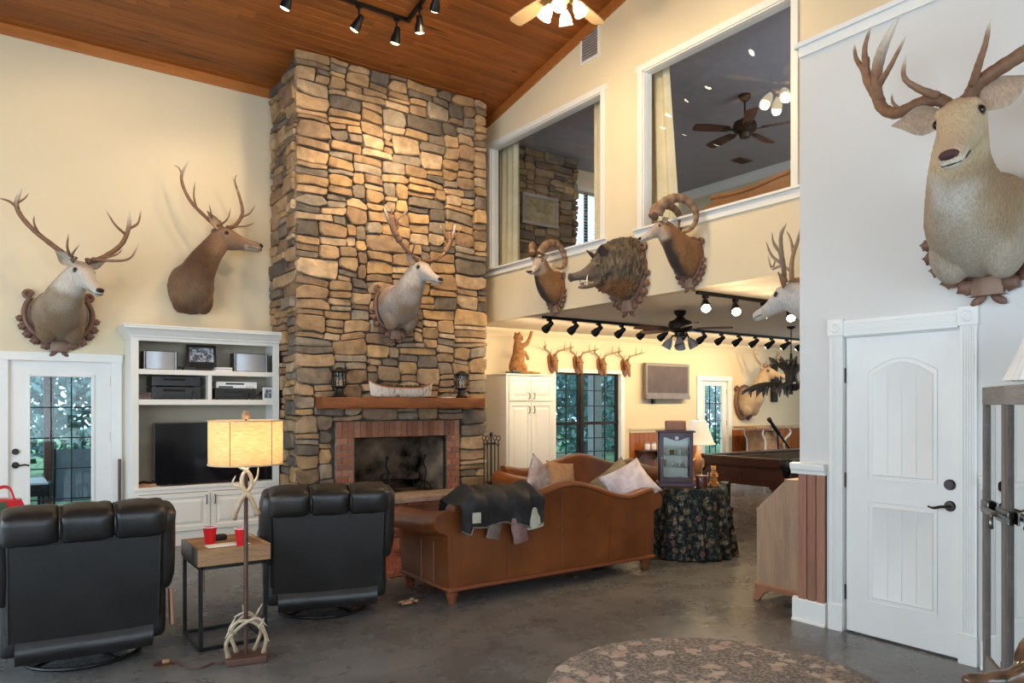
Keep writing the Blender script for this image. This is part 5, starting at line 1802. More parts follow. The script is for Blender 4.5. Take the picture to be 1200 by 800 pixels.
F_R = dict(beam=[(0.04, 0.03, 0.08), (0.16, 0.02, 0.11), (0.36, 0.0, 0.24), (0.43, 0.0, 0.40), (0.47, 0.02, 0.58)], r0=0.023, r1=0.022, palm=[([(0.34, 0.0, 0.22), (0.40, 0.0, 0.36), (0.40, 0.0, 0.48)], 0.04, 0.028)],
           tines=[([(0.15, 0.03, 0.11), (0.20, 0.12, 0.12), (0.25, 0.15, 0.2)], 0.013), ([(0.39, 0.0, 0.34), (0.31, 0.04, 0.42), (0.24, 0.05, 0.54)], 0.014), ([(0.42, 0.0, 0.42), (0.50, 0.02, 0.47), (0.55, 0.03, 0.56)], 0.013), ([(0.42, 0.0, 0.46), (0.43, 0.03, 0.54), (0.41, 0.03, 0.6)], 0.011)])
t, H = ungulate('buck_mount', 'white necked fallow buck head with palmed antlers hung on the stone chimney', 'trophy head', (ox, CY - 0.035, oz), 0, 14, -22, 0.40, 0.98,
    stag_cols((0.56, 0.50, 0.45), (0.50, 0.45, 0.41), (0.36, 0.27, 0.20), (0.30, 0.17, 0.085)), [F_L, F_R], ear=(0.19, 0.06), ear_cols=((0.42, 0.28, 0.17), (0.5, 0.38, 0.28)), fur_len=0.005, neck=STAG_NECK)
carved_plaque(t, 0.27, 0.30, -0.03, 0.85)
# --- big stag on the closet wall
BIG_NECK = [(a + (0.06 * i / 6), b, c, d * (1, 1, 0.97, 0.9, 0.85, 0.85, 0.9)[i], e * (1, 1, 0.97, 0.92, 0.88, 0.88, 0.95)[i], f * (1, 1, 0.97, 0.9, 0.85, 0.85, 0.9)[i], g) for i, (a, b, c, d, e, f, g) in enumerate(STAG_NECK)]
oy, oz = WX(1160, 258, XC)
B_L = dict(beam=[(-0.04, 0.03, 0.05), (-0.09, 0.05, 0.105), (-0.18, 0.05, 0.12), (-0.33, 0.02, 0.12), (-0.43, 0.0, 0.20), (-0.455, 0.0, 0.36), (-0.41, 0.02, 0.50), (-0.30, 0.05, 0.64)], r0=0.034, r1=0.03,
           palm=[([(-0.43, 0.0, 0.22), (-0.49, 0.0, 0.34), (-0.53, 0.0, 0.47)], 0.03, 0.026), ([(-0.45, 0.0, 0.26), (-0.51, 0.0, 0.38), (-0.51, 0.01, 0.50)], 0.028, 0.02)],
           tines=[([(-0.09, 0.07, 0.12), (-0.15, 0.16, 0.16), (-0.19, 0.22, 0.22), (-0.18, 0.22, 0.33)], 0.023), ([(-0.44, 0.0, 0.32), (-0.34, 0.06, 0.38), (-0.24, 0.09, 0.50)], 0.02), ([(-0.53, 0.0, 0.44), (-0.57, 0.01, 0.52), (-0.57, 0.03, 0.60)], 0.018), ([(-0.52, 0.0, 0.46), (-0.51, 0.02, 0.56), (-0.47, 0.03, 0.66)], 0.02), ([(-0.30, 0.03, 0.12), (-0.33, 0.06, 0.17), (-0.33, 0.07, 0.22)], 0.012)])
B_R = dict(beam=[(0.045, 0.03, 0.06), (0.09, 0.05, 0.12), (0.18, 0.05, 0.16), (0.32, 0.02, 0.23), (0.47, 0.0, 0.35), (0.52, 0.0, 0.52), (0.46, 0.03, 0.68)], r0=0.038, r1=0.032,
           tines=[([(0.08, 0.07, 0.12), (0.14, 0.15, 0.18), (0.19, 0.2, 0.25), (0.21, 0.2, 0.36)], 0.023), ([(0.28, 0.03, 0.21), (0.36, 0.06, 0.29), (0.38, 0.07, 0.38)], 0.015), ([(0.50, 0.0, 0.42), (0.6, 0.03, 0.48), (0.66, 0.04, 0.6)], 0.02)])
def big_col(co, h):
    x, fw, u = h
    n = noise.noise(co * 8) * 0.5
    c = blendc((0.42, 0.32, 0.21), (0.40, 0.265, 0.145), sstep(-0.1, 0.3, co.z + n * 0.2))
    c = blendc(c, (0.64, 0.59, 0.52), sstep(0.17, 0.0, abs(co.x + 0.02 + n * 0.22)) * sstep(-0.2, 0.05, co.z) * sstep(0.45, 0.2, co.z) * 0.95)
    c = blendc(c, (0.33, 0.215, 0.115), sstep(0.09, 0.24, abs(co.x) + n * 0.08) * 0.85)
    c = blendc(c, (0.45, 0.40, 0.33), sstep(0.0, -0.3, co.z + n * 0.25) * 0.7)
    c = blendc(c, (0.62, 0.47, 0.29), sstep(-0.25, 0.05, fw) * sstep(-0.62, -0.38, u))
    if fw > -0.3 and u > 0.09:
        c = blendc(c, (0.52, 0.34, 0.18), 0.6 * sstep(0.09, 0.2, u) * sstep(0.3, 0.05, fw))
    if fw > 0.7 and -0.4 < u < -0.1: c = blendc(c, (0.76, 0.70, 0.60), 0.7)
    if fw > 0.6 and -0.12 < u: c = blendc(c, (0.62, 0.44, 0.31), 0.5)
    ex = math.hypot(abs(x) - 0.2, fw - 0.16, u - 0.045)
    c = blendc((0.06, 0.04, 0.03), c, sstep(0.05, 0.08, ex))
    return c
t, H = ungulate('stag_mount', 'huge red stag head with long antlers on the white wall above the door', 'trophy head', (XC - 0.001, oy, oz), R(-90), 13, -36, 0.47, 1.10, big_col, [B_L, B_R], ear=(0.26, 0.085), ear_dir=(1.0, -0.1, 0.22), ear_cols=((0.60, 0.48, 0.36), (0.62, 0.42, 0.29)), voxel=0.009, roll=-8, nose_col=(0.07, 0.03, 0.028), fur_len=0.005, eye_k=1.2, neck=BIG_NECK, lobes=True, ear_u=0.05)
carved_plaque(t, 0.30, 0.30, -0.03, 1.0)
# --- white mule deer round the corner, on the side of the closet
oy2, oz2 = 3.1, WX(918, 350, 5.2)[1] - 0.58
D_L = dict(beam=[(-0.05, 0.0, 0.09), (-0.09, 0.03, 0.20), (-0.15, 0.06, 0.32), (-0.18, 0.03, 0.46), (-0.17, -0.02, 0.60)], r0=0.022, r1=0.012, cols=((0.24, 0.18, 0.13), (0.36, 0.28, 0.21), (0.55, 0.46, 0.37)),
           tines=[([(-0.09, 0.03, 0.20), (-0.13, 0.16, 0.26), (-0.16, 0.26, 0.26), (-0.17, 0.31, 0.38)], 0.017), ([(-0.13, 0.15, 0.25), (-0.15, 0.18, 0.36), (-0.15, 0.24, 0.5)], 0.015), ([(-0.16, 0.06, 0.36), (-0.18, 0.1, 0.48), (-0.18, 0.14, 0.56)], 0.014), ([(-0.16, 0.25, 0.27), (-0.17, 0.24, 0.32), (-0.17, 0.25, 0.35)], 0.009)])
D_R = dict(beam=[(0.05, 0.0, 0.09), (0.09, -0.02, 0.20), (0.15, -0.04, 0.32), (0.18, -0.06, 0.44), (0.17, -0.1, 0.52)], r0=0.022, r1=0.012, cols=((0.24, 0.18, 0.13), (0.36, 0.28, 0.21), (0.55, 0.46, 0.37)),
           tines=[([(0.10, -0.02, 0.22), (0.13, 0.06, 0.30), (0.15, 0.1, 0.42)], 0.015), ([(0.14, -0.03, 0.30), (0.16, 0.02, 0.38), (0.17, 0.03, 0.48)], 0.013)])
SNEAK = [(0.0, 0.0, 0, 0.2, 0.24, 0.26, 0), (0.12, 0.02, 8, 0.18, 0.2, 0.235, 0), (0.24, 0.07, 18, 0.15, 0.15, 0.185, 0.2), (0.34, 0.11, 22, 0.125, 0.12, 0.15, 0.6), (0.43, 0.145, 18, 0.11, 0.105, 0.13, 1.0)]
ungulate('deer_mount', 'white deer head in profile with many-pointed antlers on the closet side beside the corner', 'trophy head', (5.2, YCL + 0.001, 2.29), R(180), 0, -20, 0.36, 0.92,
    stag_cols((0.62, 0.61, 0.60), (0.60, 0.59, 0.58), (0.55, 0.53, 0.51), (0.42, 0.33, 0.26)), [D_L, D_R], ear=(0.17, 0.055), ear_dir=(0.7, -0.5, 0.5), ear_cols=((0.34, 0.24, 0.17), (0.5, 0.4, 0.32)), fur_len=0.004, neck=SNEAK)
# --- mouflon rams
RAM_NECK = [(0.0, 0.0, 0, 0.155, 0.19, 0.22, 0.0), (0.07, 0.0, 10, 0.16, 0.185, 0.22, 0.0), (0.15, 0.05, 32, 0.135, 0.145, 0.185, 0.15), (0.22, 0.13, 45, 0.11, 0.11, 0.145, 0.4), (0.29, 0.21, 45, 0.09, 0.09, 0.115, 0.75), (0.345, 0.265, 32, 0.078, 0.075, 0.095, 1.0)]
def ram_col(co, h):
    x, fw, u = h
    n = noise.noise(co * 10)
    c = blendc((0.30, 0.15, 0.07), (0.22, 0.12, 0.065), n)
    c = blendc(c, (0.06, 0.045, 0.04), sstep(0.09, 0.03, abs(co.x + n * 0.03)) * sstep(0.16, 0.0, co.z - 0.35 * (-co.y) + 0.02) * sstep(0.05, 0.14, -co.y))
    c = blendc(c, (0.50, 0.39, 0.31), sstep(-0.1, 0.25, fw) * sstep(-0.6, -0.4, u))
    if fw > 0.55 and u > -0.5: c = blendc(c, (0.66, 0.60, 0.54), 0.7)
    return c
def horn(pts, r0, n=12):
    mb = MB()
    path = spline(pts, 60)
    rad, cc = [], []
    for i in range(61):
        q = i / 60
        rad.append((r0 * (1 - 0.80 * q ** 1.3)) * (1 + 0.06 * math.sin(i * 1.9)))
        cc.append(blendc((0.20, 0.115, 0.07), (0.33, 0.205, 0.125), 0.5 + 0.5 * math.sin(i * 0.95)))
    mb.tube(path, rad, n, True, 0.75, cc)
    return mb
def ram(loc, yaw, label, hornL, hornR, pitch=-16):
    t, H = ungulate('ram_mount', label, 'trophy head', loc, R(-90), yaw, pitch, 0.265, 1.0, ram_col, None, ear=(0.10, 0.035), ear_dir=(0.9, -0.35, 0.1), ear_cols=((0.35, 0.22, 0.13), (0.5, 0.4, 0.3)), neck=RAM_NECK, voxel=0.009, group=None, fur_len=0.005)
    for hp in (hornL, hornR):
        m = horn(hp, 0.054)
        m.v = [tuple(H @ Vector((p[0], -p[1], p[2]))) for p in m.v]
        m.build('horn', M['antler'], t, smooth='all')
    carved_plaque(t, 0.15, 0.21, -0.03, 0.72, True, True, True)
    return t
def ring_horn(s, r=0.17, fc=-0.13, uc=0.02, out=0.13, a0=35, a1=290):
    # horn springs from the brow, sweeps back and round towards the shoulder: (lateral, forward, up)
    pts = []
    for i in range(9):
        q = i / 8
        a = R(a0 + (a1 - a0) * q)
        pts.append((s * (0.05 + out * math.sin(q * math.pi * 0.6)), fc + r * math.cos(a), uc + r * math.sin(a)))
    return pts
oy, oz = WX(653, 336, XG)
ram((XG - 0.001, oy, oz), 20, 'mouflon ram head between the chimney and the boar on the loft wall', ring_horn(-1, 0.155, -0.10, 0.0, 0.17, 40, 320), ring_horn(1, 0.155, -0.10, 0.0, 0.17, 40, 320), -34)
oy, oz = WX(810, 300, XG)
ram((XG - 0.001, oy, oz), -24, 'mouflon ram head in profile beside the boar on the loft wall', ring_horn(-1, 0.175), ring_horn(1, 0.175), -26)
# --- wild boar
BOAR_NECK = [(0.0, 0.0, 0, 0.26, 0.36, 0.31, 0.0), (0.10, 0.0, 2, 0.26, 0.355, 0.31, 0.1), (0.20, 0.01, 0, 0.245, 0.32, 0.29, 0.45), (0.29, 0.0, -3, 0.225, 0.28, 0.26, 0.8), (0.36, -0.01, -5, 0.205, 0.245, 0.235, 1.0)]
BOAR_HEAD = [(-0.2, 0.03, 0.36, 0.42, 0.42), (0.05, 0.02, 0.345, 0.37, 0.40), (0.25, -0.01, 0.285, 0.285, 0.29), (0.45, -0.04, 0.215, 0.21, 0.17), (0.65, -0.06, 0.16, 0.155, 0.10), (0.85, -0.06, 0.135, 0.13, 0.085), (0.97, -0.055, 0.13, 0.125, 0.085)]
def boar_col(co, h):
    x, fw, u = h
    n = noise.noise(Vector((co.x * 30, co.y * 30, co.z * 10)))
    c = blendc((0.17, 0.135, 0.10), (0.075, 0.058, 0.045), 0.5 + n)
    c = blendc(c, (0.33, 0.25, 0.16), 0.5 * sstep(-0.2, 0.6, noise.noise(co * 12)))
    c = blendc(c, (0.28, 0.12, 0.045), sstep(-0.08, -0.2, co.z) * sstep(-0.02, -0.2, co.y) * sstep(0.35, 0.1, fw) * 0.8)
    c = blendc(c, (0.20, 0.155, 0.135), sstep(0.3, 0.6, fw) * 0.8)
    if u < -0.17 and fw > 0.35: c = blendc(c, (0.30, 0.17, 0.09), 0.7)
    return c
oy, oz = WX(738, 318, XG)
def boar():
    def extra(mb, H, hl):
        j = []
        for f, u, rx, ru, rd in densify([(0.1, -0.25, 0.22, 0.1, 0.14), (0.35, -0.31, 0.15, 0.06, 0.10), (0.55, -0.34, 0.11, 0.045, 0.075), (0.74, -0.335, 0.085, 0.04, 0.055), (0.82, -0.32, 0.05, 0.02, 0.03)], 3):
            j.append((H @ Vector((0, -f * hl, u * hl)), H.to_3x3() @ Vector((0, -1, -0.12)), H.to_3x3() @ Vector((1, 0, 0)), rx * hl, ru * hl, rd * hl))
        loft(mb, j, 16)
    t = thing('boar_mount', 'bristly wild boar head with open mouth and tusks on a carved plaque', 'trophy head', (XG - 0.001, oy, oz), R(-90))
    scale, hl = 1.0, 0.40
    yaw, pitch = R(-12), R(-14)
    mb = MB()
    secs = []
    for o_, z, pt, rx, ru, rd, yf in densify(BOAR_NECK, 3):
        rot = Matrix.Rotation(yaw * max(0, yf), 3, 'Z')
        p = rot @ Vector((0, -(o_ - 0.1), z)) + Vector((0, -0.1, 0)) if o_ > 0.1 else Vector((0, -o_, z))
        secs.append((p, rot @ Vector((0, -math.cos(R(pt)), math.sin(R(pt)))), rot @ Vector((1, 0, 0)), rx, ru, rd))
    loft(mb, secs, 24, 2.1)
    H = Matrix.Translation(secs[-1][0]) @ Matrix.Rotation(yaw, 4, 'Z') @ Matrix.Rotation(-pitch, 4, 'X')
    hs = [(H @ Vector((0, -f * hl, u * hl)), H.to_3x3() @ Vector((0, -1, 0)), H.to_3x3() @ Vector((1, 0, 0)), rx * hl, ru * hl, rd * hl) for f, u, rx, ru, rd in densify(BOAR_HEAD, 3)]
    loft(mb, hs, 20)
    extra(mb, H, hl)
    me = remeshed(mb, 0.009, 4)
    Hi = H.inverted()
    nrm = [v.normal.copy() for v in me.vertices]
    for v, nv in zip(me.vertices, nrm):
        q = Hi @ v.co
        if -q.y < 0.25 * hl:
            v.co += nv * 0.02 * (noise.noise(Vector((v.co.x * 45, v.co.y * 45, v.co.z * 15))) + 0.6 * noise.noise(Vector((v.co.x * 90, v.co.y * 90, v.co.z * 30))))
    colour_mesh(me, lambda co: boar_col(co, ((Hi @ co).x / hl, -(Hi @ co).y / hl, (Hi @ co).z / hl)))
    mesh_obj(me, 'body', M['fur'], t)
    for s in (-1, 1):
        MB().ell(H @ Vector((s * 0.255 * hl, -0.27 * hl, 0.11 * hl)), 0.03 * hl, 10, 8).build('eye', M['eye'], t, smooth='all')
        ear_mesh(H @ Vector((s * 0.23 * hl, -0.02 * hl, 0.30 * hl)), H.to_3x3() @ Vector((s * 0.5, -0.2, 1)), H.to_3x3() @ Vector((s * 0.6, -1, 0)), 0.15, 0.062, (0.07, 0.05, 0.045), (0.09, 0.055, 0.05)).build('ear', M['fur'], t, smooth='all')
        tk = MB()
        tk.col = (0.80, 0.72, 0.55)
        pth = spline([(s * 0.10, 0.60, -0.31), (s * 0.165, 0.63, -0.24), (s * 0.185, 0.61, -0.14), (s * 0.17, 0.55, -0.06)], 14)
        tk.tube([H @ Vector((p.x * hl, -p.y * hl, p.z * hl)) for p in pth], [0.015 * (1 - 0.8 * i / 14) for i in range(15)], 8)
        tk.build('tusk', M['print'], t, smooth='all')
    nb = MB()
    nb.col = (0.11, 0.075, 0.07)
    nb.ell(H @ Vector((0, -0.985 * hl, -0.04 * hl)), (0.135 * hl, 0.035 * hl, 0.12 * hl), 16, 8, H.to_3x3().to_4x4())
    nb.build('snout_disc', M['print'], t, smooth='all')
    for s in (-1, 1):
        nb = MB()
        nb.col = (0.02, 0.012, 0.012)
        nb.ell(H @ Vector((s * 0.05 * hl, -1.012 * hl, -0.04 * hl)), (0.018 * hl, 0.012 * hl, 0.03 * hl), 10, 6, H.to_3x3().to_4x4())
        nb.build('nostril', M['print'], t, smooth='all')
    tg = MB()
    tg.col = (0.40, 0.14, 0.10)
    tg.ell(H @ Vector((0, -0.5 * hl, -0.25 * hl)), (0.085 * hl, 0.28 * hl, 0.028 * hl), 14, 8, H.to_3x3().to_4x4())
    tg.build('tongue', M['print'], t, smooth='all')
    th = MB()
    th.col = (0.78, 0.70, 0.52)
    for s in (-1, 1):
        for q in range(5):
            c = H @ Vector((s * 0.10 * hl, -(0.42 + 0.06 * q) * hl, -0.28 * hl))
            th.ell(c, (0.008, 0.008, 0.014), 6, 4)
    th.build('teeth', M['print'], t, smooth='all')
    carved_plaque(t, 0.25, 0.33, -0.0, 1.0)
boar()
# --- four antlered skull plaques over the pool room window
def skull_mount(loc, rz, yaw, label, group):
    t = thing('skull_plaque', label, 'trophy', loc, rz, group)
    pts = [(0, -0.20), (0.06, -0.14), (0.085, -0.03), (0.095, 0.07), (0.06, 0.115), (0, 0.10), (-0.06, 0.115), (-0.095, 0.07), (-0.085, -0.03), (-0.06, -0.14)]
    MB().prism(pts, 'y', -0.03, -0.002).build('plaque_board', M['skull_wood'], t, bevel=0.006)
    mb = MB()
    mb.col = (0.34, 0.17, 0.08)
    loft(mb, [((0, -0.05, 0.06), (0, -0.2, -1), (1, 0, 0), 0.05, 0.04, 0.04), ((0, -0.075, 0.02), (0, -0.3, -1), (1, 0, 0), 0.058, 0.045, 0.05), ((0, -0.10, -0.06), (0, -0.3, -1), (1, 0, 0), 0.038, 0.032, 0.05), ((0, -0.125, -0.15), (0, -0.3, -1), (1, 0, 0), 0.022, 0.02, 0.035), ((0, -0.135, -0.19), (0, -0.3, -1), (1, 0, 0), 0.014, 0.012, 0.02)], 14)
    mb.build('skull', M['fur'], t, smooth='all')
    for s in (-1, 1):
        MB().ell((s * 0.046, -0.095, 0.0), 0.014, 8, 6).build('eye_socket', M['eye'], t)
        a = antler_mesh([(s * 0.025, -0.06, 0.06), (s * 0.10, -0.04, 0.15), (s * 0.23, -0.10, 0.20), (s * 0.27, -0.24, 0.23)], 0.014, 0.009,
                        [([(s * 0.06, -0.05, 0.12), (s * 0.06, -0.08, 0.2)], 0.008), ([(s * 0.19, -0.08, 0.19), (s * 0.20, -0.09, 0.32)], 0.009), ([(s * 0.25, -0.15, 0.21), (s * 0.26, -0.16, 0.31)], 0.008)], None, ((0.34, 0.21, 0.11), (0.5, 0.34, 0.19), (0.75, 0.62, 0.42)), 7)
        a.build('antler', M['antler'], t, smooth='all')
    return t
M['skull_wood'] = wood('shield_wood', (0.12, 0.035, 0.013, 1), (0.24, 0.08, 0.03, 1), 'Z', 2.0)
x0, z0 = W(646.5, 423, YW)
s0 = skull_mount((x0, YW - 0.001, z0), 0, 0, 'antlered skull on a small brown shield over the pool room window, beside the cat', None)
for px, py, lb in ((676, 425, 'antlered skull shield over the pool room window, second from the standing cat'), (703.5, 427, 'antlered skull shield over the pool room window, second from the wall television'), (731.5, 428.5, 'antlered skull shield beside the top corner of the pool room window, nearest the wall television')):
    x0, z0 = W(px, py, YW)
    copy_tree(s0, (x0, YW - 0.001, z0), 0, lb)
for o in list(bpy.data.objects):
    if o.name.startswith('skull_plaque'): o['group'] = 'skull shields over the window'
# --- elk head at the far end of the pool room
ox, oz = W(872, 468, YW)
G_L = dict(beam=[(-0.05, 0.02, 0.09), (-0.2, 0.0, 0.16), (-0.32, -0.03, 0.34), (-0.25, 0.02, 0.56)], r0=0.026, r1=0.014, cols=((0.30, 0.20, 0.13), (0.5, 0.38, 0.26), (0.75, 0.66, 0.52)), tines=[([(-0.1, 0.03, 0.12), (-0.14, 0.15, 0.2), (-0.15, 0.2, 0.32)], 0.014), ([(-0.3, -0.02, 0.3), (-0.2, 0.03, 0.4), (-0.13, 0.05, 0.52)], 0.013)])
G_R = dict(beam=[(0.05, 0.02, 0.09), (0.2, 0.0, 0.16), (0.40, -0.03, 0.30), (0.50, 0.02, 0.5)], r0=0.026, r1=0.014, cols=((0.30, 0.20, 0.13), (0.5, 0.38, 0.26), (0.75, 0.66, 0.52)), tines=[([(0.1, 0.03, 0.12), (0.14, 0.15, 0.2), (0.15, 0.2, 0.32)], 0.014), ([(0.36, -0.02, 0.27), (0.32, 0.03, 0.4), (0.36, 0.05, 0.55)], 0.013)])
t, H = ungulate('elk_mount', 'light tan elk head on a round wooden plaque beside the pool room door', 'trophy head', (ox, YW - 0.001, oz), 0, 20, -10, 0.42, 0.95, stag_cols((0.55, 0.40, 0.26), (0.62, 0.47, 0.31), (0.62, 0.46, 0.30), (0.4, 0.26, 0.15)), [G_L, G_R], ear=(0.2, 0.06), voxel=0.016)
carved_plaque(t, 0.30, 0.36, -0.03, 1.0, False, True, True)

bpy.data.scenes.remove(TMP_SC)
# ================================================================ recliners, sofas, tables
def recliner(label, loc, rz, lever):
    t = thing('recliner', label, 'armchair', loc, rz, 'black leather recliners')
    L = M['black_leather']
    # local: faces +Y, back towards -Y
    # swivel ring base
    ring = [(0.33 * math.cos(a), 0.06 + 0.33 * math.sin(a), 0.014) for a in [2 * math.pi * i / 40 for i in range(41)]]
    MB().tube(ring, 0.013, 8, cap=False).build('swivel_ring', M['black_metal'], t, smooth=True)
    m = MB()
    for a in (0.6, 0.6 + math.pi / 2, 0.6 + math.pi, 0.6 + 1.5 * math.pi):
        m.tube([(0, 0.06, 0.06), (0.33 * math.cos(a), 0.06 + 0.33 * math.sin(a), 0.016)], 0.012, 6)
    m.tube([(0, 0.06, 0.02), (0, 0.06, 0.17)], 0.05, 14)
    m.build('swivel_base', M['black_metal'], t, smooth=True)
    MB().rbox((0, 0.10, 0.27), (0.62, 0.66, 0.22), 0.05, 6).build('seat_base', L, t, smooth='all', weld=0.0004)
    MB().rbox((0, 0.14, 0.43), (0.56, 0.62, 0.17), 0.07, 7, (0, 0.01, 0.03)).build('seat_cushion', L, t, smooth='all', weld=0.0004)
    # arms: padded rolls with side panels
    for s in (-1, 1):
        a = MB().rbox((s * 0.385, 0.10, 0.33), (0.13, 0.72, 0.42), 0.05, 7, (0.008, 0, 0))
        ar = a.build('arm_panel', L, t, smooth='all', weld=0.0004)
        MB().rbox((s * 0.395, 0.12, 0.57), (0.19, 0.70, 0.15), 0.07, 7, (0.01, 0.01, 0.02)).build('arm_pad', L, ar, smooth='all', weld=0.0004)
    # back: leaning slab, flat outer panel, three puffed cushions over the top
    tilt = Matrix.Translation((0, -0.22, 0.30)) @ Matrix.Rotation(R(11), 4, 'X')
    wv = 0.425
    def taper(e):
        k = 1.0 + 0.03 * math.sin(max(0, e.z + 0.1) * 3)
        return (e.x * k, e.y, e.z)
    b = MB().rbox((0, 0, 0.30), (0.84, 0.16, 0.70), 0.05, 9, (0, 0.02, 0), warp=taper)
    b.v = [tuple(tilt @ Vector(p)) for p in b.v]
    b.build('backrest', L, t, smooth='all', weld=0.0004)
    # outer panel with piping
    def pan(u, v):
        x = -0.395 + 0.79 * u
        z = -0.06 + 0.60 * v
        return tilt @ Vector((x, -0.089 - 0.008 * math.sin(math.pi * u) - 0.010 * math.sin(math.pi * v), z))
    pn = MB().grid(12, 8, pan).build('back_panel', L, t, smooth='all')
    edge = [pan(0, v / 8) for v in range(9)] + [pan(u / 12, 1) for u in range(13)] + [pan(1, 1 - v / 8) for v in range(9)]
    MB().tube(edge, 0.006, 6).build('piping', L, pn, smooth=True)
    # lower flap of the back
    def flap(u, v):
        x = -0.365 + 0.73 * u
        z = 0.09 + 0.27 * v
        return Vector((x, -0.285 - 0.045 * math.sin(math.pi * max(0, 0.56 - v) / 0.6) + 0.008 * math.sin(u * 7) * max(0, 0.5 - v), z))
    MB().grid(14, 8, flap).build('back_skirt', L, t, smooth='all')
    for i in range(3):
        x = -0.285 + 0.285 * i
        w = 0.298
        c = MB().rbox((x, -0.005, 0.63), (w, 0.25, 0.19), 0.05, 8, (0.0, 0.012, 0.010), warp=lambda e: (e.x, e.y + 0.006 * math.sin(e.x * 60), e.z + 0.004 * math.sin(e.x * 47 + e.y * 30)))
        c.v = [tuple(tilt @ Vector(p)) for p in c.v]
        c.build('head_cushion', L, t, smooth='all', weld=0.0004)
        if i < 2:
            sx = -0.1425 + 0.285 * i
            sm = [tilt @ Vector((sx, -0.01 + 0.132 * math.cos(a), 0.625 + 0.105 * math.sin(a))) for a in [math.pi * (1.12 - 1.1 * q / 12) for q in range(13)]]
            MB().tube(sm, 0.006, 6).build('seam', L, t, smooth=True)
    for s in (-1, 1):       # side wings
        c = MB().rbox((s * 0.43, 0.05, 0.42), (0.11, 0.24, 0.54), 0.05, 8, (0.015, 0.01, 0.0), warp=lambda e: (e.x + 0.008 * math.sin(e.z * 34), e.y + 0.006 * math.sin(e.z * 27), e.z))
        c.v = [tuple(tilt @ Vector(p)) for p in c.v]
        c.build('back_wing', L, t, smooth='all', weld=0.0004)
    for i in range(2):
        x = 0
        c = MB().rbox((x, 0.10, 0.24 + 0.21 * i), (0.62, 0.14, 0.24), 0.07, 7, (0, 0.02, 0.01))
        c.v = [tuple(tilt @ Vector(p)) for p in c.v]
        c.build('lumbar_cushion', L, t, smooth='all', weld=0.0004)
    MB().rbox((0, 0.50, 0.28), (0.60, 0.10, 0.32), 0.05, 6, (0, 0.015, 0)).build('footrest', L, t, smooth='all', weld=0.0004)
    t.scale = (0.95, 0.95, 0.95)
    if lever:
        lv = MB().box(-0.012, 0.012, -0.03, 0.03, -0.12, 0.12, m=Matrix.Translation((0.50, -0.08, 0.27)) @ Matrix.Rotation(R(-14), 4, 'X'))
        lv.build('recline_lever', M['orangewood'], t, bevel=0.006)
    return t
recliner('black leather recliner with a wooden lever, back turned, beside the glazed door', (0.49, 5.19, 0), R(-3), True)
recliner('black leather recliner, back turned, between the small table and the hearth', (2.07, 5.33, 0), R(-15), False)

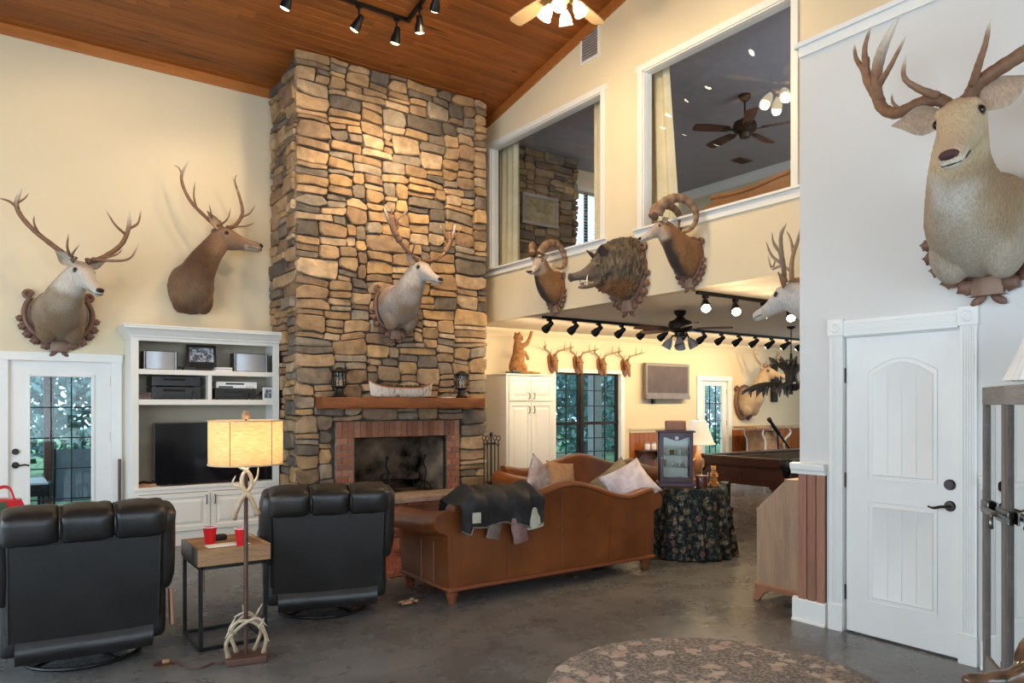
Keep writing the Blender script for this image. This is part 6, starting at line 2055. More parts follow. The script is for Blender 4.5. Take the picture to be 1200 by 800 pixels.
# ---- cognac leather sofa with camel back, back turned to the camera
def camel(u):
    """height profile of the back along its length, u 0..1"""
    b = 0.5 - 0.5 * math.cos(2 * math.pi * max(0, min(1, (u - 0.20) / 0.68)))
    return b + 0.3 * sstep(0.86, 1.0, u) + 0.3 * sstep(0.14, 0.0, u)
def sofa(name, label, loc, rz, L, mat, lo=0.725, hump=0.16, dep=0.80, mirror=False):
    t = thing(name, label, 'sofa', loc, rz)
    # local: back plane at y=0 (outer back), front towards +Y, x from 0..L
    nB = 36
    def top(u):
        uu = 1 - u if mirror else u
        return lo + hump * camel(uu)
    # outer back + inner back as a closed loft of vertical profiles
    m = MB()
    ring = 14
    def prof(u):
        h = top(u)
        return [(0.012, 0.13), (0.0, 0.30), (-0.004, h * 0.6), (0.0, h - 0.09), (-0.012, h - 0.045), (0.0, h - 0.012), (0.03, h), (0.07, h - 0.005), (0.105, h - 0.03), (0.13, h - 0.08), (0.17, h * 0.75), (0.22, 0.5), (0.24, 0.30), (0.24, 0.13)]
    vs = []
    for i in range(nB + 1):
        u = i / nB
        for y, z in prof(u):
            vs.append((0.03 + (L - 0.06) * u, y, z))
    fs = [(i * ring + j, (i + 1) * ring + j, (i + 1) * ring + (j + 1) % ring, i * ring + (j + 1) % ring) for i in range(nB) for j in range(ring)]
    fs += [tuple(range(ring)), tuple(range(nB * ring, nB * ring + ring))]
    m.add(vs, fs)
    bk = m.build('back', mat, t, smooth=True, angle=60)
    # rolled crest moulding along the top of the outer back
    MB().tube([(0.03 + (L - 0.06) * i / nB, -0.008, top(i / nB) - 0.03) for i in range(nB + 1)], 0.026, 8).build('crest_roll', mat, bk, smooth=True)
    for q in (0.25, 0.5, 0.75):
        MB().tube([(L * q, -0.006, 0.15), (L * q, -0.008, 0.4), (L * q, -0.004, top(q) - 0.06)], 0.004, 5).build('seam', mat, bk, smooth=True)
    # arms: rolled over outwards
    for s, x in ((-1, 0.0), (1, L)):
        am = MB()
        pr = [(0.09, 0.13), (0.09, 0.52), (0.085, 0.60), (0.06, 0.655), (0.0, 0.685), (-0.06, 0.68), (-0.11, 0.65), (-0.135, 0.60), (-0.125, 0.545), (-0.085, 0.51), (-0.035, 0.50), (-0.012, 0.48), (-0.008, 0.30), (0.0, 0.13)]
        vs = []
        ys = [0.0, 0.02, 0.10, 0.30, 0.60, dep - 0.06, dep - 0.02, dep]
        for k, y in enumerate(ys):
            g = 1.0 if 0 < k < len(ys) - 1 else 0.93
            lift = 0.05 * max(0, 1 - y / 0.35)
            for px, pz in pr:
                cx, czz = -0.02, 0.59
                xx = px if pz < 0.48 else cx + (px - cx) * g
                zz = pz if pz < 0.48 else czz + (pz - czz) * g + lift
                vs.append((x + (-s) * xx if s > 0 else x + xx, y, zz))
        n = len(pr)
        fs = [(k * n + j, (k + 1) * n + j, (k + 1) * n + (j + 1) % n, k * n + (j + 1) % n) for k in range(len(ys) - 1) for j in range(n)]
        fs += [tuple(range(n)), tuple(range((len(ys) - 1) * n, len(ys) * n))]
        am.add(vs, fs)
        ar = am.build('arm', mat, t, smooth=True, angle=50)
        for yy in (0.22, 0.42):
            MB().tube([(x - (-s) * (-1) * 0 + (-0.012 if s < 0 else 0.012) * 1.0, yy, 0.15), (x + (-0.014 if s < 0 else 0.014), yy, 0.46)], 0.004, 5).build('seam', mat, ar)
    MB().rbox((L / 2, dep / 2 + 0.05, 0.24), (L - 0.16, dep - 0.14, 0.22), 0.03, 4).build('seat_deck', mat, t, smooth='all', weld=0.0004)
    nc = 3
    for i in range(nc):
        w = (L - 0.24) / nc
        MB().rbox((0.12 + w * (i + 0.5), dep / 2 + 0.12, 0.42), (w - 0.01, dep - 0.26, 0.16), 0.06, 7, (0, 0.0, 0.02)).build('seat_cushion', mat, t, smooth='all', weld=0.0004)
    # base moulding and turned feet
    MB().box(-0.012, L + 0.012, -0.014, 0.012, 0.105, 0.135).box(-0.012, 0.012, 0.012, dep, 0.105, 0.135).box(L - 0.012, L + 0.012, 0.012, dep, 0.105, 0.135).box(-0.012, L + 0.012, dep, dep + 0.02, 0.105, 0.135).build('base_rail', M['sofa_wood'], t, bevel=0.008)
    for x in (0.055, L - 0.055):
        for y in (0.055, dep - 0.06):
            MB().lathe([(0.0, 0.0), (0.030, 0.0), (0.036, 0.015), (0.034, 0.03), (0.046, 0.06), (0.05, 0.085), (0.042, 0.092), (0.05, 0.106)], 16, (x, y, 0)).build('foot', M['sofa_wood'], t, smooth=True)
    return t
M['sofa_wood'] = wood('sofa_trim_wood', (0.13, 0.036, 0.014, 1), (0.25, 0.075, 0.028, 1), 'X', 1.0, 0.3)
SX, SY, SLn = 2.885, 4.865, 2.22
sofa('leather_sofa', 'cognac leather camel back sofa seen from behind with a coat on it', (SX, SY, 0), R(0.0), SLn, M['brown_leather'])
# second sofa opposite, facing the camera side
s2 = sofa('leather_sofa', 'cognac leather camel back sofa by the white cabinet, facing the other sofa', (7.50, 7.55, 0), R(180), 2.3, M['brown_leather'], lo=0.74, hump=0.155, mirror=True)

# ---- throw pillows
def pillow(label, loc, rot, size, mat, group='throw pillows on the sofas'):
    w, h, d = size
    m = MB()
    def pt(u, v, s):
        a, b = u * 2 - 1, v * 2 - 1
        e = (1 - abs(a) ** 2.6) * (1 - abs(b) ** 2.6)
        pin = 1 - 0.10 * (1 - abs(a) ** 2) * abs(b) ** 2
        pin2 = 1 - 0.10 * (1 - abs(b) ** 2) * abs(a) ** 2
        return Vector((a * w / 2 * pin2, s * d / 2 * max(0, e) ** 0.55 + 0.008 * noise.noise(Vector((a * 3, b * 3, s))), b * h / 2 * pin))
    m.grid(14, 14, lambda u, v: pt(u, v, 1))
    m.grid(14, 14, lambda u, v: pt(u, v, -1))
    o = m.build('throw_pillow', mat, None, smooth='all', weld=0.001)
    o.location = loc
    o.rotation_euler = rot
    return tag(o, label, 'pillow', group)
def fabric(name, c1, c2, scale=7, c3=None, rough=0.9):
    t = NT(name)
    v = t.coords()
    f = t.noise(v, scale, 4, 0.6, 0.6)
    st = [(0.35, c1), (0.6, c2)]
    if c3: st.append((0.75, c3))
    t.base(t.ramp(f, st))
    t.set(rough, 0, 0.2)
    t.bump(t.noise(v, 160, 2), 0.2, 0.003)
    return t.m
M['pil_grey'] = fabric('mauve_grey_print', (0.34, 0.25, 0.25, 1), (0.46, 0.42, 0.45, 1), 9, (0.58, 0.50, 0.47, 1))
M['pil_pale'] = fabric('pale_lilac_print', (0.44, 0.38, 0.42, 1), (0.60, 0.56, 0.60, 1), 9, (0.66, 0.60, 0.56, 1))
M['pil_tan'] = fabric('tan_suede', (0.40, 0.21, 0.11, 1), (0.52, 0.31, 0.19, 1), 5)
M['pil_olive'] = fabric('olive_stripe', (0.16, 0.13, 0.075, 1), (0.30, 0.25, 0.15, 1), 6)
x_, z_ = 5.05, 0.0
def wp(px, py, d):
    """world point at a pixel and forward depth d"""
    f = Vector((math.sin(TH), math.cos(TH), 0))
    r = Vector((math.cos(TH), -math.sin(TH), 0))
    p = f * d + r * ((px - 600) / FPX * d)
    p.z = CAM_H + (474.3 - py) / FPX * d
    return p
pillow('peaked mauve grey printed pillow standing against the far sofa back beside the coat', wp(633, 562, 8.55), (R(-18), R(38), R(10)), (0.46, 0.46, 0.16), M['pil_grey'])
pillow('tan suede pillow half hidden behind the peaked grey pillow', wp(658, 557, 8.75), (R(-20), R(8), R(0)), (0.42, 0.34, 0.15), M['pil_tan'])
pillow('pale lilac printed pillow leaning at the sofa end beside the floral table', wp(738, 567, 7.0), (R(-40), R(-24), R(-18)), (0.46, 0.42, 0.15), M['pil_pale'])
pillow('olive and brown striped pillow tucked beside the lilac pillow', wp(722, 563, 7.25), (R(-45), R(-36), R(-20)), (0.44, 0.34, 0.12), M['pil_olive'])

# ---- coats thrown over the sofa back
def coat():
    t = thing('winter_coat', 'dark charcoal quilted coat thrown over the sofa back', 'coat', (SX + 0.10, SY, 0))
    M['coat'] = fabric('charcoal_nylon', (0.014, 0.013, 0.014, 1), (0.034, 0.031, 0.032, 1), 6, None, 0.6)
    M['coat_grey'] = fabric('taupe_fleece', (0.12, 0.085, 0.07, 1), (0.20, 0.15, 0.125, 1), 6)
    M['coat_lining'] = fabric('pale_lining', (0.34, 0.33, 0.24, 1), (0.50, 0.48, 0.38, 1), 14, (0.16, 0.17, 0.14, 1))
    Lx = 0.78
    # draped sheet: from the seat side over the crest and down behind
    def drape(u, v, off=0.0):
        x = -0.05 + Lx * u
        q = (x) / SLn
        h = 0.725 + 0.16 * camel(q) * 0.6 + 0.05
        # v: 0 inside of the back, 1 hem outside
        hang = 0.17 + 0.03 * math.sin(u * 9) + 0.06 * (u < 0.12) + 0.05 * u
        e = -0.5 + 1.5 * min(1, u * 7, (1 - u) * 9)
        path = [(0.26, h - 0.20), (0.22, h + 0.02 * e), (0.12, h + 0.10 * e), (0.02, h + 0.105 * e), (-0.08, h + 0.05 * e), (-0.115, h - 0.05), (-0.085, h - hang)]
        k = v * (len(path) - 1)
        i = min(int(k), len(path) - 2)
        f = k - i
        p0, p1 = path[i], path[i + 1]
        p00 = path[max(i - 1, 0)]
        p3 = path[min(i + 2, len(path) - 1)]
        y, z = (0.5 * ((2 * b) + (c - a) * f + (2 * a - 5 * b + 4 * c - d) * f * f + (3 * b - a - 3 * c + d) * f ** 3) for a, b, c, d in zip(p00, p0, p1, p3))
        n = noise.noise(Vector((x * 7, v * 3, 2.0)))
        n2 = noise.noise(Vector((x * 16, v * 5, 5.0)))
        puff = 0.022 * abs(math.sin(u * 11 + 0.6 * math.sin(v * 4))) + 0.02 * n + 0.008 * n2
        return Vector((x + 0.02 * n * v, y - puff * (0.3 + v) * 0.8 + off * 0.7, z + puff * (1 - abs(v - 0.5)) - off * 0.6))
    m = MB().grid(44, 26, lambda u, v: drape(u, v))
    m.grid(44, 26, lambda u, v: drape(u, v, 0.016))
    m.build('body', M['coat'], t, smooth='all')
    hem = [drape(i / 44, 1.0) + Vector((0, -0.004, -0.002)) for i in range(45)]
    MB().tube(hem, 0.007, 6).build('hem_cord', M['coat_grey'], t, smooth=True)
    # hanging sleeves and lining
    def sleeve(name, x0, dx, z0, z1, r0, r1, mat):
        pts = spline([(x0, -0.07, z0), (x0 + dx * 0.4, -0.075, (z0 + z1) / 2 + 0.02), (x0 + dx, -0.07, z1)], 12)
        MB().tube(pts, [r0 + (r1 - r0) * i / 12 + 0.004 * math.sin(i * 1.7) for i in range(13)], 12, True, 0.42, up=(1, 0, 0)).build(name, mat, t, smooth=True, angle=60)
    sleeve('sleeve', 0.30, -0.05, 0.72, 0.49, 0.075, 0.06, M['coat_grey'])
    sleeve('sleeve', 0.47, 0.06, 0.74, 0.44, 0.085, 0.07, M['coat_mauve'])
    sleeve('lining', 0.64, 0.03, 0.76, 0.54, 0.10, 0.085, M['coat_lining'])
    bx('patch', M['coat_lining'], t, 0.02, 0.09, -0.152, -0.14, 0.64, 0.72)
M['coat_mauve'] = fabric('mauve_fleece', (0.17, 0.095, 0.085, 1), (0.27, 0.165, 0.145, 1), 6)
coat()

# ---- side table with wooden tray top between the recliners
def side_table():
    t = thing('side_table', 'small side table with a rustic wooden box top on a black frame', 'side table', (1.09, 4.87, 0))
    w, d, h = 0.40, 0.45, 0.53
    k = M['black_metal']
    r = 0.011
    for x in (0.0, w):
        for y in (0.0, d):
            if (x, y) == (w, d) or (x, y) == (0.0, d):
                continue
            MB().box(x - r, x + r, y - r, y + r, 0, h).build('leg', k, t)
    for x in (0.0, w):
        MB().box(x - r, x + r, d - r, d + r, 0, h).build('leg', k, t)
    for z in (0.011, h - 0.011):
        for q in ((0, w, -r, r), (0, w, d - r, d + r), (-r, r, 0, d), (w - r, w + r, 0, d)):
            MB().box(*q, z - r, z + r).build('frame_rail', k, t)
    b = M['box_wood']
    MB().box(-0.02, w + 0.03, -0.02, 0.0, h + 0.001, h + 0.105).build('box_side', b, t, bevel=0.003)
    MB().box(-0.02, w + 0.03, d, d + 0.02, h + 0.001, h + 0.105).build('box_side', b, t, bevel=0.003)
    MB().box(-0.02, 0.0, 0.0, d, h + 0.001, h + 0.105).build('box_side', M['greywood'], t, bevel=0.003)
    MB().box(w + 0.01, w + 0.03, 0.0, d, h + 0.001, h + 0.105).build('box_side', b, t, bevel=0.003)
    for i in range(4):
        MB().box(0.0 + 0, w + 0.01, d * i / 4 + 0.002, d * (i + 1) / 4 - 0.002, h + 0.080, h + 0.098).build('plank', b, t, bevel=0.002)
    bx('price_tag', M['box_wood'], t, 0.03, 0.033, 0.03, 0.06, h - 0.17, h - 0.02)
    return h + 0.098
tz = side_table()
def cup(loc, label):
    t = thing('party_cup', label, 'cup', loc, 0, 'red cups on the side table')
    MB().lathe([(0.0, 0.002), (0.030, 0.002), (0.031, 0.0), (0.034, 0.03), (0.037, 0.06), (0.044, 0.108)], 24).lathe([(0.042, 0.108), (0.035, 0.06), (0.029, 0.006), (0, 0.006)], 24).build('cup_body', M['red_plastic'], t, smooth=True)
    MB().tube([(0.0435 * math.cos(a), 0.0435 * math.sin(a), 0.109) for a in [2 * math.pi * i / 24 for i in range(25)]], 0.0035, 6, cap=False).build('rim', M['white_plastic'], t, smooth=True)
    return t
pa, pb = wp(246, 632, 4.85), wp(283, 631, 4.80)
cup((pa.x, pa.y, tz + 0.001), 'red party cup on the side table, clear of the lamp pole')
cup((pb.x, pb.y, tz + 0.001), 'red party cup on the side table right behind the lamp pole')
tag(MB().box(-0.11, 0.15, -0.05, 0.05, 0, 0.004).box(-0.08, 0.12, -0.03, 0.045, 0.004, 0.007).build('paper_sheets', M['paper'], None, loc=(1.26, 4.98, tz + 0.001)), 'white papers lying on the side table beside the cups', 'paper')
tag(MB().rbox((0, 0, 0.02), (0.10, 0.06, 0.04), 0.018, 4).build('blue_pouch', M['coat'], None, smooth='all', weld=0.0004, loc=(1.28, 5.19, tz + 0.001)), 'small dark blue pouch on the back of the side table', 'pouch')

# ---- antler floor lamp
def floor_lamp():
    p = wp(289, 762, 4.42)
    t = thing('floor_lamp', 'lit floor lamp with burlap drum shade and antlers on a wood base', 'floor lamp', (1.275, 4.545, 0), R(-12))
    MB().box(-0.115, 0.115, -0.085, 0.085, 0, 0.04).build('base', M['lamp_wood'], t, bevel=0.006)
    MB().tube([(0, 0, 0.04), (0, 0, 1.20)], 0.0125, 10).build('pole', M['rust'], t, smooth=True)
    AC = ((0.40, 0.28, 0.17), (0.62, 0.50, 0.36), (0.78, 0.70, 0.56))
    def ant(name, beam, r, tines):
        antler_mesh(beam, r, r * 0.6, tines, None, AC, 8).build(name, M['antler'], t, smooth='all')
    # low cluster round the pole
    ant('antler', [(-0.10, -0.03, 0.04), (-0.11, -0.05, 0.14), (-0.03, -0.06, 0.23), (0.06, -0.05, 0.26), (0.12, -0.03, 0.20)], 0.013, [([(-0.06, -0.06, 0.19), (-0.10, -0.09, 0.22), (-0.06, -0.1, 0.30)], 0.008)])
    ant('antler', [(0.10, -0.02, 0.04), (0.11, -0.04, 0.15), (0.04, -0.05, 0.24), (-0.06, -0.06, 0.25), (-0.12, -0.05, 0.16)], 0.013, [([(0.07, -0.05, 0.2), (0.10, -0.08, 0.27)], 0.008)])
    ant('antler', [(-0.05, 0.05, 0.04), (-0.08, 0.06, 0.16), (0.0, 0.05, 0.26), (0.08, 0.02, 0.22), (0.13, -0.05, 0.11)], 0.012, [([(0.0, 0.05, 0.25), (-0.02, 0.0, 0.34)], 0.008)])
    ant('antler', [(0.05, 0.05, 0.04), (0.09, 0.05, 0.17), (0.02, 0.03, 0.28), (-0.07, 0.0, 0.27)], 0.012, [([(0.05, 0.05, 0.24), (0.10, 0.03, 0.33)], 0.008)])
    # upper pair under the shade
    ant('antler', [(-0.075, -0.03, 0.86), (-0.03, -0.04, 0.97), (0.03, -0.03, 1.06), (0.01, -0.03, 1.14), (-0.05, -0.03, 1.17)], 0.016, [([(0.02, -0.03, 1.04), (0.06, -0.03, 1.10), (0.07, -0.03, 1.17)], 0.01)])
    ant('antler', [(0.065, -0.03, 0.88), (0.03, -0.04, 0.97), (-0.02, -0.035, 1.05), (-0.02, -0.03, 1.12), (0.03, -0.03, 1.18)], 0.016, [([(-0.02, -0.03, 1.05), (-0.075, -0.03, 1.07), (-0.06, -0.03, 1.12)], 0.010)])
    # shade: burlap drum with seam lines, open above and below
    nt = NT('burlap_shade')
    v = nt.coords('Object', (1, 1, 1))
    w1 = nt.add('ShaderNodeTexWave', wave_type='BANDS', bands_direction='Z')
    w1.inputs['Scale'].default_value = 90
    w1.inputs['Distortion'].default_value = 3.0
    nt.link(v, w1.inputs['Vector'])
    f = nt.noise(nt.coords('Object', (3, 3, 26)), 9, 3)
    col = nt.mix(0.5, nt.ramp(w1.outputs['Fac'], [(0.2, (0.40, 0.27, 0.14)), (0.8, (0.66, 0.50, 0.31))]), nt.ramp(f, [(0.35, (0.36, 0.24, 0.12)), (0.65, (0.70, 0.54, 0.34))]))
    nt.base(col)
    nt.set(0.9, 0, 0.1)
    tl = nt.add('ShaderNodeBsdfTranslucent')
    nt.link(col, tl.inputs['Color'])
    mx = nt.add('ShaderNodeMixShader')
    mx.inputs[0].default_value = 0.55
    nt.link(nt.b.outputs[0], mx.inputs[1])
    nt.link(tl.outputs[0], mx.inputs[2])
    nt.link(mx.outputs[0], nt.n['Material Output'].inputs['Surface'])
    rS = 0.213
    z0, z1 = 1.185, 1.445
    sh = MB().lathe([(rS, z0), (rS, z1)], 48).build('shade', nt.m, t, smooth=True)
    for z in (z0, z1):
        MB().tube([(rS * math.cos(a), rS * math.sin(a), z) for a in [2 * math.pi * i / 48 for i in range(49)]], 0.005, 6, cap=False).build('shade_trim', M['lamp_trim'], sh, smooth=True)
    for a in (-2.05, -0.9, 0.3, 1.5, 2.8):
        MB().tube([(rS * 1.004 * math.cos(a), rS * 1.004 * math.sin(a), z0), (rS * 1.004 * math.cos(a), rS * 1.004 * math.sin(a), z1)], 0.0022, 5).build('shade_seam', M['lamp_wood'], sh)
    m = MB()
    for a in (0.2, 0.2 + 2.1, 0.2 + 4.2):
        m.tube([(0, 0, z1 - 0.03), (rS * math.cos(a), rS * math.sin(a), z1 - 0.005)], 0.003, 5)
    m.tube([(0, 0, 1.19), (0, 0, z1 + 0.01)], 0.006, 6)
    m.build('spider', M['bronze'], t)
    MB().lathe([(0, z1 + 0.01), (0.02, z1 + 0.012), (0.024, z1 + 0.03), (0.018, z1 + 0.05), (0.012, z1 + 0.06), (0, z1 + 0.063)], 10).build('finial', M['box_wood'], t, smooth=True)
    MB().ell((0.0, -0.03, 1.32), (0.03, 0.03, 0.042), 12, 8).build('bulb', M['bulb'], t, smooth='all')
    c = t.location
    point('floor_lamp_light', (c.x, c.y - 0.03, 1.325), 13, (1.0, 0.66, 0.32), 0.045)
M['lamp_wood'] = wood('lamp_base_wood', (0.05, 0.02, 0.012, 1), (0.12, 0.05, 0.03, 1), 'X', 2.0)
M['rust'] = plain('rust_brown_metal', (0.10, 0.052, 0.034, 1), 0.5, 0.5, var=0.2)
M['lamp_trim'] = plain('shade_binding', (0.52, 0.40, 0.25, 1), 0.8)
floor_lamp()
# floor outlet and the lamp cord
t = thing('floor_outlet', 'brass floor outlet cover set in the concrete beside the recliner', 'outlet', (0.86, 4.76, 0.0))
MB().lathe([(0.0, 0.006), (0.055, 0.006), (0.062, 0.0)], 24).build('cover', M['rust'], t, smooth=True)
MB().rbox((0.01, 0, 0.018), (0.04, 0.03, 0.024), 0.008, 3).build('plug', M['box_wood'], t, smooth='all')
tag(MB().tube(spline([(0.88, 4.76, 0.02), (0.93, 4.72, 0.006), (0.94, 4.62, 0.006), (1.02, 4.56, 0.006), (1.10, 4.60, 0.006), (1.148, 4.56, 0.008)], 30), 0.0055, 6).build('lamp_cord', M['lamp_wood'], None, smooth=True), 'thin brown lamp cord lying on the concrete', 'cord')
# ================================================================ pool room and round table
# ---- white cabinet beside the chimney
def white_cabinet():
    x0, y0, x1 = 5.985, 8.5, 6.84
    h = 1.985
    t = thing('storage_cabinet', 'tall white storage cabinet with raised panel doors beside the chimney', 'cabinet', (x0, y0, 0))
    w, d = x1 - x0, YW - y0 - 0.005
    c = M['cab']
    MB().box(0, w, 0.02, d, 0, h - 0.02).build('body', c, t)
    MB().box(-0.015, w + 0.015, -0.005, d, h - 0.02, h).build('top', c, t, bevel=0.004)
    def part(mb, name, mat, parent=None, **k):
        return mb.build(name, mat, parent or t, **k)
    xm = w / 2
    for a, b, hx in ((0.04, xm - 0.004, xm - 0.045), (xm + 0.004, w - 0.04, xm + 0.045)):
        cabinet_door(a, b, 1.60, 1.945, hx, part, 0.02, 'cabinet_door', c, 1.67, 0.04)
        cabinet_door(a, b, 0.10, 1.575, hx, part, 0.02, 'cabinet_door', c, 1.47, 0.05)
white_cabinet()
# ---- stuffed cat standing on the cabinet
def cat():
    t = thing('stuffed_bobcat', 'tan stuffed bobcat rearing up on the white cabinet with one paw raised', 'stuffed animal', (0, 0, 0))
    Y = 8.78
    bx0, bz0 = W(608, 437, Y)
    zb = 1.986
    k = 1 / 73.0     # metres per photo pixel here
    base = Vector((bx0, Y, zb))
    t.location = base
    mb = MB()
    def rows(pts):
        P = densify(pts, 4)
        n = len(P)
        S = []
        for i, (x, y, z, rx, ry) in enumerate(P):
            a = Vector(P[max(i - 1, 0)][:3])
            b = Vector(P[min(i + 1, n - 1)][:3])
            S.append((Vector((x, y, z)), b - a, Vector((0, 1, 0)), ry, rx, rx))
        loft(mb, S, 16)
    rows([(-0.07, 0, 0.02, 0.06, 0.08), (-0.06, 0, 0.08, 0.105, 0.105), (-0.03, 0, 0.18, 0.11, 0.11), (-0.005, 0, 0.30, 0.09, 0.095), (-0.01, 0, 0.40, 0.075, 0.085), (-0.02, 0, 0.47, 0.055, 0.06), (-0.02, 0, 0.5, 0.05, 0.055)])
    mb.ell((-0.01, 0, 0.545), (0.075, 0.068, 0.068), 16, 10)
    mb.ell((0.045, 0, 0.525), (0.035, 0.035, 0.028), 12, 8)
    # raised arm, lowered arm, hind legs, tail base
    rows([(0.02, -0.06, 0.42, 0.04, 0.04), (0.08, -0.075, 0.45, 0.036, 0.036), (0.13, -0.08, 0.52, 0.028, 0.028), (0.165, -0.08, 0.60, 0.024, 0.025), (0.175, -0.08, 0.635, 0.026, 0.028), (0.177, -0.08, 0.65, 0.015, 0.015)])
    rows([(0.03, 0.06, 0.38, 0.042, 0.04), (0.10, 0.07, 0.35, 0.036, 0.036), (0.16, 0.075, 0.34, 0.028, 0.028), (0.21, 0.075, 0.28, 0.024, 0.024), (0.225, 0.075, 0.24, 0.024, 0.026), (0.227, 0.075, 0.225, 0.014, 0.014)])
    for s in (-1, 1):
        rows([(-0.03, s * 0.07, 0.14, 0.07, 0.05), (0.03, s * 0.085, 0.10, 0.062, 0.045), (0.05, s * 0.085, 0.05, 0.035, 0.032), (0.09, s * 0.085, 0.022, 0.025, 0.03), (0.18, s * 0.085, 0.02, 0.022, 0.028), (0.20, s * 0.085, 0.018, 0.012, 0.014)])
    rows([(-0.08, 0, 0.05, 0.03, 0.03), (-0.02, -0.12, 0.03, 0.026, 0.026), (0.12, -0.15, 0.026, 0.022, 0.022), (0.26, -0.14, 0.024, 0.016, 0.016), (0.30, -0.13, 0.022, 0.008, 0.008)])
    for s in (-1, 1):
        mb.tube([(-0.025, s * 0.045, 0.585), (-0.03, s * 0.06, 0.635)], [0.026, 0.006], 8)
    me = remeshed2(mb, 0.009)
    def cf(co):
        n = noise.noise(co * 22)
        c = blendc((0.42, 0.21, 0.085), (0.30, 0.14, 0.05), 0.5 + n)
        if co.x > 0.03 and 0.1 < co.z < 0.4: c = blendc(c, (0.55, 0.36, 0.19), 0.5)
        c = blendc(c, (0.12, 0.06, 0.03), 0.6 * sstep(0.25, 0.5, noise.noise(co * 45)))
        return c
    colour_mesh(me, cf)
    mesh_obj(me, 'body', M['fur'], t)
    for s in (-1, 1):
        MB().ell((0.045, s * 0.035, 0.56), 0.011, 8, 6).build('eye', M['eye'], t, smooth='all')
    MB().ell((0.078, 0, 0.532), (0.008, 0.012, 0.008), 8, 6).build('nose', M['black_plastic'], t, smooth='all')
def remeshed2(mb, voxel):
    global TMP_SC
    TMP_SC = bpy.data.scenes.new('tmp')
    me = remeshed(mb, voxel, 4)
    bpy.data.scenes.remove(TMP_SC)
    return me
cat()
xx, zz = W(587, 435, 8.68)
t = thing('handheld_device', 'small black device lying on the white cabinet beside the bobcat', 'device', (xx + 0.16, 8.62, 1.986))
MB().rbox((0.05, 0, 0.028), (0.14, 0.06, 0.055), 0.01, 4).build('body', M['black_plastic'], t, smooth='all')
MB().tube([(-0.02, 0, 0.02), (-0.11, 0, 0.02)], [0.018, 0.014], 10).build('barrel', M['black_plastic'], t, smooth=True)

# ---- television on the pool room wall
x0, z0 = W(757, 466, 8.98)
x1, z1 = W(808, 427, 8.98)
t = thing('mounted_television', 'grey framed older flat television mounted high on the pool room wall', 'television', ((x0 + x1) / 2, 8.98, (z0 + z1) / 2))
w, h = (x1 - x0) / 2, (z1 - z0) / 2
M['grey_plastic'] = plain('grey_plastic', (0.17, 0.14, 0.12, 1), 0.4)
M['screen_grey'] = plain('old_screen', (0.085, 0.06, 0.058, 1), 0.5, spec=0.3, var=0.1)
fr = MB()
MB().box(-w, w, 0.0, 0.07, -h, h).build('housing', M['grey_plastic'], t, bevel=0.008)
MB().box(-w + 0.05, w - 0.05, -0.004, 0.0, -h + 0.09, h - 0.05).build('screen', M['screen_grey'], t)
MB().box(-w, w, -0.018, 0.0, -h - 0.02, -h + 0.05).build('speaker_bar', M['grey_plastic'], t, bevel=0.004)
MB().box(-0.12, 0.12, 0.07, 0.119, -0.15, 0.15).build('wall_bracket', M['black_metal'], t)
MB().box(-0.3, -0.25, 0.07, 0.119, -h - 0.1, 0).build('cable', M['black_metal'], t)

# ---- wall shelf with jars
x0, z0 = W(760, 527, 8.95)
t = thing('bracket_shelf', 'small dark wall shelf on the wainscot behind the display case', 'shelf', (x0 + 0.05, 9.07, z0))
MB().box(-0.26, 0.3, -0.2, 0.0, -0.025, 0.0).build('board', M['darkwood'], t, bevel=0.003)
for s in (-0.2, 0.24):
    MB().prism([(0.0, -0.025), (-0.16, -0.025), (0.0, -0.18)], 'x', s - 0.012, s + 0.012).build('bracket', M['darkwood'], t)
for i, px in enumerate((758.5, 766)):
    xx = W(px, 522, 8.97)[0]
    j = thing('white_jar', ('white lidded jar on the wall shelf, away from the display case', 'white lidded jar on the wall shelf, next to the display case')[i], 'jar', (xx, 8.97, z0 + 0.001), 0, 'jars on the wall shelf')
    MB().lathe([(0, 0), (0.042, 0), (0.046, 0.02), (0.046, 0.09), (0.036, 0.105)], 16).build('jar_body', M['white_plastic'], j, smooth=True)
    MB().lathe([(0.04, 0.105), (0.04, 0.13), (0, 0.132)], 16).build('lid', M['silver'], j, smooth=True)
# leafy plant below the shelf
def plant(loc, label, n, h, seed, mat):
    t = thing('potted_plant', label, 'plant', loc)
    r = random.Random(seed)
    MB().lathe([(0, 0), (0.10, 0), (0.14, 0.22), (0.145, 0.24), (0.13, 0.24), (0.12, 0.22), (0, 0.22)], 18).build('pot', M['darkwood'], t, smooth=True)
    for i in range(n):
        a = r.uniform(0, 6.28)
        L = r.uniform(0.6, 1.0) * h
        d = Vector((math.cos(a), math.sin(a), 0))
        s = Vector((-d.y, d.x, 0))
        lean = r.uniform(0.15, 0.6)
        m = MB()
        def lp(u, v):
            w = 0.028 * math.sin(math.pi * min(1, 0.08 + u * 0.92))
            c = Vector((0, 0, 0.22)) + d * (lean * L * u * u) + Vector((0, 0, L * (u - 0.25 * lean * u * u)))
            return c + s * (w * (v * 2 - 1)) + d * 0.01 * abs(v - 0.5)
        m.grid(6, 2, lp)
        m.build('leaf', mat, t, smooth='all')
M['leaf_dark'] = plain('dark_leaf', (0.035, 0.075, 0.025, 1), 0.5, var=0.3)
plant((9.36, 8.60, 0), 'dark leafy potted plant under the wall shelf', 26, 0.62, 3, M['leaf_dark'])

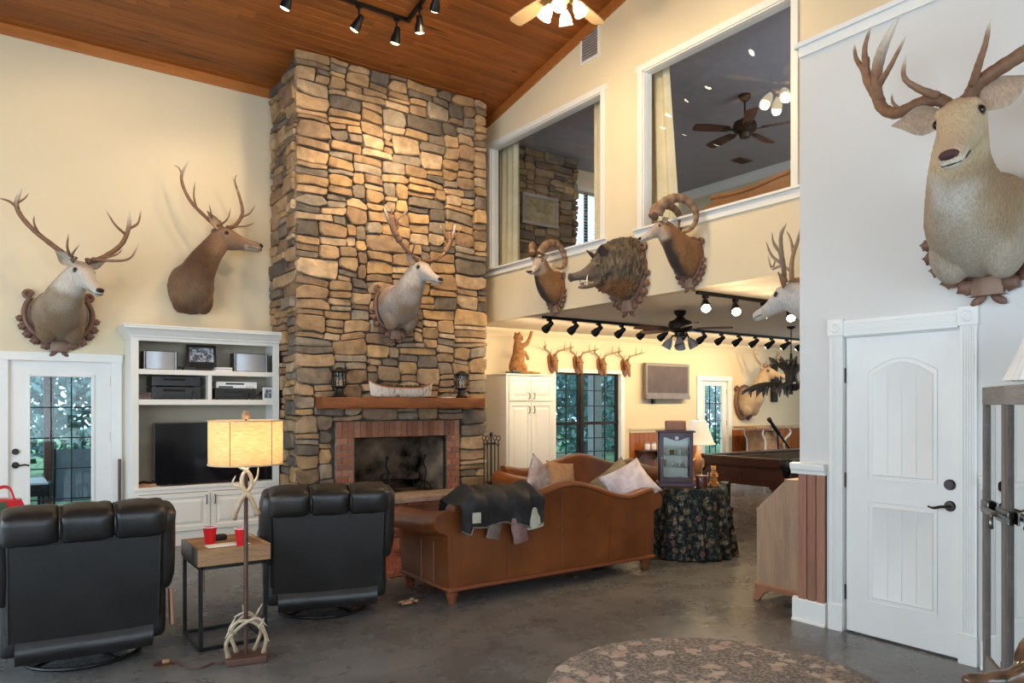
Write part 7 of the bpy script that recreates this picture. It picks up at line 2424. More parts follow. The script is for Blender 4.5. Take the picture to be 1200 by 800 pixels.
# ---- pool table
def pool_table():
    x0, x1, y0, y1 = 8.45, 11.15, 5.68, 7.20
    t = thing('pool_table', 'dark mahogany pool table with panelled sides and heavy legs', 'pool table', (x0, y0, 0))
    L, Wd = x1 - x0, y1 - y0
    dw = M['darkwood']
    M['felt'] = plain('taupe_felt', (0.115, 0.085, 0.065, 1), 0.95, spec=0.1, var=0.1)
    MB().box(0.14, L - 0.14, 0.14, Wd - 0.14, 0.74, 0.775).build('playing_bed', M['felt'], t)
    for a in ((0.0, L, 0.0, 0.13), (0.0, L, Wd - 0.13, Wd)):
        MB().box(a[0] + 0.10, a[1] - 0.10, a[2], a[3], 0.70, 0.825).build('rail', dw, t, bevel=0.015)
    for a in ((0.0, 0.13), (L - 0.13, L)):
        MB().box(a[0], a[1], 0.10, Wd - 0.10, 0.70, 0.825).build('rail', dw, t, bevel=0.015)
    for a in ((0.13, 0.17, 0.16, Wd - 0.16), (L - 0.17, L - 0.13, 0.16, Wd - 0.16), (0.16, L / 2 - 0.07, 0.13, 0.17), (L / 2 + 0.07, L - 0.16, 0.13, 0.17), (0.16, L / 2 - 0.07, Wd - 0.17, Wd - 0.13), (L / 2 + 0.07, L - 0.16, Wd - 0.17, Wd - 0.13)):
        MB().box(*a, 0.775, 0.815).build('cushion', M['felt'], t, bevel=0.01)
    # apron with recessed panels
    ap = [((0.06, 0.10), (0.06, Wd - 0.06), 'y0'), ((L - 0.10, L - 0.06), (0.06, Wd - 0.06), 'y1'), ((0.10, L - 0.10), (0.06, 0.10), 'x0'), ((0.10, L - 0.10), (Wd - 0.10, Wd - 0.06), 'x1')]
    for (xa, xb), (ya, yb), k in ap:
        o = MB().box(xa, xb, ya, yb, 0.44, 0.71).build('apron', dw, t)
        if k[0] == 'y':
            xf = xa if k == 'y0' else xb
            s = -1 if k == 'y0' else 1
            n = 2
            for i in range(n):
                a = ya + 0.16 + (yb - ya - 0.32) * i / n + 0.03
                b = ya + 0.16 + (yb - ya - 0.32) * (i + 1) / n - 0.03
                MB().box(min(xf, xf + s * 0.012), max(xf, xf + s * 0.012), a, b, 0.50, 0.66).build('apron_panel', dw, o, bevel=0.006)
        else:
            yf = ya if k == 'x0' else yb
            s = -1 if k == 'x0' else 1
            for i in range(4):
                a = 0.28 + (L - 0.56) * i / 4 + 0.03
                b = 0.28 + (L - 0.56) * (i + 1) / 4 - 0.03
                MB().box(a, b, min(yf, yf + s * 0.012), max(yf, yf + s * 0.012), 0.50, 0.66).build('apron_panel', dw, o, bevel=0.006)
    MB().box(0.03, L - 0.03, 0.03, Wd - 0.03, 0.675, 0.70).build('moulding', dw, t, bevel=0.008)
    for x in (0.12, L - 0.36):
        for y in (0.10, Wd - 0.34):
            lg = MB().box(x, x + 0.24, y, y + 0.24, 0.06, 0.44).build('leg', dw, t, bevel=0.012)
            MB().box(x - 0.03, x + 0.27, y - 0.03, y + 0.27, 0.0, 0.06).build('leg_foot', dw, lg, bevel=0.012)
            MB().box(x - 0.02, x + 0.26, y - 0.02, y + 0.26, 0.40, 0.445).build('leg_cap', dw, lg, bevel=0.01)
    for x in (0.055, L / 2, L - 0.055):
        for y in (0.055, Wd - 0.055):
            p = MB().rbox((x, y, 0.765), (0.15, 0.15, 0.135), 0.03, 4).build('pocket_casting', M['black_plastic'], t, smooth='all', weld=0.0004)
            MB().lathe([(0.06, 0.0), (0.055, -0.06), (0.03, -0.11), (0, -0.12)], 14, (x + (0.02 if x < 0.1 else -0.02 if x > 1.5 else 0), y + (0.02 if y < 0.1 else -0.02), 0.70)).build('pocket_net', M['black_metal'], p, smooth=True)
    return t
pool_table()
xx, yy = 8.95, 7.02
tag(MB().tube([(0, 0, 0.0), (1.42, -0.10, 0.0)], [0.014, 0.006], 8).build('pool_cue', M['pil_tan'] if False else M['box_wood'], None, smooth=True, loc=(xx, yy - 0.12, 0.7905)), 'pale pool cue lying on the felt along the far rail', 'pool cue')

# ---- antler chandelier
def chandelier():
    cx, cyy = 9.62, 6.42
    zc = W(925, 450, cyy)[1]
    t = thing('antler_chandelier', 'dark antler chandelier hanging on a chain over the pool table', 'chandelier', (cx, cyy, zc))
    dz = ZP - zc - 0.001
    MB().lathe([(0, dz), (0.06, dz), (0.06, dz - 0.02), (0.02, dz - 0.04)], 16).build('canopy', M['bronze'], t, smooth=True)
    nl = 18
    for i in range(nl):
        z0 = 0.42 + (dz - 0.46) * i / nl
        z1 = 0.42 + (dz - 0.46) * (i + 1) / nl
        r = 0.010
        rot = math.pi / 2 * (i % 2)
        pts = []
        for q in range(13):
            a = 2 * math.pi * q / 12
            lx = r * math.cos(a)
            pts.append((lx * math.cos(rot), lx * math.sin(rot), (z0 + z1) / 2 + (z1 - z0) * 0.62 * math.sin(a)))
        MB().tube(pts, 0.0035, 5, cap=False).build('chain_link', M['bronze'], t)
    MB().tube([(0, 0, -0.15), (0, 0, 0.45)], [0.03, 0.02], 10).build('stem', M['bronze'], t)
    C = ((0.085, 0.068, 0.055), (0.15, 0.12, 0.10), (0.30, 0.25, 0.20))
    r = random.Random(8)
    for i in range(18):
        a = 2 * math.pi * i / 18
        d = Vector((math.cos(a), math.sin(a), 0))
        s = Vector((-d.y, d.x, 0))
        def p(rr, sw, z): return d * rr + s * sw + Vector((0, 0, z))
        if i % 2 == 0:
            beam = [p(0.05, 0, -0.05), p(0.28, 0.04, 0.0), p(0.48, 0.02, -0.02), p(0.66, -0.02, -0.10), p(0.70, 0, -0.16)]
            tin = [([p(0.3, 0.03, 0.0), p(0.34, 0.06, -0.12)], 0.014), ([p(0.44, 0.02, -0.02), p(0.46, 0.02, -0.17)], 0.014), ([p(0.56, 0.0, -0.06), p(0.57, -0.02, -0.2)], 0.013), ([p(0.2, 0.03, 0), p(0.22, 0.06, 0.13)], 0.013)]
        else:
            beam = [p(0.03, 0, 0.05), p(0.08, 0.0, 0.2), p(0.2, 0.02, 0.30), p(0.33, 0.04, 0.40)]
            tin = [([p(0.1, 0, 0.22), p(0.05, 0.05, 0.38)], 0.012), ([p(0.2, 0.02, 0.3), p(0.32, 0.0, 0.28)], 0.012)]
        antler_mesh(beam, 0.04, 0.022, [(q, w * 1.7) for q, w in tin], None, C, 7).build('antler', M['antler'], t, smooth='all')
chandelier()

# ---- high wooden table with a spotting scope at the far end
def scope_table():
    x0, z0 = W(893, 499, 8.65)
    t = thing('high_table', 'light wooden high table with curved white metal legs by the far wall', 'table', (x0, 8.65, 0))
    MB().box(-0.52, 0.62, -0.25, 0.25, z0 - 0.04, z0).build('table_top', M['box_wood'], t, bevel=0.006)
    for sx in (-0.18, 0.42):
        for sy in (-0.2, 0.2):
            MB().tube(spline([(sx * 1.3, sy, z0 - 0.04), (sx * 1.45, sy, z0 - 0.14), (sx, sy, z0 - 0.28), (sx, sy, 0.6), (sx * 1.1, sy, 0.0)], 20), 0.018, 8).build('leg', M['white_plastic'], t, smooth=True)
    MB().box(-0.16, 0.36, -0.18, 0.2, 0.36, z0 - 0.10).build('crate', M['pil_tan'], t)
    for q in (0.5, 0.7, 0.9):
        MB().box(-0.165, 0.365, -0.19, -0.18, q - 0.01, q).build('crate_slat', M['box_wood'], t)
    s = thing('spotting_scope', 'long black scope leaning diagonally over the high table', 'scope', (x0, 8.40, 0))
    a = Vector((-0.17, -0.02, z0 + 0.14))
    b = Vector((0.52, 0.0, z0 - 0.45))
    MB().tube([a, a + (b - a) * 0.06, a + (b - a) * 0.07, a + (b - a) * 0.45, a + (b - a) * 0.5, b], [0.042, 0.042, 0.03, 0.04, 0.026, 0.018], 12).build('tube', M['black_metal'], s, smooth=True)
    c = a + (b - a) * 0.4
    MB().tube([c, (c.x + 0.1, 0.0, 0.0)], 0.014, 8).build('prop_leg', M['black_metal'], s)
    MB().tube([a + (b - a) * 0.99, (b.x + 0.25, 0, 0.0)], 0.014, 8).build('prop_leg', M['black_metal'], s)
scope_table()
x0, z0 = W(909, 465, 9.04)
tag(MB().box(-0.09, 0.09, 0, 0.05, -0.1, 0.78).build('hanging_banner', M['black_matt'], None, bevel=0.01, loc=(x0, 9.045, z0)), 'narrow black banner hung on the pool room wall behind the chandelier', 'banner')

# ---- round table with floral cloth
TX, TY, TZ = 5.95, 5.20, 0.705
def floral_table():
    t = thing('round_table', 'round pedestal table under a floor length cloth beside the sofa', 'table', (TX, TY, 0))
    MB().lathe([(0, TZ - 0.03), (0.40, TZ - 0.03), (0.405, TZ - 0.02), (0.40, TZ - 0.008), (0, TZ - 0.008)], 40).build('table_top', M['darkwood'], t, smooth=True)
    MB().lathe([(0.0, 0), (0.2, 0), (0.2, 0.03), (0.05, 0.06), (0.04, TZ - 0.03)], 20).build('pedestal', M['darkwood'], t, smooth=True)
    nt = NT('floral_cloth')
    v = nt.coords('Object', (1, 1, 1))
    vo = nt.add('ShaderNodeTexVoronoi', feature='F1')
    vo.inputs['Scale'].default_value = 13
    nt.link(v, vo.inputs['Vector'])
    fl = nt.ramp(vo.outputs['Distance'], [(0.0, (1, 1, 1)), (0.30, (0.75, 0.75, 0.75)), (0.46, (0, 0, 0))])
    n2 = nt.noise(v, 30, 3, 0.6)
    sel = nt.ramp(vo.outputs['Color'], [(0.2, (0.24, 0.245, 0.17)), (0.42, (0.30, 0.12, 0.10)), (0.56, (0.40, 0.36, 0.27)), (0.75, (0.10, 0.13, 0.12)), (0.9, (0.28, 0.23, 0.13))])
    base = nt.ramp(n2, [(0.40, (0.008, 0.010, 0.017)), (0.55, (0.022, 0.034, 0.036)), (0.66, (0.075, 0.085, 0.07))])
    nt.base(nt.mix(nt.mix(1.0, fl, nt.ramp(nt.noise(v, 60, 3), [(0.42, (0.1, 0.1, 0.1)), (0.58, (1, 1, 1))]), 'MULTIPLY'), base, sel))
    nt.set(0.9, 0, 0.15)
    c = thing('floral_tablecloth', 'dark floral cloth hanging in folds to the floor over the round table', 'tablecloth', (TX, TY, 0))
    m = MB()
    n = 144
    prof = [(0.0, 0.0), (0.30, 0.0), (0.395, 0.001), (0.409, -0.006), (0.413, -0.03)] + [(0.413 + 0.075 * (i / 12), -0.03 - (TZ - 0.045) * i / 12) for i in range(1, 13)]
    vs = []
    rr = random.Random(2)
    ph = [rr.uniform(0, 6.28) for _ in range(4)]
    for k, (r, z) in enumerate(prof):
        amp = 0.0 if k < 5 else 0.036 * ((k - 4) / 12) ** 0.75
        for j in range(n):
            a = 2 * math.pi * j / n
            f = math.sin(a * 17 + ph[0] + 0.7 * math.sin(a * 3 + ph[1])) + 0.35 * math.sin(a * 29 + ph[2])
            rad = r + amp * f
            vs.append((rad * math.cos(a), rad * math.sin(a), TZ + z + (0.006 * f * amp / 0.036 if amp else 0)))
    fs = [(k * n + j, k * n + (j + 1) % n, (k + 1) * n + (j + 1) % n, (k + 1) * n + j) for k in range(len(prof) - 1) for j in range(n)]
    m.add(vs, fs)
    m.build('cloth', nt.m, c, smooth='all', recalc=True)
    MB().lathe([(0, TZ + 0.001), (0.385, TZ + 0.001), (0.39, TZ + 0.005), (0.385, TZ + 0.009), (0, TZ + 0.009)], 48).build('glass_plate', M['glass'], t, smooth=True)
floral_table()
TT = TZ + 0.010
# display case
def display_case():
    ang = -TH - R(4)
    p = wp(793, 566, 7.42)
    t = thing('display_case', 'small plum wooden display case with a glazed door on the floral table', 'display case', (p.x, p.y, TT), ang)
    pw = M['plumwood']
    w, d, h = 0.165, 0.20, 0.565
    MB().box(-w - 0.015, w + 0.015, -0.015, d + 0.015, 0.0, 0.045).build('plinth', pw, t, bevel=0.006)
    MB().box(-w - 0.02, w + 0.02, -0.02, d + 0.02, h - 0.02, h).build('cornice', pw, t, bevel=0.006)
    MB().box(-w, w, d - 0.012, d, 0.045, h - 0.02).build('back_panel', M['paper'], t)
    for x in (-w, w - 0.025):
        for y in (0.022, d - 0.037):
            MB().box(x, x + 0.025, y, y + 0.025, 0.045, h - 0.02).build('post', pw, t)
    for x in (-w + 0.006, w - 0.010):
        MB().box(x, x + 0.004, 0.045, d - 0.037, 0.05, h - 0.025).build('side_pane', M['glass'], t)
    # door
    dr = MB().box(-w, -w + 0.035, 0, 0.02, 0.045, h - 0.02).box(w - 0.035, w, 0, 0.02, 0.045, h - 0.02).box(-w + 0.035, w - 0.035, 0, 0.02, 0.045, 0.095)
    top = [(-w + 0.035, h - 0.02), (w - 0.035, h - 0.02)]
    for i in range(13):
        u = i / 12
        top.append((w - 0.035 - (2 * w - 0.07) * u, h - 0.065 - 0.035 * math.sin(math.pi * u) ** 2 + 0.0))
    dr.prism(top, 'y', 0, 0.02)
    d0 = dr.build('door', pw, t, bevel=0.002)
    MB().box(-w + 0.035, w - 0.035, 0.008, 0.012, 0.095, h - 0.06).build('pane', M['glass'], d0)
    MB().ell((-w + 0.018, -0.006, 0.29), 0.008, 10, 6).build('knob', M['silver'], d0, smooth='all')
    MB().lathe([(0, -0.008), (0.018, -0.008), (0.02, 0)], 16, (0, 0, h - 0.075), 'y').build('medallion', M['silver'], d0, smooth=True)
    for z in (0.19, 0.31):
        MB().box(-w + 0.01, w - 0.01, 0.024, d - 0.014, z, z + 0.006).build('shelf', M['glass'], t)
    r = random.Random(3)
    base = t.matrix_basis.copy()
    mt = Matrix.Translation(t.location) @ Matrix.Rotation(ang, 4, 'Z')
    cols = ['silver', 'white_plastic', 'paper', 'brass', 'pil_pale', 'pewter']
    names = ['tiny silver cup in the display case', 'tiny white box in the display case', 'folded card in the display case', 'tiny brass ball in the display case', 'pale trinket in the display case', 'grey trinket in the display case']
    k = 0
    for z in (0.046, 0.197, 0.317):
        for x in (-0.10, -0.03, 0.05, 0.11):
            q = r.randint(0, 5)
            pos = mt @ Vector((x, 0.10 + r.uniform(-0.03, 0.03), z))
            shape = r.randint(0, 2)
            hh = r.uniform(0.03, 0.08)
            m = MB()
            if shape == 0: m.lathe([(0, 0), (0.015, 0), (0.02, hh * 0.7), (0.014, hh), (0, hh)], 12)
            elif shape == 1: m.box(-0.02, 0.02, -0.012, 0.012, 0, hh)
            else: m.ell((0, 0, hh / 2), (0.02, 0.02, hh / 2), 10, 8)
            nm = ['miniature vase', 'miniature box', 'miniature ball'][shape]
            lv = ['bottom', 'middle', 'top'][(0.046, 0.197, 0.317).index(z)]
            tag(m.build(nm.replace(' ', '_'), M[cols[q]], None, smooth=True, loc=pos), '%s %s on the %s level of the display case' % (['silvery', 'white', 'cream', 'brass', 'lilac', 'pewter'][q], nm, lv), 'trinket', 'trinkets in the display case')
            k += 1
    top = mt @ Vector((-0.0, 0.09, h + 0.001))
    o = MB().rbox((0, 0, 0.05), (0.20, 0.13, 0.10), 0.01, 4).build('tissue_box', M['pil_tan2'], None, smooth='all', weld=0.0004, loc=top)
    o.rotation_euler = (0, 0, ang)
    tag(o, 'brown box on top of the plum display case', 'box')
M['pil_tan2'] = plain('brown_carton', (0.30, 0.15, 0.10, 1), 0.7)
display_case()
# white table lamp behind the case
def table_lamp():
    p = wp(818, 560, 7.95)
    t = thing('table_lamp', 'table lamp with a white bell shade behind the display case', 'lamp', (p.x, p.y, TT))
    MB().lathe([(0, 0), (0.07, 0), (0.07, 0.02), (0.03, 0.04), (0.045, 0.12), (0.055, 0.20), (0.03, 0.29), (0.015, 0.33), (0.012, 0.42), (0, 0.42)], 18).build('base', M['tan_leather'], t, smooth=True)
    z0, z1 = 0.40, 0.655
    M['lampshade'] = emit('lit_white_shade', (1.0, 0.86, 0.66, 1), 0.35, (0.8, 0.78, 0.72, 1))
    sh = MB().lathe([(0.185, z0), (0.165, z0 + 0.03), (0.12, z0 + 0.15), (0.085, z1)], 28).build('shade', M['lampshade'], t, smooth=True)
    MB().tube([(0.185 * math.cos(a), 0.185 * math.sin(a), z0) for a in [2 * math.pi * i / 28 for i in range(29)]], 0.004, 5, cap=False).build('shade_rim', M['paper'], sh, smooth=True)
    MB().ell((0, 0, 0.50), 0.03, 10, 8).build('bulb', M['bulb'], t, smooth='all')
    MB().lathe([(0, z1 + 0.02), (0.01, z1 + 0.01), (0.006, z1 - 0.02)], 8).build('finial', M['brass'], t, smooth=True)
    # dried flowers painted vase detail: handles
    for s in (-1, 1):
        MB().tube(spline([(s * 0.05, 0, 0.24), (s * 0.09, 0, 0.23), (s * 0.09, 0, 0.17), (s * 0.05, 0, 0.13)], 10), 0.008, 6).build('handle', M['tan_leather'], t, smooth=True)
    point('table_lamp_light', (p.x, p.y, TT + 0.50), 22, (1.0, 0.74, 0.45), 0.04)
table_lamp()
p = wp(822.5, 567, 7.36)
t = thing('jar_candle', 'dark red candle in a glass jar on the floral table', 'candle', (p.x, p.y, TT))
M['wax'] = plain('dark_red_wax', (0.09, 0.012, 0.014, 1), 0.35)
MB().lathe([(0, 0.004), (0.056, 0.004), (0.058, 0.02), (0.058, 0.12), (0, 0.12)], 24).build('wax', M['wax'], t, smooth=True)
MB().lathe([(0, 0), (0.06, 0), (0.062, 0.02), (0.062, 0.155), (0.06, 0.158)], 24).build('jar', M['glass'], t, smooth=True)
p = wp(836, 563, 7.52)
def squirrel(loc):
    t = thing('carved_figurine', 'small tan carved bear figurine sitting beside the jar candle', 'figurine', loc, R(-40))
    mb = MB()
    mb.ell((0, 0, 0.06), (0.04, 0.045, 0.062), 14, 10)
    mb.ell((0.0, -0.005, 0.125), (0.03, 0.03, 0.045), 12, 8)
    mb.ell((0.0, -0.012, 0.175), (0.028, 0.032, 0.027), 12, 8)
    mb.ell((0.0, -0.04, 0.168), (0.012, 0.018, 0.012), 8, 6)
    for s in (-1, 1):
        mb.ell((s * 0.02, 0.0, 0.20), 0.011, 8, 6)
        mb.tube([(s * 0.025, -0.01, 0.13), (s * 0.03, -0.04, 0.10), (s * 0.015, -0.055, 0.09)], [0.014, 0.012, 0.010], 8)
        mb.tube([(s * 0.03, -0.01, 0.03), (s * 0.035, -0.06, 0.02)], [0.022, 0.016], 8)
    me = remeshed2(mb, 0.004)
    colour_mesh(me, lambda co: blendc((0.45, 0.20, 0.07), (0.62, 0.34, 0.14), 0.5 + noise.noise(co * 40)))
    mesh_obj(me, 'body', M['fur'], t)
    MB().lathe([(0, 0), (0.06, 0), (0.062, 0.01), (0.05, 0.014), (0, 0.014)], 18).build('stand', M['tan_leather'], t, smooth=True)
squirrel((p.x, p.y, TT))
p = wp(849, 565, 7.62)
t = thing('glass_dish', 'small pale glass dish at the edge of the floral table', 'dish', (p.x, p.y, TT))
MB().lathe([(0, 0.003), (0.025, 0.003), (0.035, 0.012), (0.042, 0.03)], 20).build('bowl', M['silver'], t, smooth=True)
MB().lathe([(0, 0), (0.02, 0), (0.02, 0.004)], 16).build('foot_ring', M['silver'], t, smooth=True)

# ---- slant-front secretary against the closet side
def secretary():
    x0 = 4.955
    t = thing('slant_front_desk', 'walnut slant front desk on bracket feet standing round the corner', 'desk', (x0, YCL + 0.012, 0))
    Wd = 0.92
    dep = 0.50
    wl = M['walnut']
    prof = [(0.0, 0.13), (dep, 0.13), (dep, 0.70), (0.24, 0.955), (0.0, 0.955)]
    for x in (0.0, Wd - 0.022):
        MB().prism([(y, z) for y, z in prof], 'x', x, x + 0.022).build('side_panel', wl, t, bevel=0.002)
    MB().box(0.0, Wd, 0, 0.255, 0.955, 0.975).build('top', wl, t, bevel=0.004)
    MB().prism([(dep, 0.70), (dep + 0.005, 0.72), (0.245, 0.965), (0.235, 0.955)], 'x', 0.0, Wd).build('slant_lid', wl, t)
    MB().box(0.022, Wd - 0.022, 0.0, 0.012, 0.13, 0.955).build('back_panel', wl, t)
    zs = [0.15, 0.34, 0.52, 0.69]
    for a, b in zip(zs[:-1], zs[1:]):
        d = MB().box(0.03, Wd - 0.03, dep - 0.03, dep - 0.004, a + 0.006, b - 0.006).build('drawer', wl, t, bevel=0.004)
        for q in (0.25, 0.75):
            MB().tube(spline([(Wd * q - 0.04, dep, (a + b) / 2), (Wd * q, dep + 0.02, (a + b) / 2 - 0.02), (Wd * q + 0.04, dep, (a + b) / 2)], 8), 0.004, 6).build('pull', M['brass'], d)
    # base with curved bracket feet
    base = [(0.0, 0.13), (0.0, 0.0), (0.03, 0.0), (0.055, 0.06), (0.10, 0.095), (dep - 0.12, 0.095), (dep - 0.07, 0.065), (dep - 0.02, 0.0), (dep + 0.03, 0.0), (dep + 0.012, 0.07), (dep + 0.01, 0.13)]
    for x in (-0.012, Wd - 0.01):
        MB().prism(base, 'x', x, x + 0.022).build('bracket_base', M['walnut_red'], t, bevel=0.003)
    fb = [(0.0, 0.13), (0.0, 0.0), (0.04, 0.0), (0.07, 0.06), (0.14, 0.095), (Wd - 0.14, 0.095), (Wd - 0.07, 0.06), (Wd - 0.04, 0.0), (Wd, 0.0), (Wd, 0.13)]
    MB().prism(fb, 'y', dep - 0.012, dep + 0.01).build('bracket_base', M['walnut_red'], t, bevel=0.003)
    MB().box(-0.016, Wd + 0.016, 0, dep + 0.014, 0.125, 0.14).build('base_moulding', M['walnut_red'], t, bevel=0.005)
M['walnut_red'] = wood('cherry_wood', (0.24, 0.09, 0.045, 1), (0.42, 0.19, 0.10, 1), 'Y', 1.0, 0.45)
secretary()
# ---- coffee table and small stand between the sofas
t = thing('coffee_table', 'dark wooden coffee table between the sofas and the hearth', 'coffee table', (3.45, 6.35, 0.0105))
MB().box(0, 1.25, 0, 0.62, 0.43, 0.47).build('table_top', M['darkwood'], t, bevel=0.008)
MB().box(0.05, 1.2, 0.05, 0.57, 0.35, 0.43).build('apron', M['darkwood'], t)
for x in (0.05, 1.13):
    for y in (0.05, 0.50):
        MB().box(x, x + 0.07, y, y + 0.07, 0, 0.35).build('leg', M['darkwood'], t, bevel=0.006)
p = Vector((4.05, 6.6, 0))
t = thing('brown_mug', 'brown pottery mug on the coffee table', 'mug', (p.x, p.y, 0.482))
MB().lathe([(0, 0), (0.05, 0), (0.055, 0.02), (0.06, 0.10), (0.055, 0.10), (0.05, 0.02), (0, 0.015)], 20).build('mug_body', M['darkwood'], t, smooth=True)
MB().tube(spline([(0.055, 0, 0.08), (0.09, 0, 0.075), (0.09, 0, 0.035), (0.055, 0, 0.03)], 10), 0.008, 6).build('handle', M['darkwood'], t, smooth=True)
t = thing('end_table', 'small dark end table between the hearth and the white cabinet', 'end table', (5.70, 8.15, 0))
MB().box(-0.18, 0.22, -0.2, 0.2, 0.48, 0.51).build('table_top', M['darkwood'], t, bevel=0.004)
for x in (-0.15, 0.16):
    for y in (-0.17, 0.14):
        MB().box(x, x + 0.03, y, y + 0.03, 0, 0.48).build('leg', M['darkwood'], t)
t = thing('printed_carton', 'green and white carton on the small end table', 'carton', (5.70, 8.02, 0.511))
MB().box(-0.08, 0.10, -0.04, 0.04, 0, 0.09).build('lower_box', M['paper'], t)
MB().box(-0.082, 0.102, -0.042, 0.042, 0.09, 0.12).build('lid', M['green_card'] if 'green_card' in M else plain('green_card', (0.02, 0.12, 0.05, 1), 0.6), t)
# ================================================================ rugs, mirror doors, right edge
def rug_mat(name, scale, cols, base, thr=(0.34, 0.42)):
    t = NT(name)
    v = t.coords()
    nz = t.add('ShaderNodeTexNoise', i_Scale=scale * 1.6, i_Detail=3.0)
    t.link(v, nz.inputs['Vector'])
    ad = t.add('ShaderNodeVectorMath', operation='MULTIPLY_ADD')
    t.link(nz.outputs['Color'], ad.inputs[0])
    ad.inputs[1].default_value = (0.16, 0.16, 0.0)
    t.link(v, ad.inputs[2])
    vo = t.add('ShaderNodeTexVoronoi', feature='F1')
    vo.inputs['Scale'].default_value = scale
    t.link(ad.outputs[0], vo.inputs['Vector'])
    k = t.ramp(vo.outputs['Distance'], [(thr[0], (1, 1, 1)), (thr[1], (0, 0, 0))])
    sp = t.add('ShaderNodeSeparateColor')
    t.link(vo.outputs['Color'], sp.inputs[0])
    flower = t.ramp(sp.outputs[0], cols, 'CONSTANT')
    pres = t.ramp(sp.outputs[1], [(0.0, (1, 1, 1)), (0.55, (0, 0, 0))], 'CONSTANT')
    f = t.noise(v, scale * 6, 3, 0.7)
    b = t.ramp(f, [(0.42, base[0]), (0.5, base[1]), (0.62, base[2])])
    c = t.mix(t.mix(1.0, k, pres, 'MULTIPLY'), b, t.mix(0.3, flower, b))
    t.base(c)
    t.set(0.95, 0, 0.1)
    t.bump(t.noise(v, 220, 2), 0.3, 0.004)
    return t.m
M['rug1'] = rug_mat('leaf_pattern_rug', 9.0, [(0.0, (0.50, 0.40, 0.33)), (0.35, (0.54, 0.46, 0.39)), (0.7, (0.46, 0.34, 0.29))], [(0.115, 0.106, 0.10), (0.20, 0.182, 0.17), (0.33, 0.28, 0.255)], (0.42, 0.50))
o = MB().lathe([(0, 0.0), (0.925, 0.0), (0.93, 0.004), (0.925, 0.010), (0, 0.011)], 96).build('round_rug', M['rug1'], None, smooth=True, loc=(3.178, 2.547, 0.001))
tag(o, 'round taupe rug with rose and beige leaves on the concrete', 'rug')
M['rug2'] = rug_mat('oriental_rug', 9.0, [(0.0, (0.32, 0.20, 0.13)), (0.4, (0.05, 0.05, 0.08)), (0.7, (0.26, 0.06, 0.04))], [(0.16, 0.035, 0.025), (0.24, 0.07, 0.05), (0.30, 0.16, 0.11)])
t = thing('oriental_rug', 'red patterned rug before the hearth between recliner and sofa', 'rug', (2.55, 5.95, 0.001))
MB().box(0.12, 2.5, 0.12, 1.6, 0, 0.009).build('field', M['rug2'], t)
M['rug_border'] = rug_mat('rug_border', 18.0, [(0.0, (0.30, 0.20, 0.13)), (0.5, (0.06, 0.04, 0.05))], [(0.11, 0.022, 0.018), (0.17, 0.05, 0.035), (0.28, 0.19, 0.13)])
for a in ((0, 2.62, 0, 0.12), (0, 2.62, 1.6, 1.72), (0, 0.12, 0.12, 1.6), (2.5, 2.62, 0.12, 1.6)):
    MB().box(*a, 0, 0.009).build('border', M['rug_border'], t)
# dry leaf on the concrete
p = wp(479, 708, 5.7)
t = thing('crumpled_paper', 'small tan crumpled scrap on the concrete beside the sofa foot', 'scrap', (p.x, p.y, 0.001))
def crp(u, v):
    n = noise.noise(Vector((u * 4, v * 4, 2)))
    return ((u - 0.5) * 0.16, (v - 0.5) * 0.09, 0.012 + 0.03 * abs(n))
MB().grid(9, 7, crp).build('sheet', M['pil_tan'], t)
bx('fleck', M['paper'], t, 0.05, 0.075, 0.06, 0.08, 0, 0.02)

# mirrored panel doors standing beside the closet door
def mirror_doors():
    A = Vector((4.665, 1.855, 0))
    d = Vector((-0.38, -0.26, 0)).normalized()
    t = thing('mirror_screen', 'two mirrored panels in weathered grey frames joined by an iron latch', 'mirror', A, math.atan2(d.y, d.x))
    H = 1.64
    g = M['greywood']
    def panel(x0, w):
        st = 0.058
        f = MB().box(x0, x0 + st, -0.02, 0.02, 0, H - 0.10).build('stile', g, t, bevel=0.004)
        MB().box(x0 + w - st, x0 + w, -0.02, 0.02, 0, H - 0.10).build('stile', g, t, bevel=0.004)
        MB().box(x0, x0 + w, -0.022, 0.022, H - 0.10, H).build('top_rail', M['greywood_x'], t, bevel=0.004)
        MB().box(x0 + st, x0 + w - st, -0.018, 0.018, 0.0, 0.12).build('bottom_rail', M['greywood_x'], t, bevel=0.004)
        MB().box(x0 + st, x0 + w - st, -0.005, 0.005, 0.12, H - 0.10).build('mirror_pane', M['mirror'], t)
    panel(0.0, 0.44)
    panel(0.446, 0.44)
    # the side seen from the room is -y (towards the door)
    for x0, x1 in ((0.02, 0.16), (0.33, 0.55)):
        MB().box(x0, x1, -0.034, -0.022, 0.93, 1.0).build('latch_plate', M['pewter'], t, bevel=0.006)
    MB().tube([(0.12, -0.045, 0.965), (0.60, -0.045, 0.965)], 0.013, 10).build('latch_bolt', M['pewter'], t, smooth=True)
    MB().tube(spline([(0.44, -0.045, 0.965), (0.44, -0.075, 0.97), (0.46, -0.085, 0.93), (0.45, -0.08, 0.90)], 10), 0.012, 8).build('latch_handle', M['pewter'], t, smooth=True)
M['greywood_x'] = wood('weathered_grey_wood_flat', (0.15, 0.135, 0.125, 1), (0.36, 0.325, 0.30, 1), 'X', 2.0, 0.7, 9, 0.3)
mirror_doors()
t = thing('pleated_floor_lamp', 'floor lamp with a white pleated shade behind the mirrored panels', 'floor lamp', (4.42, 1.41, 0))
n = 72
m = MB()
vs = []
for k, (r, z) in enumerate(((0.25, 1.665), (0.19, 1.80), (0.13, 1.96))):
    for j in range(n):
        a = 2 * math.pi * j / n
        rr = r * (1.025 if j % 2 else 0.985)
        vs.append((rr * math.cos(a), rr * math.sin(a), z))
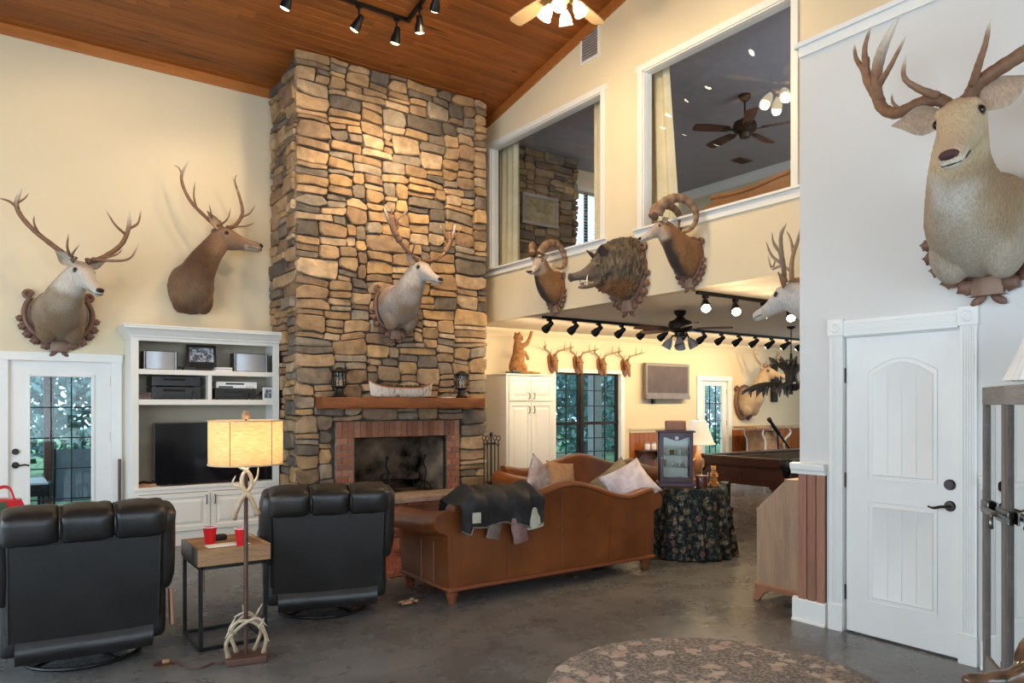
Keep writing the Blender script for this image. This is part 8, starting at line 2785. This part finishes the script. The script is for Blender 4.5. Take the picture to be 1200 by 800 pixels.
m.add(vs, [(k * n + j, k * n + (j + 1) % n, (k + 1) * n + (j + 1) % n, (k + 1) * n + j) for k in range(2) for j in range(n)])
m.build('shade', M['paper'], t)
MB().tube([(0, 0, 0.02), (0, 0, 1.8)], 0.012, 8).build('pole', M['bronze'], t)
MB().lathe([(0, 0), (0.13, 0), (0.13, 0.02), (0.03, 0.04), (0, 0.045)], 20).build('base', M['bronze'], t, smooth=True)
MB().tube([(-0.13, 0, 1.955), (0.13, 0, 1.955)], 0.003, 5).build('spider', M['bronze'], t)

# polished driftwood stool at the edge of the rug
def driftwood():
    c = wp(1214, 800, 2.95)
    t = thing('driftwood_stool', 'glossy dark brown driftwood root seat at the rug edge', 'stool', (c.x, c.y, 0), -TH)
    mb = MB()
    def limb(pts, rad):
        P = spline(pts, 18)
        k = len(P)
        mb.tube(P, [rad[0] + (rad[1] - rad[0]) * i / (k - 1) for i in range(k)], 12)
    limb([(0.0, 0, 0.02), (0.0, 0, 0.2), (0.03, 0.0, 0.40)], (0.13, 0.10))
    limb([(0.05, 0.0, 0.38), (0.0, -0.02, 0.44), (-0.03, 0.0, 0.53), (0.02, 0.02, 0.585)], (0.07, 0.04))
    limb([(-0.02, -0.03, 0.52), (-0.10, -0.03, 0.465), (-0.17, -0.02, 0.445), (-0.25, 0.0, 0.435), (-0.28, 0.0, 0.42)], (0.045, 0.028))
    limb([(0.0, 0.0, 0.30), (-0.10, 0.03, 0.36), (-0.19, 0.05, 0.40), (-0.26, 0.0, 0.41)], (0.07, 0.03))
    limb([(0.0, 0.0, 0.3), (0.12, 0.05, 0.42), (0.2, 0.05, 0.56)], (0.08, 0.04))
    limb([(0.02, 0.02, 0.575), (0.10, 0.03, 0.555), (0.2, 0.05, 0.57)], (0.04, 0.035))
    for a in (0.3, 2.2, 4.3):
        limb([(0, 0, 0.12), (0.13 * math.cos(a), 0.13 * math.sin(a), 0.05), (0.22 * math.cos(a), 0.22 * math.sin(a), 0.025)], (0.07, 0.024))
    me = remeshed2(mb, 0.010)
    nr = [v.normal.copy() for v in me.vertices]
    for v, q in zip(me.vertices, nr):
        v.co += q * 0.012 * noise.noise(v.co * 14)
        v.co.z = max(v.co.z, 0.0)
    colour_mesh(me, lambda co: blendc((0.05, 0.028, 0.018), (0.20, 0.11, 0.06), 0.5 + noise.noise(co * 16)))
    mesh_obj(me, 'root', M['polished'], t)
M['polished'] = vcol('polished_root', 0.18, 0.6, 0.3, 20, bump=0.15, bscale=30)
driftwood()

# ceiling-edge vent on the loft wall
ya, za = WX(703, 34, XG)
yb_, zb_ = WX(681, 62, XG)
t = thing('air_vent', 'white return air grille high on the wall under the sloping ceiling', 'vent', (XG - 0.001, (ya + yb_) / 2, 5.72))
w, h = abs(yb_ - ya) / 2, 0.20
for a in ((-w, w, h - 0.025, h), (-w, w, -h, -h + 0.025), (-w, -w + 0.025, -h + 0.025, h - 0.025), (w - 0.025, w, -h + 0.025, h - 0.025)):
    MB().box(-0.016, 0, *a).build('frame', M['trim'], t)
bx('backing', M['grey_plastic'], t, -0.003, 0, -w + 0.02, w - 0.02, -h + 0.02, h - 0.02)
for i in range(11):
    z = -h + 0.04 + (2 * h - 0.08) * i / 10
    MB().box(-0.012, -0.004, -w + 0.025, w - 0.025, z - 0.006, z + 0.006).build('slat', M['silver'], t)

# red gift bag on an ottoman behind the recliner
t = thing('ottoman', 'low black ottoman hidden behind the recliner', 'ottoman', (0.10, 6.15, 0))
MB().rbox((0, 0, 0.30), (0.5, 0.5, 0.42), 0.06, 6, (0, 0, 0.02)).build('cushion', M['black_leather'], t, smooth='all', weld=0.0004)
for sx in (-0.2, 0.2):
    for sy in (-0.2, 0.2):
        MB().lathe([(0, 0), (0.02, 0), (0.025, 0.1)], 10, (sx, sy, 0)).build('leg', M['darkwood'], t)
t = thing('gift_bag', 'red and white gift bag with greenery printed on it behind the recliner', 'bag', (0.13, 6.12, 0.53))
MB().prism([(-0.16, 0.0), (0.16, 0.0), (0.175, 0.08), (0.07, 0.36), (-0.14, 0.38)], 'y', -0.06, 0.06).build('bag_body', M['red_plastic'], t)
MB().prism([(-0.13, 0.16), (0.02, 0.18), (-0.02, 0.35), (-0.12, 0.36)], 'y', -0.064, -0.06).build('print', M['leaf_dark'], t)
MB().prism([(0.05, 0.03), (0.10, 0.06), (0.04, 0.2), (0.0, 0.2)], 'y', -0.065, -0.06).build('white_stripe', M['paper'], t)
for y in (-0.06, 0.06):
    MB().tube(spline([(-0.09, y, 0.36), (-0.06, y, 0.44), (0.0, y, 0.44), (0.03, y, 0.36)], 10), 0.006, 6).build('handle', M['red_plastic'], t, smooth=True)

# ================================================================ loft interior behind the glass
M['curtain'] = fabric('cream_curtain', (0.70, 0.62, 0.42, 1), (0.80, 0.72, 0.52, 1), 3)
def curtain(y0, y1, label, spread=0.0):
    t = thing('curtain', label, 'curtain', (5.94, 0, 3.05), 0, 'cream curtains inside the loft windows')
    n = 60
    def cp(u, v, o):
        yy = y0 + (y1 - y0) * u - spread * (1 - v) * u
        w = 0.035 * math.sin(u * abs(y1 - y0) * 48) * (0.6 + 0.4 * (1 - v))
        return (w + o, yy, 2.17 * v)
    m = MB().grid(n, 6, lambda u, v: cp(u, v, 0.0)).grid(n, 6, lambda u, v: cp(u, v, 0.006))
    m.build('cloth', M['curtain'], t, smooth='all')
    MB().tube([(0, y0, 2.19), (0, y1, 2.19)], 0.012, 8).build('rod', M['black_metal'], t)
curtain(8.62, 8.13, 'cream curtain gathered in the loft window beside the chimney')
curtain(6.62, 6.30, 'narrow cream curtain at the inner edge of the loft window over the boar')
curtain(5.86, 5.45, 'cream curtain hanging in the loft window over the second ram', 0.18)
# dark stone flue in the loft
t = thing('loft_stone_flue', 'dark field stone flue inside the loft behind the first window', 'chimney', (6.2, 8.72, 3.0))
MB().box(0.03, 1.27, 0.03, 0.37, 0, 2.35).build('core', M['mortar'], t)
ms = MB()
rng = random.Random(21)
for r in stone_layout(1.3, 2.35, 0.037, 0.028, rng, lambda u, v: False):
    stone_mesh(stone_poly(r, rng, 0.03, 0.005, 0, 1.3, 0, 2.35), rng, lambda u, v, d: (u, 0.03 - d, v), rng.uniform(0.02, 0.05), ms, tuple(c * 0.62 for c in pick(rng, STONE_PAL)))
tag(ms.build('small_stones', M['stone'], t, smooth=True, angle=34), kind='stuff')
xa, zt_ = W(613, 224, 8.62)
xb, zb_ = W(655, 268, 8.62)
t = thing('framed_picture', 'white framed picture hung on the dark stone in the loft', 'picture', ((xa + xb) / 2, 8.63, (zt_ + zb_) / 2))
w, h = (xb - xa) / 2, (zt_ - zb_) / 2
for a in ((-w, w, h - 0.05, h), (-w, w, -h, -h + 0.05), (-w, -w + 0.05, -h + 0.05, h - 0.05), (w - 0.05, w, -h + 0.05, h - 0.05)):
    MB().box(a[0], a[1], 0, 0.025, a[2], a[3]).build('frame', M['greywood_x'], t, bevel=0.004)
bx('canvas', M['pil_olive'], t, -w + 0.05, w - 0.05, 0.01, 0.02, -h + 0.05, h - 0.05)
# loft back window with blind
w = struct(thing('window_7', None, None), 'small loft window with white slatted blind')
x0, x1, z0, z1 = 7.60, 8.50, 3.75, 5.02
MB().box(x0, x1, YW + 0.08, YW + 0.085, z0, z1).build('pane', M['glass'], w)
for a in ((x0 - 0.07, x0, z0 - 0.07, z1 + 0.07), (x1, x1 + 0.07, z0 - 0.07, z1 + 0.07), (x0, x1, z1, z1 + 0.07), (x0, x1, z0 - 0.07, z0)):
    MB().box(a[0], a[1], YW - 0.015, YW - 0.001, a[2], a[3]).build('casing', M['trim'], w)
for xx in ((x0 + x1) / 2,):
    MB().box(xx - 0.03, xx + 0.03, YW + 0.06, YW + 0.1, z0, z1).build('mullion', M['bronze'], w)
nb = 26
sl = MB().box(0, x1 - x0 - 0.02, -0.024, 0.024, -0.0015, 0.0015).mesh('blind_slat')
sl.materials.append(M['white_plastic'])
for i in range(nb):
    o = bpy.data.objects.new('blind_slat', sl)
    COL.objects.link(o)
    o.parent = w
    o.location = (x0 + 0.01, YW + 0.03, z0 + 0.03 + (z1 - z0 - 0.06) * i / (nb - 1))
    o.rotation_euler = (R(28), 0, 0)
fan('ceiling_fan', 'dark bladed ceiling fan inside the loft behind the glass', (7.61, 5.72, 4.93), 5.359, 5, 0.66, M['darkwood'], M['bronze'], 8, 0, 0)
sofa('leather_sofa', 'tan leather sofa in the loft seen over the window sill', (6.42, 5.28, 3.001), R(-90), 2.0, M['tan_leather'], lo=0.80, hump=0.06)
struct(MB().prism([(10.299, 5.22), (10.27, 5.22), (10.21, 5.32), (10.20, 5.359), (10.299, 5.359)], 'y', 1.9, YW).build('trim_13', M['trim']), 'white crown moulding in the loft')
t = thing('ceiling_register', 'small square register in the loft ceiling near the far wall', 'vent', (9.6, 7.27, 5.345))
bx('frame', M['grey_plastic'], t, -0.15, 0.15, -0.1, 0.1, 0, 0.013)
for i in range(6):
    bx('slat', M['black_metal'], t, -0.13, 0.13, -0.08 + 0.03 * i, -0.065 + 0.03 * i, -0.004, 0)

# ================================================================ outside
M['grass'] = plain('lawn', (0.10, 0.20, 0.08, 1), 0.95, var=0.4, vscale=1.5)
o = MB().box(-25, 45, YW + 2.6, 60, -0.25, -0.15).build('ground', M['grass'], None)
struct(o, 'green lawn beyond the porch')
M['porch'] = plain('porch_concrete', (0.25, 0.26, 0.27, 1), 0.8, var=0.1)
struct(MB().box(-5, 15, YW + 0.16, YW + 2.6, -0.25, -0.05).build('floor_porch', M['porch']), 'grey concrete porch outside the glazed doors')
M['leaf1'] = plain('summer_leaf', (0.24, 0.44, 0.38, 1), 0.7, var=0.35, vscale=0.8)
M['leaf2'] = plain('pale_leaf', (0.24, 0.41, 0.41, 1), 0.7, var=0.35, vscale=0.8)
M['bark'] = plain('grey_bark', (0.17, 0.15, 0.13, 1), 0.9, var=0.3)
def tree_proto(seed, mat, h, rad, n):
    r = random.Random(seed)
    t = thing('tree', 'leafy tree', 'tree')
    m = MB()
    for i in range(n):
        while True:
            p = Vector((r.uniform(-1, 1), r.uniform(-1, 1), r.uniform(-1, 1)))
            if p.length < 1 and p.length > 0.3: break
        c = Vector((p.x * rad, p.y * rad, h * 0.55 + p.z * h * 0.52))
        if c.z < 0.1: c.z = 0.1 + r.random() * 0.6
        s = r.uniform(0.07, 0.15)
        a = Vector((r.uniform(-1, 1), r.uniform(-1, 1), r.uniform(-1, 1))).normalized()
        b = a.orthogonal().normalized()
        m.add([c - a * s, c + b * s * 0.5, c + a * s, c - b * s * 0.5], [(0, 1, 2, 3)])
    m.build('crown', mat, t, recalc=False)
    tr = MB().tube(spline([(0, 0, -0.2), (0.1, 0, h * 0.3), (-0.05, 0.05, h * 0.6), (0.05, 0, h * 0.9)], 10), [0.12 - 0.009 * i for i in range(11)], 8)
    for i in range(5):
        z = h * (0.25 + 0.12 * i)
        a = r.uniform(0, 6.28)
        tr.tube([(0, 0, z), (math.cos(a) * rad * 0.7, math.sin(a) * rad * 0.7, z + h * 0.22)], [0.04, 0.015], 6)
    tr.build('trunk', M['bark'], t, smooth=True)
    return t
pr = [tree_proto(1, M['leaf1'], 4.6, 1.55, 3600), tree_proto(2, M['leaf2'], 5.2, 1.6, 3600)]
spots = [(-2.0, 15.5), (1.6, 15.8), (5.0, 15.6), (-0.2, 19.7), (3.4, 19.8), (7.0, 19.4), (9.6, 15.0), (13.1, 15.0), (16.6, 15.4), (20.1, 15.8), (23.7, 16.4), (27.2, 17.5), (11.2, 19.0), (14.8, 19.2), (18.4, 19.6), (22.0, 20.2)]
r = random.Random(6)
done = [False, False]
for i, (x, y) in enumerate(spots):
    k = i % 2
    lb = ['dense green tree standing outside beyond the lawn edge', 'pale green tree standing outside beyond the lawn edge'][k]
    if not done[k]:
        o = pr[k]; done[k] = True
        o.location = (x, y, -0.15); o['label'] = lb
    else:
        o = copy_tree(pr[k], (x, y, -0.15), r.uniform(0, 6), lb)
    s = r.uniform(0.92, 1.08)
    o.scale = (s, s, s)
    o['group'] = 'trees outside'
# porch posts, patio table and chair
for px, py, lb in ((57, 10.9, 'dark brown porch post outside the glazed door by the bookcase'), (697, 11.2, 'pale porch post outside the pool room window')):
    x = W(px, 474, py)[0]
    t = thing('porch_post', lb, 'post', (x, py, -0.05))
    mt_ = M['darkwood'] if px < 100 else M['porch']
    s = 0.055 if px < 100 else 0.10
    MB().box(-s, s, -s, s, 0.0, 3.0).build('shaft', mt_, t, bevel=0.01)
    MB().box(-s - 0.03, s + 0.03, -s - 0.03, s + 0.03, 0, 0.12).build('base_block', mt_, t, bevel=0.01)
x = W(50, 570, 10.4)[0]
t = thing('patio_table', 'dark patio table with a glass top on the porch', 'patio table', (x - 0.27, 10.36, -0.05))
bx('table_top', M['silver'], t, -0.42, 0.3, -0.4, 0.4, 0.68, 0.70)
for sx in (-0.37, 0.25):
    for sy in (-0.35, 0.35):
        MB().tube([(sx, sy, 0), (sx, sy, 0.68)], 0.02, 8).build('leg', M['black_metal'], t)
MB().box(-0.42, 0.3, -0.41, -0.39, 0.55, 0.68).build('skirt', M['black_metal'], t)
x = W(93, 570, 10.2)[0]
t = thing('patio_chair', 'dark sling patio chair standing by the patio table', 'patio chair', (x, 10.2, -0.05))
M['sling'] = plain('blue_grey_sling', (0.10, 0.14, 0.18, 1), 0.7)
MB().grid(6, 8, lambda u, v: ((u - 0.5) * 0.5, 0.0 - 0.12 * v, 0.45 + 0.62 * v - 0.0)).build('backrest', M['sling'], t, smooth='all')
MB().grid(6, 6, lambda u, v: ((u - 0.5) * 0.5, 0.5 * v, 0.45 - 0.03 * math.sin(math.pi * v))).build('seat', M['sling'], t, smooth='all')
for s in (-1, 1):
    MB().tube(spline([(s * 0.26, 0.5, 0), (s * 0.26, 0.5, 0.45), (s * 0.26, 0.0, 0.45), (s * 0.26, -0.12, 1.08)], 16), 0.015, 8).build('frame', M['black_metal'], t, smooth=True)
    MB().tube([(s * 0.26, -0.1, 0), (s * 0.26, 0.02, 0.45)], 0.015, 8).build('leg', M['black_metal'], t)
    MB().tube(spline([(s * 0.28, 0.48, 0.44), (s * 0.29, 0.42, 0.64), (s * 0.28, -0.05, 0.66)], 10), 0.016, 8).build('armrest', M['black_metal'], t, smooth=True)
